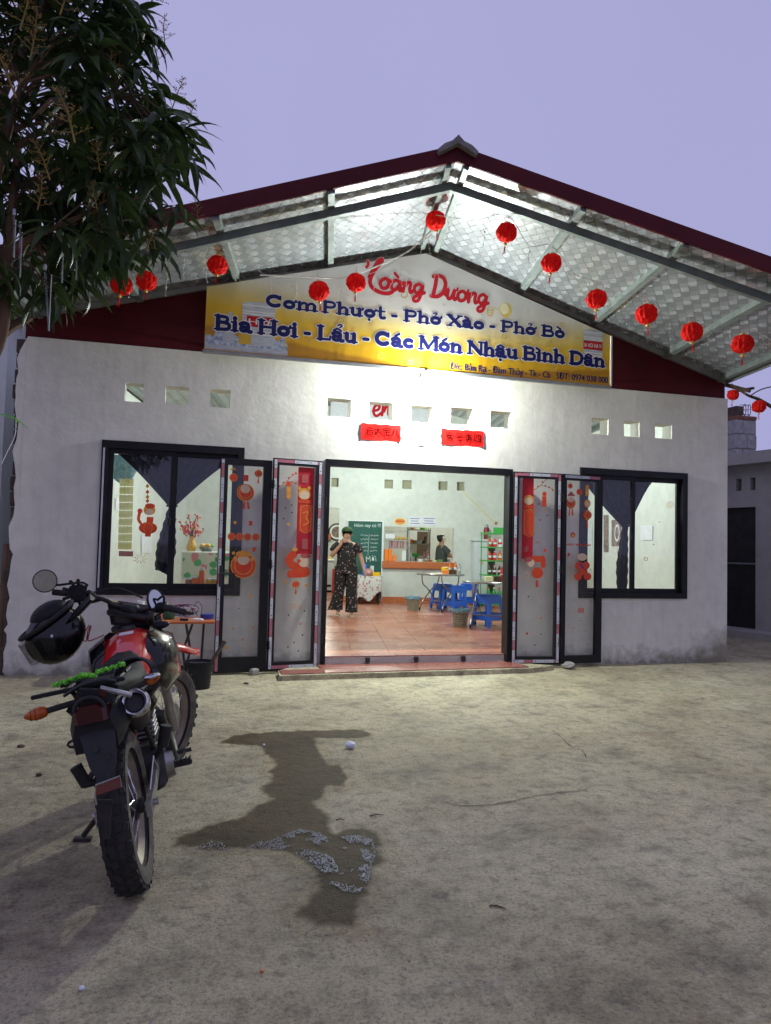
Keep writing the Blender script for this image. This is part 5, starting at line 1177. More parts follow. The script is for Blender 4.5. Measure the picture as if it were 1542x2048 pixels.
x_, z_ = on_px(D[dD.name][1], 1131, 1091); font_text('sticker_lettering', 'HAPPY NEW YEAR', 0.026, 'sticker_red', dD, D[dD.name][1] @ Matrix.Translation((x_, 0.019, z_)) @ Matrix.Rotation(math.pi/2, 4, 'X'), 0.03, 0.36)
Tw = Matrix.Translation((0, -0.012, 0))
S = Stick(Tw, winL, 0.018)
S.disc(296, 1056, 0.092, 0.062, 'sticker_red'); S.disc(296, 1056, 0.045, 0.055, 'sticker_gold', inner=0.9); S.rect(290, 1064, 302, 1073, 'sticker_red'); S.disc(299, 1020, 0.06, 0.055, 'sticker_gold'); S.disc(299, 1024, 0.038, 0.034, 'sticker_cream'); S.disc(300, 1012, 0.05, 0.028, 'sticker_red'); S.rect(293, 1034, 307, 1045, 'sticker_red'); S.disc(280, 1022, 0.026, 0.026, 'sticker_red'); S.stroke([(279,1026),(277,1038),(281,1046)], 0.03, 'sticker_red')
for k, v in enumerate((972, 984, 994, 1002)): S.poly([(295-4, v), (295, v-5), (295+4, v), (295, v+5)], 'sticker_red' if k % 2 else 'sticker_gold')
for a in range(9): S.stroke([(280+5*math.cos(a*.7), 1118+4*math.sin(a*.7)), (280+13*math.cos(a*.7), 1118+10*math.sin(a*.7))], 0.006, 'sticker_cream')
S = Stick(Matrix.Translation((0, 0.02, 0)), winR, 0.018)
for a in range(12): S.stroke([(1340+3.5*math.cos(a*.5236), 1010+3.5*math.sin(a*.5236)), (1340+8*math.cos(a*.5236), 1010+8*math.sin(a*.5236))], 0.005, 'sticker_gold')
S.disc(1340, 1010, 0.013, 0.013, 'sticker_gold', inner=0.6)
for a in range(9): S.stroke([(1230+4*math.cos(a*.7), 1102+4*math.sin(a*.7)), (1230+8*math.cos(a*.7), 1102+8*math.sin(a*.7))], 0.005, 'sticker_gold')
S.disc(1291, 1118, 0.03, 0.026, 'sticker_cream', inner=0.6); S.dots([(1318,1044),(1307,1089)], 'ink', 0.007)
# ================================================================ neighbours
# house on the right: its long wall runs beside the alley
nb = thing('neighbour_house', 'low grey rendered house with flat roof slab and black door on the right', 'building', (9.37, 2.45, 0))
dN = Vector((-0.21, 0.977, 0)).normalized(); nN = Vector((dN.y, -dN.x, 0)); oN = Vector((9.37, 2.45, 0)); plN = (oN, nN)
def onN(u, v): q = at(u, v, plane=plN); return (q-oN).dot(dN), q.z
dl, _ = onN(1458, 1200); dr, _ = onN(1511, 1200); dt = onN(1500, 1014)[1]; db = onN(1500, 1258)[1]
va, vt = onN(1483, 957); vb2, vbt = onN(1472, 982); vc, _ = onN(1511, 957); vd, _ = onN(1500, 982)
zs = onN(1512, 930)[1]
dl2 = dl+1.2
mb = MB(); wall_mesh(mb, oN, dN, nN, -4.0, 9.0, -0.02, zs, [(dr, dl2, db, dt), (va, vb2, vbt, vt), (vc, vd, vbt, vt)], 0.2)
mb.build('wall', 'grey_plaster', nb, recalc=False)
T = frame(oN, dN); 
mb = MB(); q = [oN+dN*a+nN*b+EZ*c for c in (zs, zs+0.20) for a, b in ((-4.3, -0.28), (9.2, -0.28), (9.2, 5), (-4.3, 5))]
mb.add(q, [(3, 2, 1, 0), (4, 5, 6, 7), (0, 1, 5, 4), (1, 2, 6, 5), (2, 3, 7, 6), (3, 0, 4, 7)]); mb.build('roof_slab', 'grey_plaster', nb)
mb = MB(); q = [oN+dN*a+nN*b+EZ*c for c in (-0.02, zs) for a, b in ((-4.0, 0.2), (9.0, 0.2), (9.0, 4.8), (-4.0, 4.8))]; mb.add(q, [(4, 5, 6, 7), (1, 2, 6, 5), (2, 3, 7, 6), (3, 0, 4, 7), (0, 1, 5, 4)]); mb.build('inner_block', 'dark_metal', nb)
mb = MB(); q = [oN+dN*a+nN*b+EZ*c for c in (db, dt) for a, b in ((dr+0.005, 0.08), (dl2-0.005, 0.08), (dl2-0.005, 0.12), (dr+0.005, 0.12))]; mb.add(q, [(3, 2, 1, 0), (4, 5, 6, 7), (0, 1, 5, 4), (1, 2, 6, 5), (2, 3, 7, 6), (3, 0, 4, 7)]); dd = mb.build('door', 'dark_metal', nb)
zr = onN(1500, 1128)[1]; mb = MB(); mb.tube([oN+dN*(dr+0.02)+nN*0.06+EZ*zr, oN+dN*(dl2-0.1)+nN*0.06+EZ*zr], 0.018, 8); mb.build('door_rail', 'steel', dd)
mb = MB(); q = [oN+dN*a+nN*b+EZ*c for c in (-0.02, db-0.004) for a, b in ((-4.0, -0.45), (9.0, -0.45), (9.0, -0.002), (-4.0, -0.002))]; mb.add(q, [(4, 5, 6, 7), (0, 1, 5, 4), (1, 2, 6, 5), (2, 3, 7, 6), (3, 0, 4, 7)]); mb.build('plinth', 'grey_plaster', nb)
# block stack on the neighbour's roof
pil = at(1480, 900, y=6.2); pz = zs+0.20
pl = thing('block_pillar', 'unfinished grey block pillar with a brick top rising behind the right corner', 'pillar', (pil.x, pil.y, pz))
w_ = 0.56; zc = pz; top = at(1480, 842, y=6.2).z; hb = (top-pz)/4
for r_ in range(4):
    for k in range(2):
        sx = (-w_/2, 0.02) if (k == 0) else (0.03, w_/2)
        if r_ % 2: sx = (-w_/2, -0.10) if k == 0 else (-0.09, w_/2)
        m2 = MB(); m2.bbox(sx[0], sx[1], -0.2+random.uniform(-.01, .01), 0.2, r_*hb+0.012, (r_+1)*hb-0.012, 0.012, Matrix.Translation((pil.x, pil.y, pz))); m2.build('block', 'block', pl)
m2 = MB(); m2.box(-w_/2+0.012, w_/2-0.012, -0.185, 0.19, 0, 4*hb, Matrix.Translation((pil.x, pil.y, pz))); m2.build('mortar', 'mortar', pl)
for k in range(3):
    m2 = MB(); m2.bbox(-w_/2+k*0.19, -w_/2+0.18+k*0.19, -0.21, 0.21, 4*hb+0.002, 4*hb+0.085, 0.008, Matrix.Translation((pil.x, pil.y, pz))); m2.build('brick', 'brick', pl)
m2 = MB(); m2.bbox(-w_/2, -w_/2+0.2, -0.2, 0.2, 4*hb+0.088, 4*hb+0.30, 0.01, Matrix.Translation((pil.x, pil.y, pz))); m2.build('brick', 'dark_brick', pl)
rb = thing('wire_hoop', 'round rusty wire guard standing on the block pillar', 'wire guard', (pil.x+0.14, pil.y, top+0.09))
zc = top+0.24
for k in range(2):
    m2 = MB(); m2.tube([(pil.x+0.02+0.13*k+0.05*math.cos(a), pil.y-0.12+0.08*math.sin(a)*0+0.1*math.cos(a), zc+0.13*math.sin(a)) for a in [2*math.pi*i/16 for i in range(16)]], 0.008, 5, True); m2.build('ring', 'rust', rb)
for k in range(6):
    a = 2*math.pi*k/6; m2 = MB(); m2.tube([(pil.x-0.12, pil.y-0.12, zc+0.12*math.sin(a)), (pil.x+0.15+0.05*math.cos(a), pil.y-0.12+0.1*math.cos(a), zc+0.13*math.sin(a))], 0.005, 4); m2.build('wire', 'rust', rb)
# timber ends and a bare branch sticking out past the eave
for i, (pa, pb, r_, lab) in enumerate((((1452,770,-0.02),(1500,782,-0.3),0.03,'dark timber end poking out below the right eave, upper one'), ((1456,785,0.05),(1508,776,-0.25),0.02,'dark timber end poking out below the right eave, lower one'))):
    a, b = at(pa[0], pa[1], y=pa[2]), at(pb[0], pb[1], y=pb[2]); m2 = MB(); m2.tube([a, (a+b)/2, b], [r_, r_*.95, r_*.9], 6); tag(m2.build('timber_end', 'wood_dark'), lab, 'timber')
br = thing('bare_branch', 'bare dark branch reaching in from the right edge below the eave', 'branch', at(1560, 830, y=-0.6))
m2 = MB(); m2.tube(cat_rom([at(1462,768,y=-0.35), at(1495,790,y=-0.45), at(1520,800,y=-0.55), at(1570,830,y=-0.7)], 5), [0.012+0.0009*i for i in range(16)], 7); m2.build('stem', 'wood_dark', br, smooth=True)
m2 = MB(); m2.tube(cat_rom([at(1500,792,y=-0.46), at(1525,778,y=-0.5), at(1570,768,y=-0.5)], 5), 0.008, 6); m2.build('twig', 'wood_dark', br, smooth=True)
# house on the left behind the trunk
lh = thing('left_house', 'pale wall of the next house seen at the left edge', 'building', (-4.5, 1.2, 0))
xe = at(14, 800, y=1.2).x
mb = MB(); mb.box(-9, xe-0.02, 1.2, 6, -0.02, 4.0); mb.build('wall', 'inside_plaster', lh)
mb = MB(); mb.box(-9.2, xe+0.1, 1.1, 6.2, 4.003, 4.15); mb.build('roof_slab', 'grey_plaster', lh)
mb = MB(); mb.box(xe+0.0, -1.9, 2.3, 2.45, -0.02, 3.5); tag(mb.build('gap_shade', 'dark_brick'), 'dark sheet standing for the shade in the gap beside the left corner', 'board')  # dark sheet added to give the gap between the houses its shade
mb = MB(); p = at(6, 1200, y=0.4); mb.tube([(p.x, p.y, 0), (p.x+0.02, p.y, 1.3)], [0.05, 0.045], 8); tag(mb.build('wooden_post', 'bark', smooth=True), 'short brown post at the left edge beside the wall corner', 'post')
mb = MB(); mb.tube(cat_rom([at(32,835,y=-0.6), at(30,870,y=-0.6), at(14,905,y=-0.6), at(3,928,y=-0.6)], 5), 0.004, 5); tag(mb.build('loose_wire', 'wire_white'), 'pale loose wire dangling left of the wall corner', 'wire')

# ================================================================ mango tree
rn = random.Random(17)
tree = thing('mango_tree', 'leafy mango tree with yellow flower spikes overhanging from the left', 'tree', (-1.42, -4.15, 0))
trunk = [(-1.42,-4.15,0),(-1.38,-4.17,0.6),(-1.30,-4.2,1.3),(-1.20,-4.22,1.9),(-1.10,-4.22,2.4),(-1.02,-4.2,2.9),(-0.95,-4.2,3.4)]
tp = cat_rom(trunk, 5); mb = MB(); mb.tube(tp, [0.115-0.075*i/(len(tp)-1) for i in range(len(tp))], 12)
mb.build('trunk', 'bark', tree, smooth=True)
CC = Vector((-0.86, -4.2, 3.50)); RAD = Vector((0.80, 0.75, 0.98))
limbs = []
def limb(a, b, r0, r1, bend=0.1):
    a, b = Vector(a), Vector(b); m1 = a*0.6+b*0.4+Vector((rn.uniform(-bend, bend), rn.uniform(-bend, bend), rn.uniform(0, bend))); pts = cat_rom([a, m1, b], 5)
    mb = MB(); mb.tube(pts, [r0+(r1-r0)*i/(len(pts)-1) for i in range(len(pts))], 7); mb.build('limb', 'bark', tree, smooth=True); return pts
vis = cat_rom([Vector((-1.20,-4.22,1.9)), at(-40, 740, y=-4.22), at(2, 660, y=-4.22), at(10, 560, y=-4.2), at(24, 430, y=-4.2), at(34, 320, y=-4.2)], 5)
mb = MB(); mb.tube(vis, [0.045-0.027*i/(len(vis)-1) for i in range(len(vis))], 9); mb.build('limb', 'bark', tree, smooth=True)
vis = vis[12:]
limb(at(-20, 690, y=-4.1), at(62, 634, y=-3.9), 0.035, 0.018, 0.03)
ends = []
for k in range(13):
    a = rn.uniform(0, 2*math.pi); e = CC+Vector((RAD.x*0.6*math.cos(a), RAD.y*0.6*math.sin(a), RAD.z*rn.uniform(-0.6, 0.7))); s_ = tp[rn.randint(17, len(tp)-1)]
    ends.append(limb(s_, e, 0.024, 0.010)); 
nodes = [q for l_ in ends for q in l_[4:]]+vis[4:]
tips = []
tries = 0
right_edge = [(0,300),(60,335),(130,352),(200,372),(280,400),(340,412),(400,398),(450,385),(490,360),(530,310),(560,290),(600,262),(650,220)]
def edge_at(v):
    for (v0, u0), (v1, u1) in zip(right_edge, right_edge[1:]):
        if v0 <= v <= v1: return u0+(u1-u0)*(v-v0)/(v1-v0)
    return 300 if v < 0 else 160
def pix(p):
    d = p-CAM; w = d.dot(_f); return 771+FPX*d.dot(_r)/w, 1024-FPX*d.dot(_u)/w
while len(tips) < 330 and tries < 20000:
    tries += 1
    d = Vector((rn.uniform(-1, 1), rn.uniform(-1, 1), rn.uniform(-1, 1)))
    if d.length > 1 or d.length < 0.25: continue
    p = CC+Vector((d.x*1.0, d.y*RAD.y, d.z*1.18))
    u, v = pix(p)
    if u > edge_at(v)-22-40*rn.random()**2 or v > 605-0.42*max(0, u-50): continue
    if u < -330 or v < -260: continue
    tips.append(p)
leaf_T = []; tw = MB()
for p in tips:
    q = min(nodes, key=lambda n_: (n_-p).length); m1 = (q+p)/2+Vector((0, 0, 0.05)); tw.tube([q, m1, p], [0.006, 0.005, 0.0035], 5)
    out = (p-CC); out.z *= 0.4; out = out.normalized() if out.length > 1e-3 else Vector((1, 0, 0))
    n_l = rn.randint(9, 13)
    for k in range(n_l):
        a = 2*math.pi*k/n_l+rn.uniform(-.25, .25); d = Vector((math.cos(a), math.sin(a), rn.uniform(-0.35, 0.25)))+out*0.45; d.normalize()
        leaf_T.append((p+Vector((0, 0, rn.uniform(-.05, .02))), d, rn.uniform(0.75, 1.25)*(1.15 if out.x > 0.4 else 1.0), rn.uniform(-.6, .6), rn.randint(0, 2)))
tag(tw.build('twigs', 'bark', tree), kind='stuff')
def leaf_mesh(droop, wave):
    """long lance shaped blade along +X, folded on its midrib and bending down"""
    n_ = 6; vs = []; fs = []
    for i in range(n_+1):
        t = i/n_; L_ = 0.19; w = 0.0180*math.sin(math.pi*min(1, t*1.02+0.02))**0.8*(1.05-0.35*t); ang = droop*t
        x = L_*(math.sin(droop*t)/droop if droop else t); z = -L_*(1-math.cos(droop*t))/droop; yw = wave*math.sin(t*5)*0.006
        vs += [(x, -w+yw, z+0.30*w), (x, yw, z), (x, w+yw, z+0.30*w)]
    for i in range(n_): b = i*3; fs += [(b, b+3, b+4, b+1), (b+1, b+4, b+5, b+2)]
    return vs, fs
LM = [leaf_mesh(1.1, 1), leaf_mesh(1.7, -1), leaf_mesh(0.7, 0.6)]
LMO = []
for k, (vs, fs) in enumerate(LM):
    me = bpy.data.meshes.new('leaf'); me.from_pydata(vs, [], fs); me.materials.append(MATS[('leaf', 'leaf_dark', 'leaf')[k]]); me.shade_smooth(); LMO.append(me)
def leaf_mat(p, d, s_, roll): return frame(p, d, Vector((0, 0, 1)) if abs(d.z) < 0.95 else Vector((1, 0, 0))) @ Matrix.Rotation(roll, 4, 'X') @ Matrix.Scale(s_, 4)
def score(t):
    u, v = pix(t[0])
    return (t[0]-CAM).length+(0 if -20 < u < 430 and -20 < v < 680 else 9)
leaf_T.sort(key=score)
iv = XF[tree.name].inverted()
for p, d, s_, roll, k in leaf_T[:300]:
    o = bpy.data.objects.new('leaf', LMO[k]); col.objects.link(o); o.parent = tree; o.matrix_local = iv @ leaf_mat(p, d, s_, roll)
mbs = [MB(), MB()]
for p, d, s_, roll, k in leaf_T[300:]: mbs[k % 2].add(LM[k][0], LM[k][1], leaf_mat(p, d, s_, roll))
fo = MB(); fo.v = mbs[0].v; fo.f = mbs[0].f; fo.mi = [0]*len(fo.f); fo.cur = 1; fo.add(mbs[1].v, mbs[1].f)
tag(fo.build('foliage', ['leaf', 'leaf_dark'], tree, recalc=False, smooth=True, angle=180), kind='stuff')
# flower panicles
def panicle(seed):
    r2 = random.Random(seed); mb = MB(); L_ = 0.21; mb.tube([(0, 0, 0), (0.008, 0, L_*.5), (0, 0.006, L_)], [0.004, 0.003, 0.0012], 5)
    for i in range(15):
        z = L_*(0.12+0.86*i/15); ln = 0.075*(1-0.8*i/15); a = i*2.4; e = Vector((ln*math.cos(a), ln*math.sin(a), z+ln*0.45)); mb.tube([(0, 0, z), e], [0.0018, 0.0009], 3, cap=False)
        for j in range(7):
            t = 0.3+0.7*j/6; q = Vector((0, 0, z)).lerp(e, t)+Vector((r2.uniform(-.008, .008), r2.uniform(-.008, .008), r2.uniform(-.006, .008))); s_ = r2.uniform(0.0025, 0.0045)
            mb.add([q+Vector((s_, 0, 0)), q+Vector((-s_, 0, 0)), q+Vector((0, s_, 0)), q+Vector((0, -s_, 0)), q+Vector((0, 0, s_)), q+Vector((0, 0, -s_))], [(0, 2, 4), (2, 1, 4), (1, 3, 4), (3, 0, 4), (2, 0, 5), (1, 2, 5), (3, 1, 5), (0, 3, 5)])
    return mb
PM = []
for k in range(3):
    o = panicle(k).build('flower_panicle', 'flower', tree, local=True, recalc=False); PM.append(o)
spots = [((32,195),-5.0,1.5),((150,285),-5.05,1.55),((40,60),-4.9,1.4),((120,30),-4.95,1.3),((250,25),-4.6,1.1),((300,10),-4.3,1.2),((215,150),-4.7,1.2),((318,130),-4.2,1.3),((345,215),-4.1,1.1),((375,250),-4.1,0.9),((100,360),-4.9,1.1),((200,345),-4.8,1.0),((75,420),-4.9,0.9),((195,420),-4.8,0.8),((395,440),-4.1,0.8),((290,500),-4.4,0.8),((60,120),-5.0,1.2),((330,90),-4.2,1.0)]
for k, ((u, v), y, s_) in enumerate(spots):
    o = PM[k] if k < 3 else PM[k % 3].copy()
    if k >= 3: col.objects.link(o); o.parent = tree
    p = at(u, v, y=y); o.matrix_local = iv @ (Matrix.Translation(p) @ Matrix.Rotation(rn.uniform(-.5, .5), 4, 'Y') @ Matrix.Rotation(rn.uniform(-.3, .3), 4, 'X') @ Matrix.Rotation(rn.uniform(0, 6), 4, 'Z') @ Matrix.Scale(s_*0.75, 4))
# clear light tubes hanging in the tree
for k, (u, v0, v1, y, lab) in enumerate(((98,540,662,-4.5,'lowest one, ending over the maroon panel'), (124,475,566,-4.4,'middle one, over the bright foil'), (152,490,560,-4.35,'rightmost one'), (40,455,555,-4.6,'leftmost one, beside the trunk'), (28,430,515,-4.7,'one crossing the trunk'))):
    a, b = at(u-8 if k == 0 else u, v0, y=y), at(u, v1, y=y); t = thing('hanging_light_tube', 'clear thin light tube hanging in the mango tree, '+lab, 'light tube', b, group='clear light tubes in the tree')
    mb = MB(); mb.tube([a, b], 0.0055, 8); mb.build('tube', 'clear_plastic', t); mb = MB(); mb.cyl(a, a+Vector((0, 0, 0.025)), 0.0065, n=8); mb.build('cap', 'sign_grey', t); mb = MB(); mb.cyl(a+Vector((0, 0, 0.03)), a+Vector((0.01, 0, 0.22)), 0.0015, n=4); mb.build('cord', 'black_plastic', t)
    mb = MB(); mb.box(-0.0018, 0.0018, -0.001, 0.001, 0, (a-b).length-0.02, frame(b, Vector((1, 0, 0)), (a-b))); mb.build('led_strip', 'wire_white', t)
# two yellowed leaves on a low twig by the wall
lt = thing('yellow_leaf', 'yellow green leaf hanging alone at the left edge', 'leaf', at(10, 832, y=-4.6))
p = at(-6, 828, y=-4.6); o = bpy.data.objects.new('blade', LMO[2].copy()); o.data.materials.clear(); o.data.materials.append(MATS['green_net']); col.objects.link(o); o.parent = lt; o.matrix_local = XF[lt.name].inverted() @ leaf_mat(p, Vector((1, 0, -0.1)), 0.75, 0.4)
# ================================================================ the motorcycle
HB, LEAN = R(3.0), R(11.0)
bo = at(278, 1775, z=0.0)
hx = Vector((math.sin(HB), math.cos(HB), 0)); ly = Vector((-math.cos(HB), math.sin(HB), 0))
ry = ly*math.cos(LEAN)-EZ*math.sin(LEAN); rz_ = EZ*math.cos(LEAN)+ly*math.sin(LEAN)
BM = Matrix(((hx.x, ry.x, rz_.x, bo.x), (hx.y, ry.y, rz_.y, bo.y), (hx.z, ry.z, rz_.z, bo.z), (0, 0, 0, 1)))
BI = BM.inverted()
bike = thing('motorcycle', 'red and black trail motorcycle leaning on its side stand in the yard', 'motorcycle', mat=BM)
def lx(u, v, x):      # pixel -> bike coordinates on the plane x = const
    return BI @ at(u, v, plane=(BM @ Vector((x, 0, 0)), hx))
def P_(name, m_, mb, parent=None, smooth=True, angle=40, **k): return mb.build(name, m_, parent or bike, local=True, smooth=smooth, angle=angle, **k)
STE = R(-33); H0 = Vector((1.03, 0, 0.90)); AX = Vector((-0.454, 0, 0.891))
SM = Matrix.Translation(H0) @ Matrix.Rotation(STE, 4, AX) @ Matrix.Translation(-H0)

def wheel(name, c, r, w, T, nk, rimr, seed):
    """knobbly wheel with its axle along Y"""
    T = T @ Matrix.Translation(c) @ Matrix.Rotation(math.pi/2, 4, 'X'); rn = random.Random(seed)
    mb = MB(); h = w/2
    prof = [(rimr-0.004, -h*0.55), (rimr+0.012, -h*0.80), (rimr+(r-rimr)*0.5, -h*0.98), (r-0.022, -h*0.86), (r-0.010, -h*0.45), (r-0.007, 0), (r-0.010, h*0.45), (r-0.022, h*0.86), (rimr+(r-rimr)*0.5, h*0.98), (rimr+0.012, h*0.80), (rimr-0.004, h*0.55)]
    mb.lathe(prof, 48, T); tyre = P_(name, 'rubber', mb, angle=60)
    for s_ in (-1, 1):
        mb = MB(); mb.lathe([(rimr+0.004, s_*(h*0.80+0.001)), (rimr+(r-rimr)*0.48, s_*(h*0.98+0.0015)), (r-0.026, s_*(h*0.90+0.0015))], 48, T); P_('sidewall', 'tyre_wall', mb, tyre)
    mb = MB()
    for k in range(nk):
        a = 2*math.pi*k/nk
        for row, (yy, ww, rr, da) in enumerate(((-h*0.74, 0.017, r-0.008, 0.0), (-h*0.27, 0.022, r, 0.5), (h*0.27, 0.022, r, 0.0), (h*0.74, 0.017, r-0.008, 0.5))):
            aa = a+da*2*math.pi/nk+rn.uniform(-.01, .01); q = T @ Matrix.Rotation(aa, 4, 'Z') @ Matrix.Translation((rr-0.010, 0, yy)) @ Matrix.Rotation(rn.choice((-.25, .25)), 4, 'X'); 
            mb.box(-0.004, 0.0105, -0.0125, 0.0125, -ww/2, ww/2, q)
    tag(P_('tread_knobs', 'rubber', mb, tyre, smooth=False), kind='stuff')
    mb = MB(); mb.lathe([(rimr-0.002, -h*0.56), (rimr+0.010, -h*0.60), (rimr+0.010, -h*0.50), (rimr-0.006, -h*0.42), (rimr-0.018, -h*0.15), (rimr-0.018, h*0.15), (rimr-0.006, h*0.42), (rimr+0.010, h*0.50), (rimr+0.010, h*0.60), (rimr-0.002, h*0.56), (rimr-0.012, h*0.40), (rimr-0.024, h*0.15), (rimr-0.024, -h*0.15), (rimr-0.012, -h*0.40), (rimr-0.002, -h*0.56)], 48, T); P_('rim', 'dusty_rim', mb, tyre, angle=30)
    mb = MB(); mb.lathe([(0.012, -0.07), (0.03, -0.07), (0.034, -0.045), (0.060, -0.045), (0.064, -0.025), (0.035, -0.02), (0.035, 0.02), (0.050, 0.025), (0.048, 0.045), (0.03, 0.05), (0.03, 0.07), (0.012, 0.07)], 20, T); P_('hub', 'engine_black', mb, tyre)
    mb = MB()
    for k in range(32):
        a = 2*math.pi*k/32; s_ = 1 if k % 2 else -1; b_ = a+(0.55 if k % 4 < 2 else -0.55)
        mb.cyl((0.055*math.cos(b_), 0.055*math.sin(b_), s_*0.04), ((rimr-0.02)*math.cos(a), (rimr-0.02)*math.sin(a), s_*0.006), 0.0016, n=4, T=T)
    tag(P_('spokes', 'chrome', mb, tyre, smooth=False), kind='stuff')
    return tyre, T
rw, RT = wheel('rear_wheel', Vector((0, 0, 0.315)), 0.315, 0.115, Matrix.Identity(4), 30, 0.222, 1)
fw_, FT = wheel('front_wheel', Vector((1.36, 0, 0.335)), 0.335, 0.092, SM, 34, 0.248, 2)
mb = MB(); mb.lathe([(0.03, 0.052), (0.085, 0.052), (0.085, 0.056), (0.03, 0.056)], 24, RT @ Matrix.Rotation(math.pi, 4, 'X')); P_('sprocket', 'alu', mb, rw)
mb = MB(); mb.lathe([(0.05, 0.050), (0.118, 0.050), (0.118, 0.054), (0.05, 0.054)], 28, FT); P_('brake_disc', 'alu', mb, fw_)
# fork, steered
for s_ in (-1, 1):
    mb = MB(); a = Vector((1.36, s_*0.088, 0.335)); top = H0+AX*0.14+Vector((0.05, s_*0.088, 0)); mid = a.lerp(top, 0.48)
    mb.tube([a-AX*0.03, a, mid], [0.020, 0.027, 0.026], 12, T=SM); leg_ = P_('fork_leg', 'alu', mb); mb = MB(); mb.tube([mid, top], 0.0185, 12, T=SM); P_('fork_tube', 'engine_black', mb, leg_)
    mb = MB(); mb.tube([mid-AX*0.02, mid+AX*0.16], [0.034, 0.030], 12, T=SM); P_('fork_gaiter', 'rubber', mb, leg_)
mb = MB(); mb.cyl((1.36, -0.11, 0.335), (1.36, 0.11, 0.335), 0.010, n=8, T=SM); P_('front_axle', 'alu', mb)
for zz in (0.02, 0.13):
    c0 = H0+AX*zz+Vector((0.03, 0, 0)); mb = MB(); mb.bbox(-0.06, 0.05, -0.125, 0.125, -0.016, 0.016, 0.008, SM @ Matrix.Translation(c0) @ Matrix.Rotation(-0.47, 4, 'Y')); P_('triple_clamp', 'engine_black', mb)
# front mudguard: long red beak
mb = MB(); rings = []
for i in range(13):
    t = i/12; x = 0.96+0.74*t; w = 0.070*(1-0.15*t) if t < 0.7 else 0.06*(1-((t-0.7)/0.3)**2*0.75); z = 0.745+0.075*math.sin(math.pi*min(1, t*0.95+0.1))-0.05*t
    rings.append([(x, -w, z-0.028), (x, -w*0.9, z-0.004), (x, -w*0.4, z+0.012), (x, 0, z+0.016), (x, w*0.4, z+0.012), (x, w*0.9, z-0.004), (x, w, z-0.028), (x, w*0.85, z-0.012), (x, 0, z+0.008), (x, -w*0.85, z-0.012)])
mb.loft(rings, True, SM); P_('front_mudguard', 'red_paint', mb, angle=50)
# frame tubes
for nm, pts, r_ in (('down_tube', [(0.98, 0, 0.82), (0.86, 0, 0.55), (0.80, 0, 0.28), (0.45, 0, 0.22)], 0.022), ('main_tube', [(0.98, 0, 0.88), (0.6, 0, 0.70), (0.42, 0, 0.55), (0.42, 0, 0.30)], 0.024)):
    mb = MB(); mb.tube(cat_rom(pts, 5), r_, 10); P_(nm, 'engine_black', mb)
for s_ in (-1, 1):
    mb = MB(); mb.tube(cat_rom([(0.62, s_*0.07, 0.70), (0.25, s_*0.085, 0.73), (-0.22, s_*0.075, 0.76)], 5), 0.013, 8); P_('seat_rail', 'engine_black', mb)
    mb = MB(); mb.tube([(0.42, s_*0.085, 0.42), (0.05, s_*0.085, 0.74)], 0.011, 8); P_('frame_stay', 'engine_black', mb)
# engine
mb = MB(); mb.bbox(0.40, 0.76, -0.12, 0.12, 0.23, 0.44, 0.03); eng = P_('engine', 'engine_black', mb)
mb = MB(); mb.cyl((0.52, -0.12, 0.335), (0.52, -0.155, 0.335), 0.088, 0.078, 20); P_('clutch_cover', 'alu', mb, eng)
mb = MB(); mb.cyl((0.56, 0.12, 0.335), (0.56, 0.15, 0.335), 0.075, 0.068, 20); P_('alternator_cover', 'engine_black', mb, eng)
for k in range(7):
    mb = MB(); mb.bbox(0.54, 0.70, -0.085, 0.085, 0.445+k*0.021, 0.457+k*0.021, 0.004, Matrix.Rotation(0.0, 4, 'Y')); P_('cooling_fin', 'alu', mb, eng, smooth=False)
mb = MB(); mb.bbox(0.55, 0.69, -0.07, 0.07, 0.435, 0.64, 0.02); P_('cylinder_head', 'engine_black', mb, eng)
# exhaust: header, silencer with bright end
mb = MB(); mb.tube(cat_rom([(0.72, -0.03, 0.56), (0.86, -0.07, 0.50), (0.84, -0.12, 0.34), (0.62, -0.145, 0.30), (0.45, -0.150, 0.42), (0.28, -0.150, 0.60)], 6), 0.019, 10); ex = P_('exhaust_pipe', 'engine_black', mb)
me_ = lx(270, 1405, -0.22); d0 = Vector((0.50, 0.075, -0.17)).normalized(); ms = me_+d0*0.50
mb = MB(); mb.tube([me_+d0*0.012, me_+d0*0.05, me_+d0*0.42, ms], [0.050, 0.054, 0.053, 0.03], 24); sil = P_('silencer', 'engine_black', mb)
TE = frame(me_, Vector((0, 1, 0)), -d0)
mb = MB(); mb.lathe([(0.0525, -0.03), (0.0535, 0.0), (0.050, 0.010), (0.044, 0.016), (0.036, 0.012), (0.035, 0.004)], 32, TE); P_('silencer_ring', 'chrome', mb, sil, angle=60)
mb = MB(); mb.lathe([(0.0355, 0.006), (0.032, 0.004), (0.030, -0.06), (0.001, -0.06)], 24, TE); P_('outlet', 'black_plastic', mb, sil)
mb = MB(); mb.tube([me_+d0*0.10+Vector((0, -0.05, 0.035)), me_+d0*0.25+Vector((0, -0.058, 0.03)), me_+d0*0.38+Vector((0, -0.05, 0.02))], [0.02, 0.03, 0.02], 8, flat=0.7); P_('heat_shield', 'dark_panel', mb, sil)
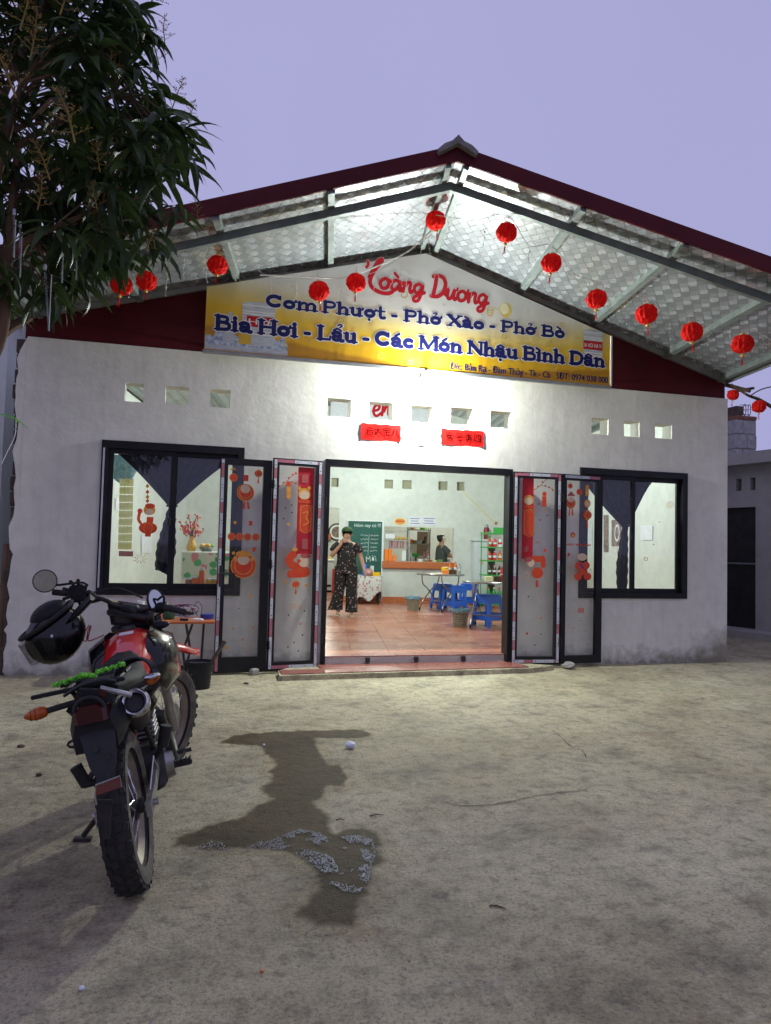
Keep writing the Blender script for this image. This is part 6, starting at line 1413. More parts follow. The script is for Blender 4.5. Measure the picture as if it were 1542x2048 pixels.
# swing arm, chain, shock
for s_ in (-1, 1):
    mb = MB(); mb.loft([[(x, s_*y0-0.011, z0), (x, s_*y0+0.011, z0), (x, s_*y0+0.011, z1), (x, s_*y0-0.011, z1)] for x, y0, z0, z1 in ((0.44, 0.085, 0.335, 0.385), (0.12, 0.092, 0.300, 0.350), (-0.07, 0.094, 0.285, 0.342))]); sw = P_('swing_arm', 'alu', mb, angle=20)
    mb = MB(); mb.cyl((0, s_*0.105, 0.315), (0, s_*0.125, 0.315), 0.014, n=8); P_('axle_nut', 'alu', mb, sw)
mb = MB(); mb.cyl((0, -0.12, 0.315), (0, 0.12, 0.315), 0.009, n=8); P_('rear_axle', 'alu', mb)
mb = MB(); mb.tube([(0.02, -0.095, 0.36), (0.10, -0.118, 0.47), (0.16, -0.120, 0.40)], 0.004, 6); P_('brake_rod', 'chrome', mb)
mb = MB(); mb.loft([[(x, 0.062, z-0.008), (x, 0.074, z-0.008), (x, 0.074, z+0.008), (x, 0.062, z+0.008)] for x, z in ((0.46, 0.36), (0.0, 0.398))]); P_('chain', 'rust', mb, smooth=False)
mb = MB(); mb.loft([[(x, 0.062, z-0.008), (x, 0.074, z-0.008), (x, 0.074, z+0.008), (x, 0.062, z+0.008)] for x, z in ((0.46, 0.31), (0.0, 0.232))]); P_('chain', 'rust', mb, smooth=False)
mb = MB(); sp_ = [Vector((0.30-0.10*t, 0.045*math.cos(t*44)*1, 0.40+0.28*t))+Vector((0.045*math.sin(t*44), 0, 0)) for t in [i/70 for i in range(71)]]; mb.tube(sp_, 0.006, 6); P_('shock_spring', 'red_plastic', mb)
mb = MB(); mb.cyl((0.30, 0, 0.40), (0.20, 0, 0.70), 0.022, n=10); P_('shock_body', 'engine_black', mb)
# pegs, levers, stand
for s_, xx, yy, nm in ((1, 0.47, 0.25, 'rider peg'), (-1, 0.47, -0.235, 'rider peg')):
    mb = MB(); mb.bbox(xx-0.022, xx+0.022, min(s_*0.13, yy), max(s_*0.13, yy), 0.305, 0.330, 0.006); pg = P_('foot_peg', 'rubber', mb, smooth=False)
    for k in range(5):
        yk = s_*(0.155+0.018*k); mb = MB(); mb.box(xx-0.022, xx+0.022, yk-0.004, yk+0.004, 0.330, 0.338); P_('peg_rib', 'rubber', mb, pg, smooth=False)
for (u, v), xx, s_ in (((160, 1548), 0.18, 1), ((330, 1468), 0.20, -1)):       # folded pillion pegs
    q = lx(u, v, xx); b_ = Vector((xx+0.04, s_*0.10, 0.45 if s_ > 0 else q.z-0.10)); mb = MB(); mb.tube([b_, b_.lerp(q, 0.5)+Vector((0, 0, -0.02)), q+Vector((0, -s_*0.02, -0.035))], 0.013, 8); ar = P_('pillion_bracket', 'engine_black', mb)
    mb = MB(); mb.tube([q+Vector((0, -s_*0.018, -0.05)), q+Vector((0, s_*0.012, 0.035))], [0.024, 0.026], 10); P_('pillion_peg', 'rubber', mb, ar)
mb = MB(); mb.tube(cat_rom([(0.46, -0.13, 0.30), (0.60, -0.16, 0.28), (0.70, -0.19, 0.31)], 4), 0.008, 8); mb.cyl((0.70, -0.15, 0.31), (0.70, -0.22, 0.31), 0.010, n=8); P_('brake_pedal', 'engine_black', mb)
mb = MB(); mb.tube([(0.60, 0.14, 0.36), (0.64, 0.17, 0.33), (0.74, 0.19, 0.34)], 0.007, 8); P_('gear_lever', 'alu', mb)
ft = BI @ at(168, 1676, z=0.012); mb = MB(); mb.tube([(0.42, 0.10, 0.27), Vector((0.42, 0.10, 0.27)).lerp(ft, 0.55)+Vector((0, 0.006, 0)), ft+Vector((0, 0, 0.012))], [0.015, 0.013, 0.012], 8); ks = P_('side_stand', 'engine_black', mb)
wz = BI.to_3x3() @ EZ; wx = BI.to_3x3() @ Vector((-1, 0.1, 0)); mb = MB(); mb.bbox(-0.035, 0.045, -0.018, 0.018, -0.011, 0.004, 0.003, frame(ft, wx, wz)); P_('stand_foot', 'engine_black', mb, ks, smooth=False)
# tank: red spine with black shoulders
def tank_ring(x, w, zb, zt, k=1.0):
    return [(x, -w*0.75, zb), (x, -w, zb+(zt-zb)*0.35), (x, -w*0.96, zb+(zt-zb)*0.62), (x, -w*0.66, zb+(zt-zb)*0.88), (x, -w*0.32, zt-0.004), (x, 0, zt), (x, w*0.32, zt-0.004), (x, w*0.66, zb+(zt-zb)*0.88), (x, w*0.96, zb+(zt-zb)*0.62), (x, w, zb+(zt-zb)*0.35), (x, w*0.75, zb)]
mb = MB(); mb.loft([tank_ring(*a) for a in ((0.44, 0.075, 0.70, 0.80), (0.52, 0.10, 0.70, 0.845), (0.62, 0.125, 0.70, 0.895), (0.74, 0.145, 0.71, 0.930), (0.86, 0.145, 0.72, 0.935), (0.95, 0.115, 0.74, 0.920), (1.0, 0.07, 0.78, 0.89))]); tank = P_('fuel_tank', 'red_paint', mb, angle=60)
for s_ in (-1, 1):
    rings = []
    for x, w0, w1, zb, zt in ((0.60, 0.118, 0.14, 0.70, 0.83), (0.68, 0.13, 0.175, 0.66, 0.885), (0.78, 0.14, 0.205, 0.61, 0.915), (0.90, 0.13, 0.215, 0.57, 0.92), (1.02, 0.11, 0.20, 0.58, 0.895), (1.12, 0.11, 0.175, 0.62, 0.85), (1.18, 0.12, 0.155, 0.68, 0.79)):
        h = zt-zb; rings.append([(x, s_*w0, zb), (x, s_*w1, zb+h*0.25), (x, s_*(w1+0.006), zb+h*0.6), (x, s_*(w1-0.012), zb+h*0.86), (x, s_*(w0*0.78), zt+0.012), (x, s_*(w0*0.70), zt-0.03), (x, s_*(w0*0.8), zb+h*0.5)])
    mb = MB(); mb.loft(rings); P_('tank_shroud', 'black_gloss', mb, tank, angle=85)
    mb = MB(); mb.loft([[(x, s_*(w+0.004), z0), (x, s_*(w+0.007), (z0+z1)/2), (x, s_*(w+0.004), z1), (x, s_*(w-0.008), (z0+z1)/2)] for x, w, z0, z1 in ((0.72, 0.182, 0.70, 0.72), (0.86, 0.212, 0.66, 0.74), (1.0, 0.203, 0.67, 0.74), (1.10, 0.180, 0.69, 0.73))]); P_('shroud_flash', 'red_paint', mb, tank)
mb = MB(); mb.lathe([(0.001, 0.022), (0.030, 0.020), (0.036, 0.010), (0.036, 0.0)], 20, Matrix.Translation((0.85, 0, 0.932))); P_('filler_cap', 'engine_black', mb, tank)
for k in range(3):
    mb = MB(); c0 = Vector((0.70+0.013*k, 0.0, 0.925+0.0035*k)); mb.box(-0.004, 0.004, -0.038, 0.030, 0.0, 0.0015, Matrix.Translation(c0) @ Matrix.Rotation(-0.28, 4, 'Y')); P_('warning_label', 'white_print', mb, tank, smooth=False)
# seat and tail
mb = MB(); rings = []
for x, w, zb, zt in ((0.56, 0.062, 0.77, 0.862), (0.48, 0.085, 0.755, 0.855), (0.34, 0.115, 0.74, 0.835), (0.18, 0.128, 0.745, 0.832), (0.02, 0.122, 0.765, 0.848), (-0.12, 0.105, 0.785, 0.862), (-0.20, 0.075, 0.80, 0.85)):
    rings.append([(x, -w*0.9, zb), (x, -w, zb+0.03), (x, -w*0.9, zt-0.018), (x, -w*0.5, zt), (x, w*0.5, zt), (x, w*0.9, zt-0.018), (x, w, zb+0.03), (x, w*0.9, zb)])
mb.loft(rings); P_('seat', 'seat_vinyl', mb, angle=60)
for s_ in (-1, 1):
    mb = MB(); mb.loft([[(x, s_*w, z0), (x, s_*(w+0.022), z0+(z1-z0)*0.4), (x, s_*w, z1), (x, s_*(w-0.02), z0+(z1-z0)*0.5)] for x, w, z0, z1 in ((0.42, 0.10, 0.56, 0.74), (0.2, 0.125, 0.60, 0.755), (0.0, 0.12, 0.68, 0.775), (-0.2, 0.095, 0.755, 0.80))]); P_('side_panel', 'black_plastic', mb)
mb = MB(); rings = []
for x, w, z0, z1 in ((-0.05, 0.10, 0.70, 0.79), (-0.20, 0.098, 0.69, 0.80), (-0.31, 0.085, 0.66, 0.79), (-0.36, 0.070, 0.645, 0.755)):
    rings.append([(x, -w, z0), (x, -w*1.03, (z0+z1)/2), (x, -w*0.8, z1), (x, w*0.8, z1), (x, w*1.03, (z0+z1)/2), (x, w, z0)])
mb.loft(rings); tail = P_('tail_unit', 'black_plastic', mb, angle=35)
tl = lx(182, 1425, -0.36); mb = MB(); mb.loft([[(tl.x+dx, tl.y-w, tl.z-0.030), (tl.x+dx, tl.y-w, tl.z+0.014), (tl.x+dx, tl.y-w*0.6, tl.z+0.030), (tl.x+dx, tl.y+w*0.6, tl.z+0.030), (tl.x+dx, tl.y+w, tl.z+0.014), (tl.x+dx, tl.y+w, tl.z-0.030)] for dx, w in ((0.05, 0.058), (-0.02, 0.055), (-0.035, 0.042))]); P_('tail_light', 'red_lens', mb, angle=35)
mb = MB(); mb.tube([(tl.x-0.022, tl.y+0.05*math.cos(a), tl.z+0.012+0.045*math.sin(a)) for a in [math.pi*i/10 for i in range(11)]], 0.007, 6); P_('tail_light_hood', 'dark_panel', mb)
# red flash of the tail, under the rack
mb = MB(); q = [lx(u, v, -0.345) for u, v in ((150,1392),(160,1376),(200,1378),(232,1386),(226,1400),(160,1412))]; mb.add([p+Vector((-0.020, 0, 0)) for p in q]+[p+Vector((0.01, 0, 0)) for p in q], [tuple(range(6)), tuple(reversed(range(6, 12)))]+[(i, 6+i, 6+(i+1) % 6, (i+1) % 6) for i in range(6)]); P_('tail_panel', 'black_plastic', mb, smooth=False)
for pl_ in (((152,1398),(158,1388),(168,1402),(162,1412)), ((196,1378),(214,1382),(208,1396),(200,1390))):
    mb = MB(); q = [lx(u, v, -0.368) for u, v in pl_]; mb.add(q+[p+Vector((0.004, 0, 0)) for p in q], [(0, 1, 2, 3), (7, 6, 5, 4), (0, 4, 5, 1), (1, 5, 6, 2), (2, 6, 7, 3), (3, 7, 4, 0)]); P_('reflector', 'red_lens', mb, smooth=False)
# mudguard and plate
mb = MB(); rings = []
for (u, v), w, x in (((190, 1448), 0.062, -0.34), ((199, 1490), 0.054, -0.385), ((206, 1530), 0.044, -0.415), ((211, 1560), 0.024, -0.43)):
    c0 = lx(u, v, x); rings.append([(c0.x, c0.y-w, c0.z), (c0.x-0.010, c0.y, c0.z), (c0.x, c0.y+w, c0.z), (c0.x+0.006, c0.y+w, c0.z), (c0.x-0.003, c0.y, c0.z), (c0.x+0.006, c0.y-w, c0.z)])
mb.loft(rings); mg = P_('rear_mudguard', 'dark_panel', mb, angle=25)
for u, v in ((192, 1497), (218, 1512)):
    q = lx(u, v, -0.405); mb = MB(); mb.cyl(q+Vector((-0.004, 0, 0)), q+Vector((-0.012, 0, 0)), 0.009, n=10); P_('bolt', 'engine_black', mb, mg)
q = [lx(u, v, -0.445) for u, v in ((190, 1592), (192, 1570), (240, 1552), (243, 1574))]; mb = MB(); mb.add([p for p in q]+[p+Vector((0.004, 0, 0)) for p in q], [(0, 1, 2, 3), (7, 6, 5, 4), (0, 4, 5, 1), (1, 5, 6, 2), (2, 6, 7, 3), (3, 7, 4, 0)]); pt = P_('number_plate', 'plate_red', mb, smooth=False)
mb = MB(); mb.tube([q[0]+Vector((0, 0, -0.03)), q[0], q[1], q[2], q[3]], 0.003, 5); P_('plate_frame', 'alu', mb, pt)
mb = MB(); mb.tube([lx(213, 1545, -0.42), lx(218, 1565, -0.435)], 0.012, 6); P_('plate_arm', 'dark_panel', mb, pt)
fl = [lx(u, v, -0.40) for u, v in ((188, 1600), (205, 1680), (218, 1678), (225, 1600))]; mb = MB(); mb.add(fl+[p+Vector((0.006, 0, 0)) for p in fl], [(0, 1, 2, 3), (7, 6, 5, 4), (0, 4, 5, 1), (1, 5, 6, 2), (2, 6, 7, 3), (3, 7, 4, 0)]); P_('mud_flap', 'rubber', mb, smooth=False)
mb = MB(); q = lx(150, 1487, -0.33); mb.tube([q+Vector((0, 0.024*math.cos(a), 0.012*math.sin(a))) for a in [2*math.pi*i/10 for i in range(10)]], 0.005, 6, True); P_('tie_loop', 'engine_black', mb)
# indicators
def indicator(u0, v0, u1, v1, x, lens_m, r_=0.020):
    a, b = lx(u0, v0, x), lx(u1, v1, x); d = (b-a); mb = MB(); mb.tube([a, a+d*0.55], 0.011, 8); st_ = P_('indicator', 'rubber', mb)
    c0 = a+d*0.55; e = b; mb = MB(); dd_ = (e-c0); mb.tube([c0, c0+dd_*0.1, c0+dd_*0.3, c0+dd_*0.55, c0+dd_*0.8, c0+dd_*0.93, e], [r_*0.55, r_*0.85, r_, r_*0.95, r_*0.68, r_*0.4, r_*0.1], 14); P_('lens', lens_m, mb, st_, angle=70)
    for t in (0.3, 0.5, 0.7): mb = MB(); rr = r_*1.02*(1-0.5*abs(t-0.45)*2*0.6); mb.tube([c0+dd_*t+Vector((0, rr*math.cos(k)*0.15, 0))+Vector((rr*math.cos(k), 0, rr*math.sin(k))) for k in [2*math.pi*i/14 for i in range(14)]], 0.0012, 4, True); P_('lens_rib', 'dark_panel', mb, st_)
indicator(152, 1404, 48, 1436, -0.26, 'orange_lens', 0.022); indicator(262, 1380, 320, 1350, -0.16, 'orange_lens', 0.020)
mb = MB(); q = lx(303, 1352, -0.17); mb.sphere(q, (0.03, 0.034, 0.012), 12, 6); P_('indicator_shell', 'mirror', mb)
# luggage rack
ra, rb_ = lx(62, 1396, -0.28), lx(250, 1356, -0.24)
mb = MB(); mb.bbox(-0.012, 0.012, 0, (rb_-ra).length, -0.007, 0.007, 0.003, frame(ra, Vector((1, 0, 0)), Vector((0, 0, 1))) if False else Matrix.Translation(ra) @ (rb_-ra).to_track_quat('Y', 'Z').to_matrix().to_4x4()); rk = P_('luggage_rack', 'black_plastic', mb, smooth=False)
for fx, a_, b_ in ((0.0, lx(120, 1372, -0.10), lx(252, 1340, -0.05)), (0, lx(140, 1362, 0.02), lx(250, 1335, 0.05))):
    mb = MB(); mb.tube([a_, b_], 0.010, 8); P_('rack_bar', 'black_plastic', mb, rk)
for t in (0.35, 0.62, 0.9):
    a_ = ra.lerp(rb_, t); mb = MB(); mb.tube([a_, a_+Vector((0.36, 0, -0.015))], 0.009, 8); P_('rack_bar', 'black_plastic', mb, rk)
for t in (0.40, 0.48):
    a_ = ra.lerp(rb_, t); mb = MB(); mb.tube([a_, a_+Vector((0.05, -0.03, -0.05)), Vector((-0.22, 0.085, 0.78))], 0.010, 8); P_('rack_stay', 'black_plastic', mb, rk)
mb = MB(); mb.tube([lx(200, 1376, -0.30), lx(236, 1384, -0.29), lx(262, 1390, -0.27)], 0.010, 8); P_('grab_rail', 'alu', mb, rk)
mb = MB(); mb.tube(cat_rom([lx(128, 1392, -0.31), lx(160, 1372, -0.31), lx(205, 1360, -0.31), lx(232, 1362, -0.31)], 5), 0.012, 8, flat=0.5); P_('rack_edge', 'dark_panel', mb, rk)
# handlebar, steered
def S_(p): return SM @ Vector(p)
bar = cat_rom([(0.86, 0.39, 1.075), (0.90, 0.27, 1.075), (0.955, 0.16, 1.06), (0.975, 0.07, 1.03), (0.975, -0.07, 1.03), (0.955, -0.16, 1.06), (0.90, -0.27, 1.075), (0.86, -0.39, 1.075)], 5)
mb = MB(); mb.tube(bar, 0.0115, 10, T=SM); hb_ = P_('handlebar', 'engine_black', mb)
for s_ in (-1, 1):
    mb = MB(); mb.tube([(0.905, s_*0.255, 1.075), (0.86, s_*0.395, 1.075)], [0.0165, 0.0165], 12, T=SM); P_('grip', 'rubber', mb, hb_)
    mb = MB(); mb.bbox(-0.025, 0.03, -0.028, 0.028, -0.022, 0.022, 0.008, SM @ Matrix.Translation((0.925, s_*0.225, 1.073))); P_('switch_pod', 'black_plastic', mb, hb_)
    mb = MB(); mb.tube(cat_rom([(0.955, s_*0.215, 1.078), (0.975, s_*0.26, 1.07), (0.945, s_*0.36, 1.06), (0.935, s_*0.40, 1.06)], 4), [0.009]*5+[0.007]*8, 8, T=SM); P_('lever', 'engine_black', mb, hb_)
mb = MB(); mb.bbox(0.955, 1.0, -0.05, 0.05, 1.0, 1.05, 0.01, SM); P_('bar_clamp', 'engine_black', mb, hb_)
for k, pts in enumerate(([(0.94, 0.2, 1.06), (1.06, 0.16, 1.02), (1.08, 0.05, 0.95), (1.0, 0.03, 0.85)], [(0.94, -0.2, 1.06), (1.07, -0.15, 1.03), (1.08, -0.04, 0.95), (0.98, -0.03, 0.85)], [(0.94, 0.21, 1.09), (1.0, 0.10, 1.12), (1.05, -0.02, 1.08)])):
    mb = MB(); mb.tube(cat_rom(pts, 6), 0.005, 6, T=SM); P_('cable', 'rubber', mb, hb_)
# instrument visor and red cowl
dc = [lx(u, v, 1.03) for u, v in ((214, 1203), (287, 1219), (296, 1252), (222, 1250))]
nb_ = (dc[1]-dc[0]).cross(dc[3]-dc[0]).normalized(); nb_ = nb_ if nb_.x > 0 else -nb_
mb = MB(); mb.add(dc+[p+nb_*0.035 for p in dc], [(0, 1, 2, 3), (7, 6, 5, 4), (0, 4, 5, 1), (1, 5, 6, 2), (2, 6, 7, 3), (3, 7, 4, 0)]); cl_ = P_('instrument', 'black_plastic', mb, smooth=False)
ctr = sum(dc, Vector())/4; sd = [ctr+(p-ctr)*0.74-nb_*0.002 for p in dc]; mb = MB(); mb.add(sd+[p+nb_*0.004 for p in sd], [(0, 1, 2, 3), (7, 6, 5, 4), (0, 4, 5, 1), (1, 5, 6, 2), (2, 6, 7, 3), (3, 7, 4, 0)]); P_('display', 'screen', mb, cl_, smooth=False)
mb = MB(); cq = [lx(u, v, 1.02) for u, v in ((288, 1219), (297, 1224), (312, 1252), (308, 1264), (297, 1253))]; mb.add(cq+[p+Vector((0.12, 0.03, 0)) for p in cq], [tuple(range(5)), tuple(reversed(range(5, 10)))]+[(i, 5+i, 5+(i+1) % 5, (i+1) % 5) for i in range(5)]); P_('cowl_side', 'red_paint', mb, smooth=False)
mb = MB(); e1 = dc[1]; e2 = dc[2]; mb.add([e1+nb_*0.03, e2+nb_*0.03, e2+nb_*0.14+Vector((0, 0.02, -0.05)), e1+nb_*0.11, e1+nb_*0.03+Vector((0, -0.012, 0)), e2+nb_*0.03+Vector((0, -0.022, -0.01)), e2+nb_*0.14+Vector((0, 0.0, -0.06)), e1+nb_*0.11+Vector((0, -0.01, 0))], [(0, 1, 2, 3), (7, 6, 5, 4), (0, 4, 5, 1), (1, 5, 6, 2), (2, 6, 7, 3), (3, 7, 4, 0)]); P_('cowl', 'red_paint', mb, smooth=False)
mb = MB(); mb.add([dc[0]-nb_*0.004, dc[1]-nb_*0.004, dc[1]+nb_*0.11, dc[0]+nb_*0.11]+[p+Vector((0, 0, 0.008)) for p in (dc[0]-nb_*0.004, dc[1]-nb_*0.004, dc[1]+nb_*0.11, dc[0]+nb_*0.11)], [(3, 2, 1, 0), (4, 5, 6, 7), (0, 1, 5, 4), (1, 2, 6, 5), (2, 3, 7, 6), (3, 0, 4, 7)]); P_('cowl_top', 'red_lens', mb, smooth=False)
mb = MB(); mb.lathe([(0.001, 0.0), (0.05, 0.004), (0.075, 0.02), (0.07, 0.06), (0.03, 0.09)], 18, SM @ Matrix.Translation((1.19, 0, 0.93)) @ Matrix.Rotation(-math.pi/2, 4, 'Y')); P_('headlight', 'black_gloss', mb)
mb = MB(); mb.tube([S_((1.06, -0.12, 0.95)), lx(318, 1252, 0.92)], 0.009, 8); mb.sphere(lx(322, 1250, 0.92), (0.022, 0.045, 0.02), 12, 6); P_('front_indicator', 'dark_panel', mb)
# mirrors
for (u, v), x, r_, yaw, bar_y in (((90, 1162), 1.00, 0.060, 0.15, 0.24), ((312, 1202), 0.80, 0.064, 1.02, -0.24)):
    c0 = lx(u, v, x); s_ = 1 if bar_y > 0 else -1; a = S_((0.915, bar_y, 1.09)); mb = MB(); mid = Vector((a.x, a.y, a.z+0.05)) if s_ > 0 else a+Vector((0, 0.0, 0.04))
    mb.tube(cat_rom([a, mid, c0+Vector((0.02, -s_*0.04, -0.03)), c0+Vector((0.02, 0, 0))], 5), 0.006, 8); mr = P_('mirror', 'black_plastic', mb)
    TM = Matrix.Translation(c0) @ Matrix.Rotation(yaw, 4, 'Z') @ Matrix.Rotation(-0.08 if s_ > 0 else 0.12, 4, 'Y') @ Matrix.Rotation(-math.pi/2, 4, 'Y')
    mb = MB(); mb.lathe([(0.001, -0.024), (0.03, -0.022), (r_*0.9, -0.012), (r_, 0.0), (r_, 0.004), (r_-0.005, 0.004)], 24, TM); P_('mirror_shell', 'black_plastic', mb, mr)
    mb = MB(); mb.lathe([(0.001, 0.0035), (r_-0.004, 0.002)], 24, TM); P_('mirror_glass', 'mirror', mb, mr)
# phone clamp on the left bar
pc = lx(155, 1187, 0.98); mb = MB(); mb.tube([S_((0.95, 0.17, 1.06)), pc+Vector((0.02, 0, -0.06)), pc+Vector((0.02, 0, 0))], [0.013, 0.012, 0.02], 8); ph = P_('phone_clamp', 'black_plastic', mb)
mb = MB(); mb.bbox(-0.014, 0.010, -0.036, 0.036, -0.045, 0.045, 0.008, Matrix.Translation(pc)); P_('clamp_body', 'black_plastic', mb, ph, smooth=False)
for yy, zz in ((0.055, 0.035), (-0.055, 0.035), (0.062, -0.015), (-0.062, 0.0), (0.018, 0.066), (-0.018, 0.066)):
    mb = MB(); mb.tube([pc+Vector((0, yy*0.5, zz*0.5)), pc+Vector((-0.01, yy*0.95, zz*0.95)), pc+Vector((-0.03, yy, zz))], [0.009, 0.008, 0.010], 8); P_('clamp_finger', 'rubber', mb, ph)
mb = MB(); mb.tube(cat_rom([lx(178, 1250, 0.9), lx(165, 1275, 0.9), lx(172, 1282, 0.9), lx(176, 1262, 0.9), lx(182, 1252, 0.9), lx(176, 1280, 0.9), lx(190, 1278, 0.9), lx(208, 1270, 0.92)], 6), 0.0032, 5); P_('charging_cord', 'red_wire', mb)
# ---------------------------------------------------------------- things carried on it
hp_ = BM @ lx(112, 1270, 0.86); hel = thing('helmet', 'black full face helmet with a peak hanging from the left handlebar', 'helmet', hp_)
HT = Matrix.Translation(hp_) @ Matrix.Rotation(R(12), 4, 'Z') @ Matrix.Rotation(R(-32), 4, 'Y') @ Matrix.Scale(0.88, 4)
mb = MB(); rings = []
for i in range(13):
    a = -math.pi/2+math.pi*i/12*0.93; ring = []
    for j in range(24):
        t = 2*math.pi*j/24; rr = math.cos(a); ring.append((0.172*rr*math.cos(t), 0.135*rr*math.sin(t)-(0.02*math.cos(t) if i > 6 else 0), -0.15*math.sin(-a)*1.0 if True else 0))
    rings.append(ring)
mb.loft(rings, True, HT @ Matrix.Rotation(math.pi, 4, 'X') @ Matrix.Rotation(0.3, 4, 'Y')); mb.build('shell', 'black_gloss', hel, smooth=True, angle=70)
mb = MB(); mb.tube([(0.165*math.cos(t), 0.132*math.sin(t), 0.10+0.02*math.cos(t)) for t in [2*math.pi*i/20 for i in range(20)]], 0.012, 8, True, T=HT); mb.build('rim_trim', 'rubber', hel, smooth=True)
mb = MB(); mb.sphere((0.03, 0, 0.12), (0.11, 0.095, 0.07), 16, 10, HT); 
if False: mb.loft([[(-0.02-0.02*k, -0.10+0.03*k, 0.10+0.05*k), (0.10-0.03*k, -0.11+0.03*k, 0.11+0.06*k), (0.11-0.03*k, 0.10-0.03*k, 0.12+0.06*k), (-0.02-0.02*k, 0.10-0.03*k, 0.10+0.05*k)] for k in (0, 1, 1.7)], True, HT)
mb.build('chin_bar', 'black_plastic', hel, smooth=True)
mb = MB(); mb.grid(lambda u, v: (-0.178*math.cos((u-0.5)*1.9)-0.012, 0.140*math.sin((u-0.5)*2.2)-0.02, -0.07+0.13*v), 12, 4, HT); mb.build('visor', 'visor', hel, smooth=True)
mb = MB(); mb.loft([[(-0.03+0.10*t, -0.12+0.03*t, -0.02), (-0.02+0.10*t, 0.0, 0.005), (-0.03+0.10*t, 0.12-0.03*t, -0.02), (-0.03+0.10*t, 0.10-0.03*t, -0.03), (-0.03+0.10*t, -0.10+0.03*t, -0.03)] for t in (0, 0.6, 1.3)], True, Matrix.Translation(BM @ lx(150, 1222, 0.86)) @ Matrix.Rotation(R(-50), 4, 'Y')); mb.build('peak', 'black_plastic', hel)
mb = MB(); mb.sphere(hp_+Vector((0.0, -0.125, 0.01)), (0.006, 0.004, 0.008), 8, 5); mb.build('badge', 'white_print', hel)
mb = MB(); mb.tube(cat_rom([BM @ S_((0.90, 0.28, 1.075)), hp_+Vector((0.06, 0, 0.10)), hp_+Vector((0.10, 0.02, 0.02))], 5), 0.006, 6); mb.build('strap', 'rubber', hel)
# green elastic strap bundled along the rack
gs = thing('cargo_strap', 'bright green elastic cargo strap wound along the rear rack', 'strap', BM @ lx(170, 1362, -0.24))
rn = random.Random(31)
for seg in (((104, 1372), (165, 1352)), ((160, 1350), (190, 1352)), ((192, 1345), (248, 1327))):
    a, b = BM @ lx(*seg[0], -0.24), BM @ lx(*seg[1], -0.22); mb = MB(); n_ = 60; pts = []
    for i in range(n_): t = i/(n_-1); k = i*1.35; c0 = a.lerp(b, t); pts.append(c0+Vector((0.008*math.sin(k*0.7), 0.009*math.cos(k)+rn.uniform(-.002, .002), 0.005*math.sin(k)+rn.uniform(-.002, .002))))
    mb.tube(pts, 0.0048, 5); mb.build('strap_bundle', 'green_net', gs)
cpos = BM @ lx(268, 1352, -0.14); ck = thing('cable_lock', 'coiled black cable lock hung on the right end of the rack', 'lock', cpos)
for k in range(4):
    mb = MB(); mb.tube([cpos+Vector((0.070*math.cos(a)+0.006*k, 0.012*k+0.02*math.sin(a), 0.066*math.sin(a)-0.004*k)) for a in [2*math.pi*i/22 for i in range(22)]], 0.0065, 7, True); mb.build('coil', 'black_gloss', ck, smooth=True)
mb = MB(); mb.cyl(cpos+Vector((-0.06, 0, -0.07)), cpos+Vector((0.01, 0, -0.075)), 0.014, n=10); mb.build('lock_body', 'engine_black', ck, smooth=True)
# ================================================================ inside the room
def bwp(u, v, off=0.0): return at(u, v, plane=(BW0+AXB*off, AXB))          # point on a plane parallel to the back wall
def bs(p): return (p-BW0).dot(AXC)
def bframe(p): return frame(p, AXC)                                         # local X along the wall, Y inwards, Z up
def bbox_obj(name, m_, c, sx, sy, sz, lab=None, cat=None, group=None, parent=None, bv=0.006, rz=0.0):
    mb = MB(); mb.bbox(-sx/2, sx/2, -sy/2, sy/2, 0, sz, bv, Matrix.Translation(c) @ Matrix.Rotation(rz-R(10.65), 4, 'Z')); o = mb.build(name, m_, parent)
    if lab: tag(o, lab, cat, group)
    return o
def lathe_obj(name, m_, c, prof, lab=None, cat=None, group=None, parent=None, n=14):
    mb = MB(); mb.lathe(prof, n, Matrix.Translation(c)); o = mb.build(name, m_, parent, smooth=True)
    if lab: tag(o, lab, cat, group)
    return o
def bottle(c, h, r_, m_, cap_m, lab, group, name='bottle'):
    o = lathe_obj(name, m_, c, [(0.001, 0), (r_, 0), (r_, h*0.62), (r_*0.9, h*0.70), (r_*0.38, h*0.86), (r_*0.36, h*0.93)], lab, 'bottle', group)
    lathe_obj('cap', cap_m, c, [(r_*0.42, h*0.92), (r_*0.42, h), (0.001, h)], parent=o, n=8)
    lathe_obj('wrapper', 'bottle_white' if m_ != 'bottle_white' else 'bottle_red', c, [(r_*1.015, h*0.30), (r_*1.015, h*0.52)], parent=o)
    return o

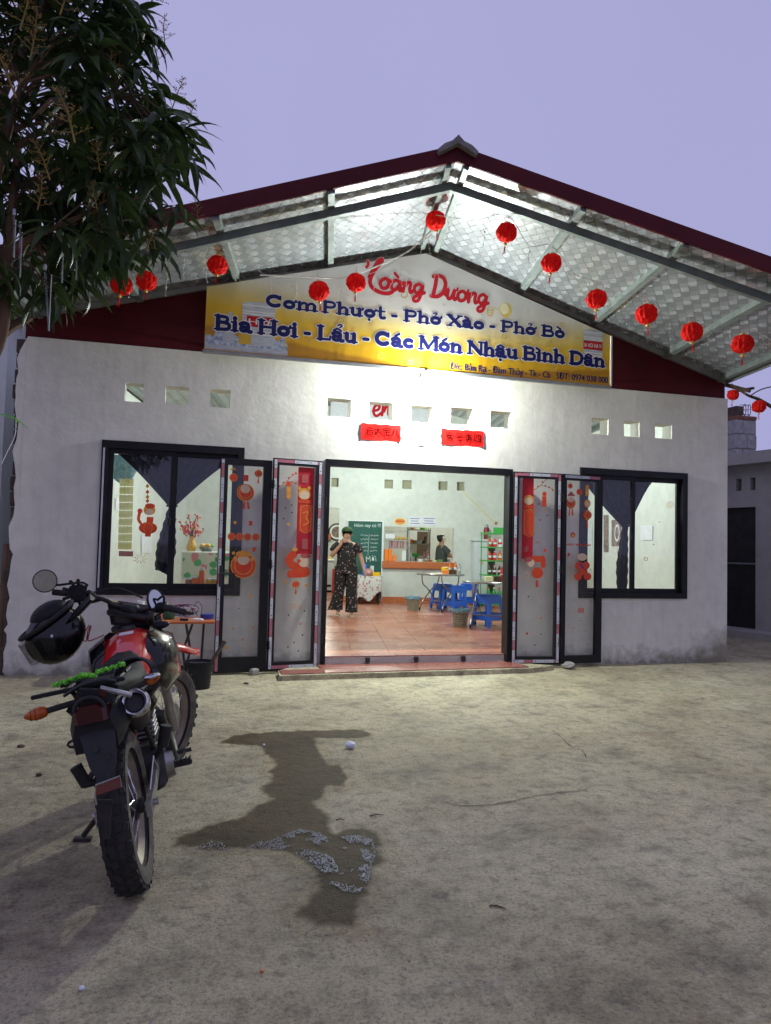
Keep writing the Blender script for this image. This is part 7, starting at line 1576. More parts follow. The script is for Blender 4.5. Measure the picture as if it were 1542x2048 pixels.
# ---- people ------------------------------------------------------------
def person(name, lab, loc, rz, joints, bones, blouse, sleeves, legs, mats, head, tilt, hair, scarf, feet):
    root = thing(name, lab, 'person', loc, rz); M4 = XF[root.name]
    me = bpy.data.meshes.new('body'); keys = list(joints); me.from_pydata([joints[k][:3] for k in keys], [(keys.index(a), keys.index(b)) for a, b in bones], [])
    o = bpy.data.objects.new('body', me); col.objects.link(o); o.parent = root; XF[o.name] = M4
    sk = o.modifiers.new('skin', 'SKIN'); sk.use_smooth_shade = True
    for v, k in zip(me.skin_vertices[0].data if me.skin_vertices else [], keys): pass
    if not me.skin_vertices:
        bm = bmesh.new(); bm.from_mesh(me); bm.verts.layers.skin.verify(); bm.to_mesh(me); bm.free()
    for i, k in enumerate(keys):
        r_ = joints[k][3]; me.skin_vertices[0].data[i].radius = (r_, joints[k][4] if len(joints[k]) > 4 else r_); me.skin_vertices[0].data[i].use_root = (i == 0)
    ss = o.modifiers.new('sub', 'SUBSURF'); ss.levels = 1; ss.render_levels = 1
    me.materials.append(MATS['skin'])
    b = MB(); b.loft([[(cx+rx*math.cos(t), cy+ry*math.sin(t)*(1.0 if math.sin(t) < 0 else 0.9)+0.008*math.sin(5*t+z*9), z) for t in [2*math.pi*j/24 for j in range(24)]] for cx, cy, z, rx, ry in blouse], False)
    cl = b.build('blouse', mats[0], root, local=True, smooth=True, angle=180)
    for pts, rr in sleeves: b = MB(); b.tube(pts, rr, 14, cap=False); b.build('sleeve', mats[0], cl, local=True, smooth=True, angle=180)
    for rings in legs:
        b = MB(); b.loft([[(cx+rx*math.cos(t)+0.006*math.sin(6*t), cy+ry*math.sin(t)+0.006*math.cos(5*t), z) for t in [2*math.pi*j/20 for j in range(20)]] for cx, cy, z, rx, ry in rings], False); b.build('trouser_leg', mats[1], root, local=True, smooth=True, angle=180)
    HTm = Matrix.Translation(head) @ Matrix.Rotation(tilt, 4, 'Z')
    b = MB(); b.add([(-0.012, -0.088, -0.012), (0.012, -0.088, -0.012), (0, -0.112, -0.015), (0, -0.090, 0.030), (0, -0.086, -0.022)], [(0, 2, 3), (1, 3, 2), (0, 4, 2), (4, 1, 2)], HTm); b.build('nose', 'skin', o, local=True)
    for s_ in (-1, 1):
        b = MB(); b.sphere((s_*0.034, -0.082, 0.022), (0.013, 0.008, 0.006), 8, 5, HTm); b.build('eye', 'eye_dark', o, local=True)
        b = MB(); b.tube([(s_*0.018, -0.088, 0.040), (s_*0.036, -0.086, 0.046), (s_*0.052, -0.076, 0.040)], 0.004, 5, T=HTm); b.build('eyebrow', 'hair', o, local=True)
        b = MB(); b.sphere((s_*0.082, 0.005, 0.0), (0.010, 0.020, 0.028), 8, 6, HTm); b.build('ear', 'skin', o, local=True)
    b = MB(); b.sphere((0, -0.084, -0.048), (0.022, 0.010, 0.008), 10, 5, HTm); b.build('mouth', 'lip', o, local=True)
    b = MB(); hm = MB(); hm.sphere((0, 0.012, 0.030), (0.094, 0.100, 0.098), 18, 12, HTm)
    hi_ = HTm.inverted(); keep = []
    for f in hm.f:
        c0 = sum(((hi_ @ hm.v[i]) for i in f), Vector())/len(f)
        if (c0.y < 0.0 and c0.z < 0.082) or c0.z < -0.055 or (c0.y < 0.03 and c0.z < 0.0): continue
        keep.append(f)
    hm.f = keep; hm.mi = [0]*len(keep); hm.build('hair', 'hair', root, local=True, smooth=True, angle=180)
    if hair: b.sphere(hair, (0.06, 0.055, 0.055), 12, 8, HTm); b.build('hair_bun', 'hair', root, local=True, smooth=True)
    if scarf:
        b = MB(); b.sphere((0, 0.010, 0.060), (0.102, 0.108, 0.086), 18, 10, HTm); b.f = [f for f in b.f if not all((HTm.inverted() @ b.v[i]).z < 0.062 for i in f)]; b.mi = [0]*len(b.f); b.build('headscarf', 'green_cloth', root, local=True, smooth=True, angle=180)
    for x, y, a in feet:
        b = MB(); TT = Matrix.Translation((x, y, 0)) @ Matrix.Rotation(a, 4, 'Z'); b.bbox(-0.04, 0.04, -0.15, 0.08, 0.0, 0.018, 0.012, TT); b.build('sandal', 'sandal', root, local=True)
    return root
def hand(J, B, wrist, c, d, side, spread):
    """palm and five bent fingers added to the skeleton"""
    c, d, side = Vector(c), Vector(d).normalized(), Vector(side).normalized(); nm = wrist+'_palm'; J[nm] = (*c, 0.026, 0.018); B.append((wrist, nm)); nrm = d.cross(side)
    for k, (o_, L_) in enumerate(((-0.030, 0.050), (-0.012, 0.066), (0.006, 0.070), (0.024, 0.058))):
        a = c+side*o_+d*0.035; b = a+d*L_*0.5+nrm*0.010; e = b+d*L_*0.3+nrm*0.026
        for j, (q, r_) in enumerate(((a, 0.0095), (b, 0.0085), (e, 0.007))): J[f'{nm}{k}{j}'] = (*q, r_)
        B.append((nm, f'{nm}{k}0')); B.append((f'{nm}{k}0', f'{nm}{k}1')); B.append((f'{nm}{k}1', f'{nm}{k}2'))
    a = c-side*0.035*spread+d*0.0; b = c-side*0.055*spread+d*0.030+nrm*0.01
    J[nm+'t0'] = (*a, 0.011); J[nm+'t1'] = (*b, 0.009); B.append((nm, nm+'t0')); B.append((nm+'t0', nm+'t1'))
J = {'pelvis': (0, 0, 0.84, 0.12), 'spine': (0, 0, 1.02, 0.11), 'chest': (0, 0, 1.18, 0.115), 'neck': (0, 0.0, 1.295, 0.05), 'jaw': (0, -0.018, 1.365, 0.060), 'crown': (0, 0.0, 1.445, 0.082),
     'shR': (-0.165, 0, 1.235, 0.052), 'elR': (-0.265, -0.06, 1.03, 0.046), 'wrR': (-0.115, -0.165, 1.225, 0.030), 'shL': (0.165, 0, 1.235, 0.052), 'elL': (0.255, 0.0, 1.01, 0.045), 'wrL': (0.315, -0.06, 0.80, 0.030),
     'hipR': (-0.09, 0, 0.80, 0.085), 'knR': (-0.11, -0.02, 0.46, 0.055), 'anR': (-0.12, 0.0, 0.07, 0.034), 'toR': (-0.135, -0.12, 0.038, 0.026), 'hipL': (0.09, 0, 0.80, 0.085), 'knL': (0.10, -0.04, 0.46, 0.055), 'anL': (0.11, -0.06, 0.07, 0.034), 'toL': (0.115, -0.18, 0.038, 0.026)}
B = [('pelvis', 'spine'), ('spine', 'chest'), ('chest', 'neck'), ('neck', 'jaw'), ('jaw', 'crown'), ('chest', 'shR'), ('shR', 'elR'), ('elR', 'wrR'), ('chest', 'shL'), ('shL', 'elL'), ('elL', 'wrL'), ('pelvis', 'hipR'), ('hipR', 'knR'), ('knR', 'anR'), ('anR', 'toR'), ('pelvis', 'hipL'), ('hipL', 'knL'), ('knL', 'anL'), ('anL', 'toL')]
hand(J, B, 'wrR', (-0.085, -0.165, 1.275), (0.45, -0.1, 0.9), (0.8, -0.5, -0.4), 1); hand(J, B, 'wrL', (0.335, -0.08, 0.745), (0.2, -0.2, -1), (0.3, -0.9, 0.2), 1)
wl = at(690, 1231, z=ZF)
person('person', 'woman in black floral blouse and trousers walking, hand raised to her mouth', (wl.x, wl.y, ZF), R(-13), J, B,
    [(0, 0, 1.285, 0.075, 0.07), (0, 0, 1.262, 0.135, 0.085), (0, 0, 1.20, 0.172, 0.11), (0, -0.01, 1.10, 0.170, 0.13), (0, -0.01, 0.99, 0.165, 0.135), (0, 0, 0.88, 0.178, 0.14), (0, 0, 0.74, 0.190, 0.145)],
    [([(-0.13, 0, 1.235), (-0.19, -0.01, 1.19), (-0.232, -0.03, 1.115)], [0.075, 0.078, 0.080]), ([(0.13, 0, 1.235), (0.19, 0, 1.19), (0.226, 0, 1.10)], [0.075, 0.078, 0.080])],
    [[(-0.085, 0, 0.86, 0.12, 0.13), (-0.095, 0, 0.70, 0.115, 0.125), (-0.115, -0.01, 0.45, 0.095, 0.105), (-0.15, 0.0, 0.25, 0.105, 0.105), (-0.175, 0.02, 0.10, 0.135, 0.12)], [(0.085, 0, 0.86, 0.12, 0.13), (0.09, -0.01, 0.70, 0.115, 0.125), (0.095, -0.03, 0.45, 0.095, 0.10), (0.105, -0.05, 0.25, 0.098, 0.105), (0.11, -0.06, 0.07, 0.11, 0.12)]],
    ('floral_black', 'floral_black'), (0, 0, 1.415), R(12), (0.0, 0.09, 0.03), True, [(-0.13, -0.04, R(-8)), (0.115, -0.10, R(4))])
ck_ = bwp(882, 1110, 0.75); J2 = dict(J); B2 = [b for b in B if 'palm' not in b[0] and 'palm' not in b[1]]; J2 = {k: v for k, v in J2.items() if 'palm' not in k}
J2.update({'elR': (-0.20, -0.16, 1.04, 0.044), 'wrR': (-0.10, -0.34, 1.02, 0.030), 'elL': (0.21, -0.16, 1.03, 0.044), 'wrL': (0.12, -0.36, 1.04, 0.030)})
hand(J2, B2, 'wrR', (-0.085, -0.385, 1.02), (0.15, -0.9, -0.2), (0.9, 0.1, 0), -1); hand(J2, B2, 'wrL', (0.105, -0.41, 1.04), (-0.15, -0.9, -0.2), (0.9, 0.1, 0), 1)
zc = bwp(880, 1059, 0.75).z-1.535
person('person', 'cook in dark short sleeved shirt bent over the kitchen worktop, side view', (ck_.x, ck_.y, ZF), R(92), J2, B2,
    [(0, 0, 1.285, 0.08, 0.07), (0, 0, 1.262, 0.14, 0.09), (0, 0, 1.20, 0.182, 0.115), (0, 0, 1.10, 0.185, 0.13), (0, 0, 0.99, 0.18, 0.13), (0, 0, 0.80, 0.19, 0.14)],
    [([(-0.13, 0, 1.235), (-0.18, -0.04, 1.19), (-0.195, -0.11, 1.11)], [0.07, 0.072, 0.075]), ([(0.13, 0, 1.235), (0.18, -0.04, 1.19), (0.20, -0.11, 1.10)], [0.07, 0.072, 0.075])],
    [[(-0.085, 0, 0.86, 0.11, 0.12), (-0.10, 0, 0.45, 0.085, 0.09), (-0.11, 0, 0.06, 0.075, 0.08)], [(0.085, 0, 0.86, 0.11, 0.12), (0.10, 0, 0.45, 0.085, 0.09), (0.11, 0, 0.06, 0.075, 0.08)]],
    ('cook_shirt', 'cook_shirt'), (0, -0.01, 1.415), R(0), (0.0, 0.07, 0.06), False, [(-0.12, -0.03, 0), (0.12, -0.03, 0)])

# ---- stools ---------------------------------------------------------------
def make_stool():
    root = thing('plastic_stool')
    mb = MB(); mb.bbox(-0.145, 0.145, -0.145, 0.145, 0.415, 0.45, 0.014); mb.build('seat', 'blue_plastic', root, local=True)
    def pt(s, z): return s*(0.142+(0.45-z)*0.115)
    for sx in (-1, 1):
        for sy in (-1, 1):
            mb = MB()
            for ax in (0, 1):
                rings = []
                for z, w in ((0.43, 0.085), (0.36, 0.055), (0.10, 0.050), (0.0, 0.062)):
                    ex, ey = pt(sx, z), pt(sy, z)
                    if ax == 0: rings.append([(ex, ey, z), (ex-sx*w, ey, z), (ex-sx*w, ey-sy*0.008, z), (ex-sx*0.008, ey-sy*0.008, z)])
                    else: rings.append([(ex, ey, z), (ex, ey-sy*w, z), (ex-sx*0.008, ey-sy*w, z), (ex-sx*0.008, ey-sy*0.008, z)])
                mb.loft(rings)
            mb.build('leg', 'blue_plastic', root, local=True)
    for k in range(4):
        mb = MB(); a = pt(1, 0.13); mb.box(-a+0.05, a-0.05, -a, -a+0.008, 0.10, 0.155, Matrix.Rotation(k*math.pi/2, 4, 'Z')); mb.build('rail', 'blue_plastic', root, local=True)
        mb = MB(); a = pt(1, 0.39); mb.box(-a+0.07, a-0.07, -a+0.001, -a+0.008, 0.36, 0.416, Matrix.Rotation(k*math.pi/2, 4, 'Z')); mb.build('apron', 'blue_plastic', root, local=True)
    return root
st0 = make_stool(); first = True
for (u, v), n_, rz, lab in (((976, 1252), 2, 0.42, 'in front of the right steel table'), ((908, 1222), 2, 0.30, 'in front of the left steel table'), ((885, 1217), 2, 0.2, 'half hidden left of the front stack'), ((938, 1215), 2, 0.9, 'behind the leg of the right table'), ((962, 1205), 1, 0.3, 'behind the right table, near the drinks')):
    p = at(u, v, z=ZF)
    for k in range(n_):
        o = st0 if first else copy_tree(st0); first = False; place(o, (p.x, p.y, ZF+0.055*k), rz+0.03*k)
        pos = 'single ' if n_ == 1 else ('lower ' if k == 0 else 'upper ')
        tag(o, 'blue plastic stool, '+pos+lab, 'stool', 'blue plastic stools')
# ---- steel tables -----------------------------------------------------------
def round_table(c, r_, h, lab, rz):
    t = thing('folding_table', lab, 'table', c, rz, 'round steel folding tables')
    mb = MB(); mb.lathe([(0.001, h), (r_-0.006, h), (r_, h-0.006), (r_, h-0.03), (r_-0.008, h-0.034), (0.001, h-0.02)], 40); mb.build('table_top', 'steel_top', t, local=True, smooth=True)
    for s_ in (-1, 1):
        for k in (-1, 1):
            mb = MB(); mb.tube(cat_rom([(k*0.26, s_*0.25, h-0.035), (k*0.22, s_*0.26, h-0.20), (k*0.02, s_*0.27, h*0.52), (-k*0.20, s_*0.28, h*0.22), (-k*0.27, s_*0.29, 0.02)], 5), 0.0125, 8); lg = mb.build('leg', 'steel_leg', t, local=True, smooth=True)
            mb = MB(); mb.cyl((-k*0.262, s_*0.29, 0.05), (-k*0.275, s_*0.29, 0.0), 0.018, n=8); mb.build('rubber_foot', 'rubber', lg, local=True)
    for k in (-1, 1):
        mb = MB(); mb.tube([(-k*0.22, -0.28, 0.2), (-k*0.22, 0.28, 0.2)], 0.010, 6); mb.build('crossbar', 'steel_leg', t, local=True, smooth=True)
    return t
T1 = at(881, 1147, z=0.87); T2 = at(984, 1162, z=0.87)
round_table((T1.x, T1.y, ZF), 0.47, 0.725, 'round steel folding table before the kitchen hatch', R(30)); round_table((T2.x, T2.y, ZF), 0.47, 0.725, 'round steel folding table next to the drinks rack, cut off by the door frame', R(60))
ZT1 = ZF+0.725
def on1(u, v=1143, dy=0.0): q = at(u, v, z=ZT1); return Vector((q.x, q.y+dy, ZT1))
def ontab(Tc, u, dd): d = at(u, 1130, y=Tc.y+dd); return Vector((d.x, Tc.y+dd, ZT1))
bbox_obj('tissue_box', 'orange_plastic', ontab(T1, 891, -0.12), 0.13, 0.10, 0.07, 'orange and white tissue box on the left steel table', 'box'); 
lathe_obj('yellow_tub', 'yellow_plastic', ontab(T1, 890, 0.12), [(0.001, 0), (0.065, 0), (0.075, 0.12), (0.068, 0.12), (0.001, 0.11)], 'yellow plastic tub behind the tissue box on the left steel table', 'tub')
bbox_obj('condiment_caddy', 'wood_dark', ontab(T1, 905, -0.05), 0.13, 0.09, 0.08, 'dark brown condiment caddy on the left steel table', 'caddy')
bottle(ontab(T1, 900, 0.05), 0.22, 0.028, 'bottle_orange', 'bottle_red', 'orange sauce bottle on the left steel table, left of two', 'sauce bottles'); bottle(ontab(T1, 911, 0.06), 0.24, 0.030, 'bottle_orange', 'bottle_orange', 'orange sauce bottle on the left steel table, right of two', 'sauce bottles'); bottle(ontab(T1, 919, 0.0), 0.19, 0.030, 'bottle_clear', 'tin_blue', 'clear bottle with a blue cap on the left steel table', None)
bbox_obj('tissue_box', 'cream_paper', ontab(T2, 978, -0.1), 0.12, 0.10, 0.075, 'cream tissue box on the right steel table', 'box'); bbox_obj('condiment_caddy', 'wood_dark', ontab(T2, 996, -0.05), 0.13, 0.09, 0.08, 'dark condiment caddy on the right steel table', 'caddy')
bottle(ontab(T2, 1004, 0.05), 0.22, 0.03, 'bottle_red', 'bottle_red', 'red sauce bottle on the right steel table beside the door frame', None); lathe_obj('red_tub', 'red_plastic', ontab(T2, 1009, -0.1), [(0.001, 0), (0.05, 0), (0.06, 0.10), (0.001, 0.10)], 'red tub on the right steel table beside the door frame', 'tub')
# ---- waste baskets -----------------------------------------------------------
def make_basket():
    root = thing('waste_basket')
    mb = MB(); mb.lathe([(0.001, 0.004), (0.100, 0.0), (0.136, 0.26), (0.130, 0.26), (0.096, 0.012), (0.001, 0.012)], 28); mb.build('shell', 'dark_panel', root, local=True, smooth=True)
    mb = MB()
    for k in range(34):
        a = 2*math.pi*k/34; mb.tube([(0.101*math.cos(a), 0.101*math.sin(a), 0), (0.137*math.cos(a), 0.137*math.sin(a), 0.262)], 0.0055, 4, cap=False)
    for j in range(7):
        z = 0.02+0.037*j; r_ = 0.101+0.036*z/0.262; mb.tube([(r_*math.cos(a), r_*math.sin(a), z) for a in [2*math.pi*i/24 for i in range(24)]], 0.0062, 4, True)
    tag(mb.build('lattice', 'basket_plastic', root, local=True), kind='stuff')
    mb = MB(); mb.tube([(0.139*math.cos(a), 0.139*math.sin(a), 0.265) for a in [2*math.pi*i/28 for i in range(28)]], 0.008, 6, True); mb.build('rim', 'bag_blue', root, local=True, smooth=True)
    mb = MB(); rn_ = random.Random(5); mb.lathe([(0.148, 0.225), (0.146, 0.27), (0.125, 0.275), (0.115, 0.22), (0.001, 0.18)], 28)
    for q in mb.v: q.z += rn_.uniform(-.012, .008); q.x *= rn_.uniform(.99, 1.03)
    mb.build('liner_bag', 'bag_blue', root, local=True, smooth=True); return root
bk0 = make_basket(); p = at(825, 1221, z=ZF); place(bk0, (p.x, p.y, ZF)); tag(bk0, 'cream lattice waste basket with blue liner, under the left steel table', 'basket', 'waste baskets'); bk1 = copy_tree(bk0); p = at(920, 1252, z=ZF); place(bk1, (p.x, p.y, ZF), 1.0); tag(bk1, 'cream lattice waste basket with blue liner, in the middle of the floor', 'basket', 'waste baskets')
# ---- chalkboard ------------------------------------------------------------
cb = thing('chalkboard', 'green chalkboard with white writing on the back wall behind the woman', 'board', BW0+AXC*(-0.58)+EZ*0.72)
Tb = bframe(BW0-AXB*0.045); s0, s1, z0, z1 = -0.985, -0.185, 0.72, 1.935
mb = MB(); mb.box(s0+0.02, s1-0.02, 0.012, 0.03, z0+0.02, z1-0.02, Tb); mb.build('slate', 'chalkboard', cb)
for q in ((s0, s1, z1-0.022, z1), (s0, s1, z0, z0+0.022), (s0, s0+0.022, z0+0.022, z1-0.022), (s1-0.03, s1, z0+0.022, z1-0.022)): mb = MB(); mb.box(q[0], q[1], 0.0, 0.035, q[2], q[3], Tb); mb.build('frame_bar', 'white_plastic', cb)
Tt = bframe(BW0-AXB*0.036) @ Matrix.Rotation(math.pi/2, 4, 'X')
font_text('chalk_writing', 'Hôm nay có !!!', 0.075, 'chalk', cb, Tt @ Matrix.Translation((s0+0.16, z1-0.15, 0)) @ Matrix.Rotation(0.02, 4, 'Z'), 0.003, 0.58)
font_text('chalk_writing', 'Mời', 0.13, 'chalk', cb, Tt @ Matrix.Translation((s0+0.44, z0+0.30, 0)) @ Matrix.Rotation(0.12, 4, 'Z'), -0.006, 0.22)
rn = random.Random(41)
for k in range(11):
    colm = k % 2; zz = z1-0.33-0.085*(k//2); xa = s0+(0.30 if colm == 0 else 0.52); L_ = rn.uniform(0.14, 0.20); pts = []
    if k//2 > 4: continue
    for i in range(int(L_/0.008)): pts.append((xa+i*0.008, zz+rn.uniform(-0.020, 0.022)))
    mb = MB(); ribbon(mb, pts, 0.006, bframe(BW0-AXB*0.0365), 0); o = mb.build('chalk_scribble', 'chalk', cb, recalc=False)
mb = MB(); ribbon(mb, [(s0+0.485, z1-0.30), (s0+0.47, z1-0.78)], 0.006, bframe(BW0-AXB*0.0366), 0); mb.build('chalk_line', 'chalk', cb, recalc=False)
# ---- cloth covered table at the back wall ---------------------------------------
tc_ = bwp(738, 1178, -0.42); tcb = Vector((tc_.x, tc_.y, ZF)); ct = thing('cloth_table', 'small table under a grey floral cloth in front of the chalkboard', 'table', tcb)
T = bframe(tcb); mb = MB(); mb.box(-0.24, 0.24, -0.2, 0.25, 0.565, 0.585, T); mb.build('table_top', 'wood_orange', ct)
for sx in (-0.2, 0.2):
    for sy in (-0.16, 0.2): mb = MB(); mb.cyl((sx, sy, 0), (sx, sy, 0.565), 0.014, n=8, T=T); mb.build('leg', 'dark_metal', ct)
mb = MB(); ring = []
per = [(-0.25, -0.21), (0.25, -0.21), (0.25, 0.26), (-0.25, 0.26)]; P2 = []
for i in range(4):
    a, b = Vector(per[i]), Vector(per[(i+1) % 4])
    for j in range(10): P2.append(a.lerp(b, j/10))
hem = [0.10+0.06*math.sin(i*0.9)+(0.14 if 4 < i < 11 else 0)*((i-4)/6) for i in range(40)]
mb.loft([[(p.x*0.97, p.y*0.97, 0.590) for p in P2], [(p.x, p.y, 0.583) for p in P2], [(p.x*(1.03+0.03*math.sin(i*1.7)), p.y*(1.03+0.04*math.sin(i*1.7)), 0.35) for i, p in enumerate(P2)], [(p.x*(1.05+0.06*math.sin(i*1.7)), p.y*(1.05+0.07*math.sin(i*1.7)), hem[i]) for i, p in enumerate(P2)]], False, T)
mb.ngon([(p.x*0.97, p.y*0.97, 0.590) for p in P2], T); tag(mb.build('tablecloth', 'floral_white', smooth=True, angle=80), 'grey and red floral cloth draped over the small table', 'tablecloth')
zz = ZF+0.592; mb = MB(); c0 = T @ Vector((0.13, -0.08, 0)); mb.loft([[(c0.x+sx*w, c0.y+sy*w*0.7, z) for sx, sy in ((-1, -1), (1, -1), (1, 1), (-1, 1))] for z, w in ((zz, 0.07), (zz+0.08, 0.09), (zz+0.08, 0.083), (zz+0.01, 0.064))]); tag(mb.build('yellow_basket', 'yellow_plastic'), 'yellow plastic basket on the floral tablecloth', 'basket')
c0 = T @ Vector((-0.02, -0.06, 0)); mb = MB(); mb.sphere((c0.x, c0.y, zz+0.07), (0.10, 0.08, 0.085), 12, 8)
for q in mb.v: q += Vector((noise.noise(q*20), noise.noise(q*23), noise.noise(q*19)))*0.02; q.z = max(q.z, zz)
tag(mb.build('pink_bag', 'pink_bag', smooth=True), 'pink plastic bag on the floral tablecloth beside the woman', 'bag')
c0 = T @ Vector((-0.10, 0.12, 0)); lathe_obj('blue_canister', 'blue_plastic', Vector((c0.x, c0.y, zz)), [(0.001, 0), (0.05, 0), (0.05, 0.22), (0.03, 0.25), (0.001, 0.25)], 'blue canister behind the pink bag', 'canister'); c0 = T @ Vector((0.06, 0.12, 0)); lathe_obj('white_canister', 'white_plastic', Vector((c0.x, c0.y, zz)), [(0.001, 0), (0.045, 0), (0.045, 0.20), (0.047, 0.21), (0.001, 0.21)], 'pale canister behind the yellow basket', 'canister')
# ---- kitchen hatch ------------------------------------------------------------
ZS = 1.0525
dcse = thing('display_case', 'glass display case standing on the left end of the hatch sill', 'display case', BW0+AXC*0.11+EZ*ZS)
Td = bframe(BW0+AXB*0.02+EZ*ZS); w0, w1, hh_ = -0.155, 0.40, 0.68
for x in (w0, w1):
    for y in (0.0, 0.26): mb = MB(); mb.box(x-0.010, x+0.010, y-0.010, y+0.010, 0, hh_, Td); mb.build('post', 'alu', dcse)
for z in (0.0, 0.28, 0.46, hh_-0.02): mb = MB(); mb.box(w0+0.011, w1-0.011, 0.0, 0.26, z, z+0.012, Td); mb.build('shelf', 'alu', dcse)
for q in ((w0+0.011, w1-0.011, -0.004, -0.001),): mb = MB(); mb.box(q[0], q[1], q[2], q[3], 0.30, hh_-0.03, Td); mb.build('pane', 'glass', dcse)
def dpt(x, y, z): return Td @ Vector((x, y, z))
for k in range(2): bbox_obj('orange_tub', 'orange_plastic', dpt(-0.11+0.085*k, -0.055, 0.003), 0.078, 0.08, 0.26, 'tall orange plastic tub stack at the left end of the hatch sill, %s' % ('left one' if k == 0 else 'right one'), 'tub', 'orange tubs on the hatch sill')
bbox_obj('orange_tub', 'orange_plastic', dpt(0.065, -0.055, 0.003), 0.07, 0.08, 0.13, 'short orange plastic tub on the hatch sill', 'tub')
for r_ in range(5):
    for k in range(3): bbox_obj('snack_pack', 'packs', dpt(0.0+0.12*k, 0.10, 0.474+0.031*r_) if False else dpt(0.02+0.125*k, 0.12, 0.293+0.031*r_), 0.12, 0.14, 0.029, 'flat maroon snack pack, %s in the %s pile of the display case' % (('bottom one', 'second from below', 'third from below', 'fourth from below', 'topmost')[r_], ('left', 'middle', 'right')[k]), 'pack', 'maroon snack packs in the display case')
for k in range(4): mb = MB(); mb.sphere(dpt(0.10+0.075*k, 0.12, 0.51), (0.042, 0.042, 0.036), 12, 8); tag(mb.build('bread_roll', 'gold', smooth=True), 'golden bun on the top shelf of the display case, %s from the left' % ('first', 'second', 'third', 'fourth')[k], 'bun', 'buns in the display case')
bbox_obj('white_tin', 'white_plastic', dpt(0.29, 0.10, 0.013), 0.10, 0.10, 0.22, 'white tin on the bottom shelf of the display case', 'tin')
mb = MB(); mb.box(w0+0.02, w0+0.23, -0.008, -0.005, 0.50, 0.60, Td); tag(mb.build('price_card', 'white_paper'), 'white price card on the glass of the display case', 'card')
def sill(x, y): return bframe(BW0+EZ*ZS) @ Vector((x, y, 0))
for k, (x, nm, m_, r_, h, lab, cat) in enumerate(((0.48, 'pot', 'alu', 0.065, 0.10, 'grey pot on the hatch sill beside the display case', 'pot'), (0.56, 'sauce_jar', 'cola', 0.022, 0.13, 'dark sauce jar on the hatch sill', 'jar'), (0.66, 'bowl', 'white_plastic', 0.07, 0.06, 'white bowl on the hatch sill', 'bowl'), (0.84, 'food_tray', 'food', 0.09, 0.05, 'tray of meat on the hatch sill', 'tray'), (0.98, 'cream_bowl', 'cream_paper', 0.06, 0.04, 'cream bowl on the hatch sill', 'bowl'), (1.10, 'greens_bowl', 'veg', 0.065, 0.06, 'bowl of greens on the hatch sill', 'bowl'))):
    lathe_obj(nm, m_, sill(x, 0.08), [(0.001, 0), (r_*0.7, 0), (r_, h*0.8), (r_*0.97, h), (r_*0.6, h*0.9), (0.001, h*1.05)], lab, cat)
kr = thing('kitchen_shelf', 'steel kitchen shelf with dishes behind the hatch', 'shelf', BW0+AXC*0.8+AXB*2.2+EZ*ZF); Tk = bframe(BW0+AXB*2.2)
for x in (0.62, 1.16):
    for y in (0, 0.35): mb = MB(); mb.box(x-0.012, x+0.012, y-0.012, y+0.012, ZF, 1.95, Tk); mb.build('post', 'steel', kr)
for z in (0.75, 1.10, 1.45, 1.80): mb = MB(); mb.box(0.60, 1.18, -0.02, 0.37, z, z+0.02, Tk); mb.build('shelf', 'steel', kr)
kc = thing('kitchen_counter', 'dark kitchen worktop along the rear wall', 'counter', BW0+AXC*1.6+AXB*1.3+EZ*ZF); mb = MB(); mb.bbox(1.0, 2.0, 0.75, 1.25, ZF, 0.95, 0.01, bframe(BW0)); mb.build('cabinet', 'dark_panel', kc); mb = MB(); mb.bbox(0.98, 2.02, 0.73, 1.27, 0.952, 0.985, 0.006, bframe(BW0)); mb.build('worktop', 'alu', kc)
lathe_obj('steel_pot', 'alu', bframe(BW0) @ Vector((1.35, 0.95, 0.986)), [(0.001, 0), (0.11, 0), (0.115, 0.12), (0.12, 0.125), (0.10, 0.12), (0.001, 0.10)], 'steel pot the cook is reaching into', 'pot')
for k, (x, z, m_, r_, h, lab) in enumerate(((0.80, 1.12, 'green_plastic', 0.12, 0.10, 'green tub on the kitchen shelf'), (0.75, 1.82, 'food', 0.10, 0.12, 'brown bundle on top of the kitchen shelf, left'), (1.02, 1.82, 'veg', 0.12, 0.14, 'olive bundle on top of the kitchen shelf, right'), (0.88, 1.47, 'alu', 0.16, 0.08, 'steel basin on the kitchen shelf'), (0.85, 0.77, 'alu', 0.15, 0.14, 'steel bucket low on the kitchen shelf'))):
    lathe_obj('kitchen_tub', m_, Tk @ Vector((x, 0.17, z)), [(0.001, 0), (r_*0.8, 0), (r_, h), (r_*0.9, h*0.95), (0.001, h*0.8)], lab, 'tub')
for k, (x, y, z, m_, r_, h, lab) in enumerate(((0.70, 0.15, 1.47, 'orange_plastic', 0.05, 0.10, 'orange beaker on the kitchen shelf'), (1.08, 0.15, 1.12, 'packs', 0.07, 0.16, 'maroon canister on the kitchen shelf'), (0.70, 0.15, 1.12, 'white_plastic', 0.06, 0.14, 'white canister on the kitchen shelf'), (1.06, 0.12, 1.47, 'cola', 0.05, 0.18, 'dark jug on the kitchen shelf'))):
    lathe_obj('kitchen_canister', m_, Tk @ Vector((x, y, z)), [(0.001, 0), (r_, 0), (r_, h*0.9), (r_*0.7, h), (0.001, h)], lab, 'canister')
mb = MB(); mb.box(1.0, 1.36, -0.02, 0.0, 1.15, 1.80, bframe(BW0+AXB*3.6)); tag(mb.build('dark_cupboard', 'wood_dark'), 'dark cupboard door at the back of the kitchen behind the cook', 'cupboard')
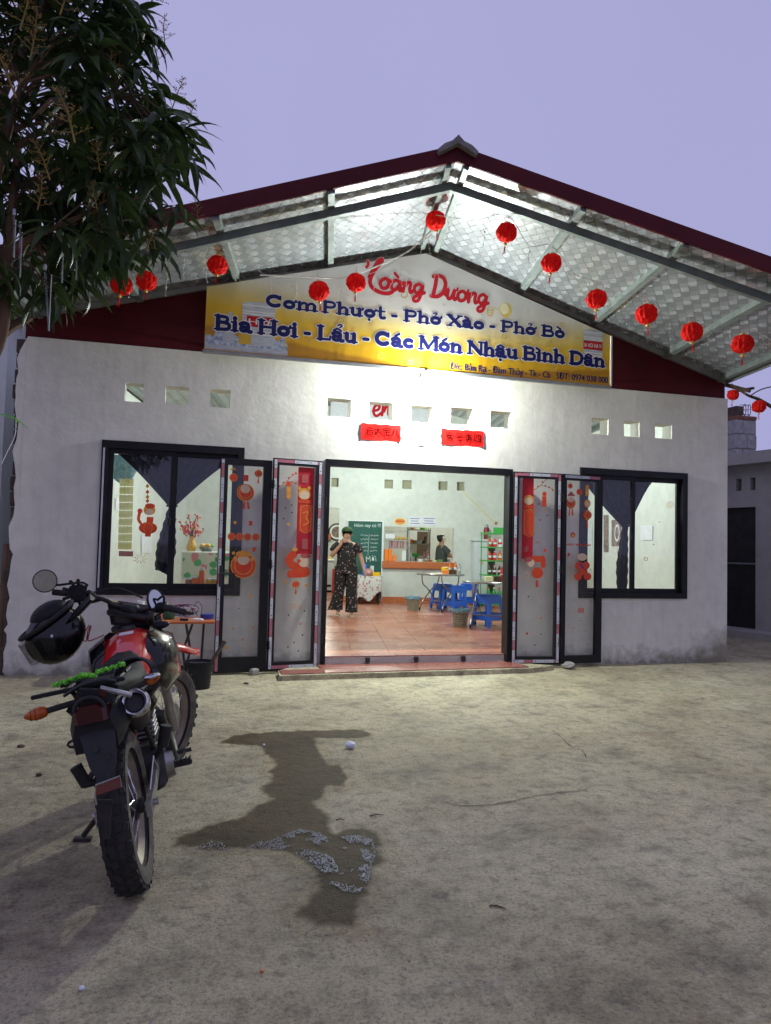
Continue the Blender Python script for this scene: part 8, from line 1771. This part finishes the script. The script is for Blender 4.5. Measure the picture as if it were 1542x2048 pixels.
# signs over the hatch
q = bwp(800, 1043, -0.004); mb = MB(); disc(mb, (0, 0), 0.135, 0.088, 0, 22, T=bframe(q)); o = tag(mb.build('round_sign', 'cream_paper', recalc=False), 'oval orange sticker sign over the hatch', 'sign')
mb = MB(); disc(mb, (0, 0), 0.12, 0.072, -0.0015, 22, T=bframe(q)); mb.build('print', 'sticker_gold', o, recalc=False)
mb = MB(); rect(mb, -0.09, 0.09, -0.012, 0.022, -0.0025, bframe(q)); mb.build('print_band', 'sticker_red', o, recalc=False)
for ua, ub, lab in ((817, 843, 'white paper notice over the hatch, left sheet'), (844, 873, 'white paper notice over the hatch, right sheet')):
    a, b = bwp(ua, 1051, -0.004), bwp(ub, 1033, -0.004); Tn = bframe(a); w_ = bs(b)-bs(a); h = b.z-a.z; mb = MB(); rect(mb, 0, w_, 0, h, 0, Tn); o = tag(mb.build('paper_notice', 'white_paper', recalc=False), lab, 'notice', 'paper notices over the hatch')
    for k in range(3): mb = MB(); rect(mb, 0.03+0.02*(k % 2), w_-0.04-0.03*(k % 2), h*(0.22+0.25*k), h*(0.22+0.25*k)+0.013, -0.0015, Tn); mb.build('printed_line', 'tin_blue', o, recalc=False)
a, b = bwp(925, 982, -0.01), bwp(992, 1046, -0.01); mb = MB(); mb.tube(cat_rom([a, a.lerp(b, 0.5)+EZ*(-0.02), b], 5), 0.014, 8); pp = tag(mb.build('wall_pipe', 'cream_paper', smooth=True), 'thin pale pipe slanting down the back wall to the fridge', 'pipe')
mb = MB(); mb.sphere(b, (0.03, 0.02, 0.03), 10, 6); mb.build('elbow', 'wood_orange', pp, smooth=True)
mb = MB(); mb.tube(cat_rom([bwp(786, 977, -0.006), bwp(795, 979, -0.006), bwp(806, 977, -0.006)], 4), 0.005, 5); tag(mb.build('wall_wire', 'wire_white'), 'thin wire between two vents of the back wall', 'wire')
# ---- fridge, thermos, drinks rack ------------------------------------------------
fa, fb = bwp(949, 1090, -0.35), bwp(980, 1090, -0.35); ftop = bwp(955, 1078, -0.35).z; fr = thing('fridge', 'tall pale fridge against the back wall', 'fridge', Vector((fa.x, fa.y, ZF)))
Tf = bframe(Vector((fa.x, fa.y, 0))); wf = (fb-fa).dot(AXC)+0.12
mb = MB(); mb.bbox(0, wf, 0.0, 0.34, ZF+0.04, ftop-0.05, 0.012, Tf); mb.build('cabinet', 'fridge_white', fr); mb = MB(); mb.bbox(-0.03, wf+0.03, -0.03, 0.345, ftop-0.048, ftop, 0.01, Tf); mb.build('lid', 'fridge_white', fr)
mb = MB(); mb.box(wf*0.62, wf-0.004, -0.012, -0.001, ZF+0.08, ftop-0.07, Tf); mb.build('dark_side', 'dark_panel', fr); mb = MB(); mb.box(wf*0.30, wf*0.46, -0.006, -0.001, ftop-0.55, ftop-0.43, Tf); mb.build('sticker', 'sticker_cream', fr)  # dark panel added on the front to stand for the fridge's dark side
for sx in (0.05, wf-0.05): mb = MB(); mb.cyl((sx, 0.17, ZF), (sx, 0.17, ZF+0.045), 0.02, n=8, T=Tf); mb.build('foot', 'rubber', fr)
tp_ = Tf @ Vector((wf*0.62, 0.12, ftop)); th = thing('thermos', 'maroon thermos flask standing on the fridge', 'thermos', tp_)
lathe_obj('flask', 'maroon_metal', tp_, [(0.001, 0), (0.062, 0), (0.064, 0.22), (0.05, 0.26), (0.04, 0.265)], parent=th); lathe_obj('stopper', 'alu', tp_, [(0.041, 0.262), (0.040, 0.30), (0.02, 0.33), (0.001, 0.33)], parent=th); mb = MB(); mb.tube([tp_+Vector((0.06, 0, 0.2)), tp_+Vector((0.10, 0, 0.19)), tp_+Vector((0.10, 0, 0.06)), tp_+Vector((0.062, 0, 0.05))], 0.008, 6); mb.build('handle', 'black_plastic', th)
RY = 4.6; rkx = at(974, 1100, y=RY).x; rk_ = thing('drinks_rack', 'green wire drinks rack beside the right door jamb', 'rack', (rkx+0.4, RY, ZF))
lv = [at(995, v, y=RY).z for v in (1066, 1094, 1121, 1150, 1208)]; lv[-1] = max(lv[-1], ZF+0.06)
Tq = Matrix.Translation((rkx, RY, 0))
for x in (0.02, 0.78):
    for y in (0, 0.32): mb = MB(); mb.cyl((x, y, ZF), (x, y, lv[0]+0.02), 0.010, n=6, T=Tq); mb.build('post', 'green_plastic', rk_)
for z in lv: mb = MB(); mb.box(0.0, 0.80, -0.03, 0.35, z-0.022, z, Tq); mb.build('shelf', 'green_plastic', rk_)
mb = MB(); mb.box(0.12, 0.8, -0.02, 0.0, lv[0]+0.001, lv[0]+0.10, Tq); mb.build('header', 'green_plastic', rk_)
rn = random.Random(8)
for li, (kinds, h) in enumerate(((None, 0), (('bottle_red', 'bottle_red', 'bottle_white', 'bottle_white', 'can_yellow', 'can_yellow', 'can_yellow'), 0.17), (('bottle_red', 'bottle_red', 'bottle_orange', 'bottle_white', 'bottle_white', 'bottle_white', 'bottle_white'), 0.17), (('cola', 'cola', 'cola', 'bottle_red', 'bottle_red', 'cola', 'cola'), 0.17), (('bottle_green', 'bottle_green', 'bottle_green', 'bottle_orange', 'bottle_orange', 'bottle_orange', 'bottle_green'), 0.30))):
    if not kinds: continue
    hh_ = min(h, lv[li-1]-lv[li]-0.035)
    cn = {'bottle_red': 'red', 'bottle_white': 'white', 'can_yellow': 'yellow', 'bottle_orange': 'orange', 'cola': 'dark brown', 'bottle_green': 'green'}
    for k, m_ in enumerate(kinds):
        x = 0.07+0.105*k; sh = ('', 'top', 'second', 'third', 'bottom')[li]
        bottle(Vector((rkx+x, RY+0.05, lv[li]+0.001)), hh_, min(0.042, hh_*0.22), m_, 'bottle_white' if k % 2 else 'bottle_red', '%s drink bottle, %s from the left on the %s shelf of the drinks rack' % (cn[m_], ('first', 'second', 'third', 'fourth', 'fifth', 'sixth', 'seventh')[k], sh), 'drinks on the rack')
# ---- through the passage ---------------------------------------------------------
fz = bwp(650, 1180, 3.1); fzp = Vector((fz.x, fz.y, ZF)); fq = thing('chest_freezer', 'white chest freezer seen through the doorway behind the woman', 'freezer', fzp)
Tz = bframe(fzp); xr = bs(bwp(667, 1180, 3.1))-bs(fzp); mb = MB(); mb.bbox(-0.9, xr, 0, 0.6, 0.05, 0.80, 0.015, Tz); mb.build('cabinet', 'fridge_white', fq); mb = MB(); mb.bbox(-0.91, xr+0.01, -0.02, 0.61, 0.803, 0.86, 0.012, Tz); mb.build('lid', 'white_plastic', fq); mb = MB(); mb.box(xr-0.24, xr-0.07, -0.006, -0.001, 0.14, 0.20, Tz); mb.build('vent_grille', 'dark_panel', fq)
mb = MB(); mb.box(-0.4, xr-0.02, 0.1, 0.5, 0.0, 0.05, Tz); mb.build('base', 'black_plastic', fq)
mb = MB(); mb.add([Tz @ Vector(p) for p in ((-0.3, 0.1, 0.862), (xr-0.05, 0.1, 0.862), (xr-0.05, 0.4, 0.862), (-0.3, 0.4, 0.862), (-0.3, 0.2, 1.12), (xr-0.30, 0.2, 1.10), (xr-0.30, 0.35, 1.10), (-0.3, 0.35, 1.12))], [(3, 2, 1, 0), (4, 5, 6, 7), (0, 1, 5, 4), (1, 2, 6, 5), (2, 3, 7, 6), (3, 0, 4, 7)]); tag(mb.build('cardboard', 'gold'), 'sloping cardboard piece on the chest freezer', 'cardboard')
q = bwp(674, 1064, 4.08); Tp = bframe(q) @ Matrix.Rotation(math.pi/2, 4, 'X'); pq = thing('round_plaque', 'black rimmed round plaque on the far wall left of the chalkboard', 'plaque', q)
for a, b, m_ in ((0.24, 0.20, 'black_plastic'), (0.20, 0.15, 'white_plastic'), (0.15, 0.0, 'poster_dark')): mb = MB(); mb.lathe([(max(b, .001), 0.012), (a, 0.012), (a, 0.0)], 28, Tp); mb.build('ring', m_, pq)
q = bwp(650, 1062, 4.08); mb = MB(); mb.box(-0.16, 0.09, -0.02, 0.0, -0.22, 0.22, bframe(q)); o = tag(mb.build('wall_frame', 'black_plastic'), 'black picture frame at the edge of the passage wall', 'picture'); mb = MB(); mb.box(-0.14, 0.06, -0.024, -0.021, -0.18, 0.18, bframe(q)); mb.build('picture', 'white_paper', o)
q = bwp(659, 1074, 4.06); mb = MB(); mb.bbox(-0.04, 0.04, -0.05, 0.0, -0.09, 0.09, 0.008, bframe(q)); o = tag(mb.build('socket_box', 'wood_orange'), 'orange socket box with a dangling cord in the passage', 'socket'); mb = MB(); mb.tube(cat_rom([q-AXB*0.03, q-AXB*0.05-AXC*0.06-EZ*0.25, q-AXB*0.05-AXC*0.2-EZ*0.4], 4), 0.006, 5); mb.build('cord', 'black_plastic', o)
bbox_obj('red_crate', 'red_plastic', bwp(672, 1180, 2.4)*Vector((1, 1, 0))+EZ*ZF if False else Vector((bwp(674, 1160, 2.9).x, bwp(674, 1160, 2.9).y, ZF)), 0.25, 0.3, 0.62, 'dark red crate next to the freezer behind the woman', 'crate')
# ---- seen through the left window ---------------------------------------------------
lw_o = Vector((-1.55, 0.2, 0)); lw_n = Vector((AXB.y, -AXB.x, 0))
def lwp(u, v, off=0.01): return at(u, v, plane=(lw_o+lw_n*off, lw_n))
def sheet_on(name, m_, fn, u0, v0, u1, v1, lab, cat, off=0.012, group=None):
    mb = MB(); mb.add([fn(u0, v1, off), fn(u1, v1, off), fn(u1, v0, off), fn(u0, v0, off)], [(0, 1, 2, 3)]); return tag(mb.build(name, m_, recalc=False), lab, cat, group)
sheet_on('wall_paper_sheet', 'white_paper', lwp, 283, 1070, 304, 1106, 'white paper sheet on the side wall behind the left window', 'paper')
sheet_on('wall_calendar', 'white_paper', lwp, 231, 995, 240, 1020, 'narrow pale notice at the left side of the left window', 'notice')
hs = thing('sachet_strips', 'yellow green sachet strips hanging behind the left window pane', 'sachets', at(252, 960, y=0.9))
for k in range(4):
    u = 242+7*k; a, b = at(u+1, 958, y=0.9+0.02*k), at(u-3, 1100, y=0.9+0.02*k); mb = MB(); n_ = 9
    for i in range(n_):
        p0, p1 = a.lerp(b, i/n_), a.lerp(b, (i+0.92)/n_); mb.add([p0+Vector((-0.018, 0, 0)), p0+Vector((0.018, 0, 0)), p0.lerp(p1, .5)+Vector((0.019, -0.008, 0)), p1+Vector((0.018, 0, 0)), p1+Vector((-0.018, 0, 0)), p0.lerp(p1, .5)+Vector((-0.019, -0.008, 0))], [(0, 1, 2, 5), (5, 2, 3, 4)])
    mb.build('sachet_strip', 'yellow_strip', hs, recalc=False)
mb = MB(); a, b = at(238, 1102, y=0.9), at(266, 1113, y=0.9); mb.box(a.x, b.x, 0.888, 0.895, b.z, a.z); mb.build('label_strip', 'tape_red', hs)
mb = MB(); mb.tube([at(268, 958, y=0.9), at(236, 958, y=0.9)], 0.004, 5); mb.build('hanger', 'wire_white', hs); mb = MB(); mb.tube([at(252, 958, y=0.9), at(252, 700, y=0.9)], 0.002, 4); mb.build('cord', 'wire_white', hs)
gq = at(245, 935, y=1.3); mb = MB(); mb.sphere(gq, (0.16, 0.10, 0.17), 14, 10)
for q in mb.v: q += Vector((noise.noise(q*9), noise.noise(q*11), noise.noise(q*8)))*0.05
o = tag(mb.build('plastic_sack', 'bag_blue', smooth=True), 'bluish plastic sack hung up in the left window corner', 'sack'); mb = MB(); mb.tube([gq+EZ*0.15, gq+EZ*1.3], 0.004, 4); mb.build('cord', 'wire_white', o)
cx0, cx1 = at(362, 1130, y=2.2).x, at(470, 1130, y=2.2).x; ctz = at(400, 1103, y=2.2).z
gc = thing('glass_cabinet', 'cabinet with green flowered glass behind the left window', 'cabinet', ((cx0+cx1)/2, 2.4, ZF)); mb = MB(); mb.bbox(cx0, cx1, 2.2, 2.65, ZF, ctz, 0.01); mb.build('body', 'white_plastic', gc); mb = MB(); mb.box(cx0+0.02, cx1-0.02, 2.192, 2.199, at(400, 1156, y=2.2).z, ctz-0.02); mb.build('flowered_glass', 'floral_green', gc)
vz = Vector((at(383, 1095, y=2.4).x, 2.4, ctz)); va_ = thing('flower_vase', 'gold vase of red blossom twigs on the flowered cabinet', 'vase', vz); lathe_obj('vase', 'gold', vz, [(0.001, 0), (0.05, 0), (0.07, 0.06), (0.045, 0.13), (0.035, 0.17), (0.05, 0.2)], parent=va_)
rn = random.Random(3)
for k in range(16):
    a = rn.uniform(0, 6.28); e = vz+Vector((0.26*math.cos(a)*rn.uniform(.3, 1), 0.18*math.sin(a), rn.uniform(0.26, 0.50))); mb = MB(); mb.tube([vz+EZ*0.18, (vz+EZ*0.18).lerp(e, 0.5)+EZ*0.03, e], 0.004, 4); tg_ = mb.build('blossom_twig', 'wood_dark', va_)
    for j in range(6):
        c0 = (vz+EZ*0.18).lerp(e, 0.45+0.55*j/5)+Vector((rn.uniform(-.03, .03), rn.uniform(-.03, .03), rn.uniform(-.02, .03))); mb = MB(); mb.sphere(c0, rn.uniform(0.012, 0.019), 6, 4); mb.build('blossom', 'sticker_red' if rn.random() < 0.8 else 'sticker_gold', tg_)
lathe_obj('fruit_bowl', 'alu', Vector((at(413, 1095, y=2.35).x, 2.35, ctz)), [(0.001, 0), (0.06, 0), (0.12, 0.06), (0.115, 0.06), (0.001, 0.02)], 'metal fruit bowl on the flowered cabinet', 'bowl')
for k in range(4): mb = MB(); c0 = Vector((at(405+6*k, 1090, y=2.35).x, 2.35+0.03*(k % 2), ctz+0.075)); mb.sphere(c0, 0.036, 10, 7); tag(mb.build('fruit', 'gold' if k < 3 else 'veg', smooth=True), '%s fruit in the bowl on the cabinet, %s from the left' % ('yellow' if k < 3 else 'green', ('first', 'second', 'third', 'fourth')[k]), 'fruit', 'fruit in the bowl')
shf = thing('sill_shelf', 'narrow wooden shelf behind the left window sill', 'shelf', (0.15, 0.35, 0.80)); mb = MB(); mb.box(-0.2, 0.56, 0.205, 0.48, 0.845, 0.868); mb.build('plank', 'wood_orange', shf)
for x in (-0.1, 0.45): mb = MB(); mb.add([(x, 0.205, 0.845), (x, 0.45, 0.845), (x, 0.205, 0.65), (x+0.02, 0.205, 0.845), (x+0.02, 0.45, 0.845), (x+0.02, 0.205, 0.65)], [(0, 1, 2), (5, 4, 3), (0, 3, 4, 1), (1, 4, 5, 2), (2, 5, 3, 0)]); mb.build('bracket', 'wood_orange', shf)
for k, (u, m_, r_, h, lab) in enumerate(((378, 'food', 0.04, 0.10, 'brown jar on the window shelf, leftmost'), (390, 'orange_plastic', 0.042, 0.12, 'orange jar on the window shelf'), (403, 'bottle_orange', 0.034, 0.22, 'tall orange bottle with a pale neck on the window shelf'), (418, 'can_yellow', 0.042, 0.10, 'yellow jar on the window shelf'), (431, 'gold', 0.04, 0.10, 'golden jar on the window shelf beside the door leaf'))):
    c0 = Vector((at(u, 1160, y=0.33).x, 0.33, 0.8685)); o = lathe_obj('jar', m_, c0, [(0.001, 0), (r_, 0), (r_, h*0.75), (r_*0.8, h*0.82), (r_*0.8, h*0.9)], lab, 'jar', 'jars on the window shelf'); lathe_obj('lid', 'white_plastic', c0, [(r_*0.85, h*0.86), (r_*0.85, h), (0.001, h)], parent=o)
# ---- right wall posters -----------------------------------------------------------
rw_o = Vector((6.55, 0.2, 0)); rw_n = Vector((-AXB.y, AXB.x, 0))
def rwp(u, v, off=0.01): return at(u, v, plane=(rw_o+rw_n*off, rw_n))
pst = sheet_on('food_poster', 'poster_dark', rwp, 1223, 1040, 1246, 1092, 'dark poster with a white dish on the wall behind the right window', 'poster'); q = rwp(1234, 1066, 0.018)
mb = MB(); Tr = frame(q, Vector((AXB.x, AXB.y, 0)) * -1); disc(mb, (0, 0), 0.11, 0.15, 0, 20, 0.72, Tr); mb.build('dish_print', 'white_paper', pst, recalc=False)
sheet_on('food_poster', 'poster_dark', rwp, 1207, 1030, 1216, 1104, 'narrow dark poster on the wall behind the right door leaf', 'poster'); sheet_on('food_poster', 'white_paper', rwp, 1175, 1048, 1184, 1096, 'pale framed picture seen through the outer right door leaf', 'poster')
o = sheet_on('wall_notice', 'white_paper', rwp, 1281, 1051, 1305, 1080, 'white notice sheet on the wall in the right window pane', 'notice')
# ---- board high on the back wall, seen through the vents -----------------------------
a, b = bwp(660, 850, -0.02), bwp(880, 770, -0.02); Tn = bframe(Vector((a.x, a.y, 0))); wv_ = bs(b)-bs(a); mb = MB(); mb.box(0, wv_, -0.012, 0.0, a.z-0.1, b.z-0.15, Tn); vb_ = tag(mb.build('inner_banner', 'white_paper'), 'white board with red lettering glimpsed through the wall vents', 'sign')
e0 = bs(bwp(744, 832, -0.034))-bs(a); zb = bwp(744, 832, -0.034).z; kx = (bs(bwp(782, 832, -0.034))-bs(a)-e0)/2.0
for pts in ([(0.1, 0.45), (0.65, 0.62), (0.75, 0.95), (0.45, 1.02), (0.18, 0.7), (0.2, 0.2), (0.5, 0.02), (0.95, 0.3)], [(1.05, 0.1), (1.15, 0.95), (1.2, 0.4), (1.5, 0.95), (1.72, 0.9), (1.70, 0.3), (1.85, 0.05), (2.0, 0.25)]):
    mb = MB(); pp_ = [(p.x, p.y) for p in cat_rom([(e0+x*kx, zb+y*kx*1.15, 0) for x, y in pts], 7)]; ribbon(mb, pp_, 0.06, Tn, -0.016); mb.build('letter', 'sign_red', vb_, recalc=False)
for o in bpy.data.objects:
    if o.type == 'MESH' and o.parent is None and 'label' not in o.keys() and 'kind' not in o.keys(): print('NOLABEL', o.name)
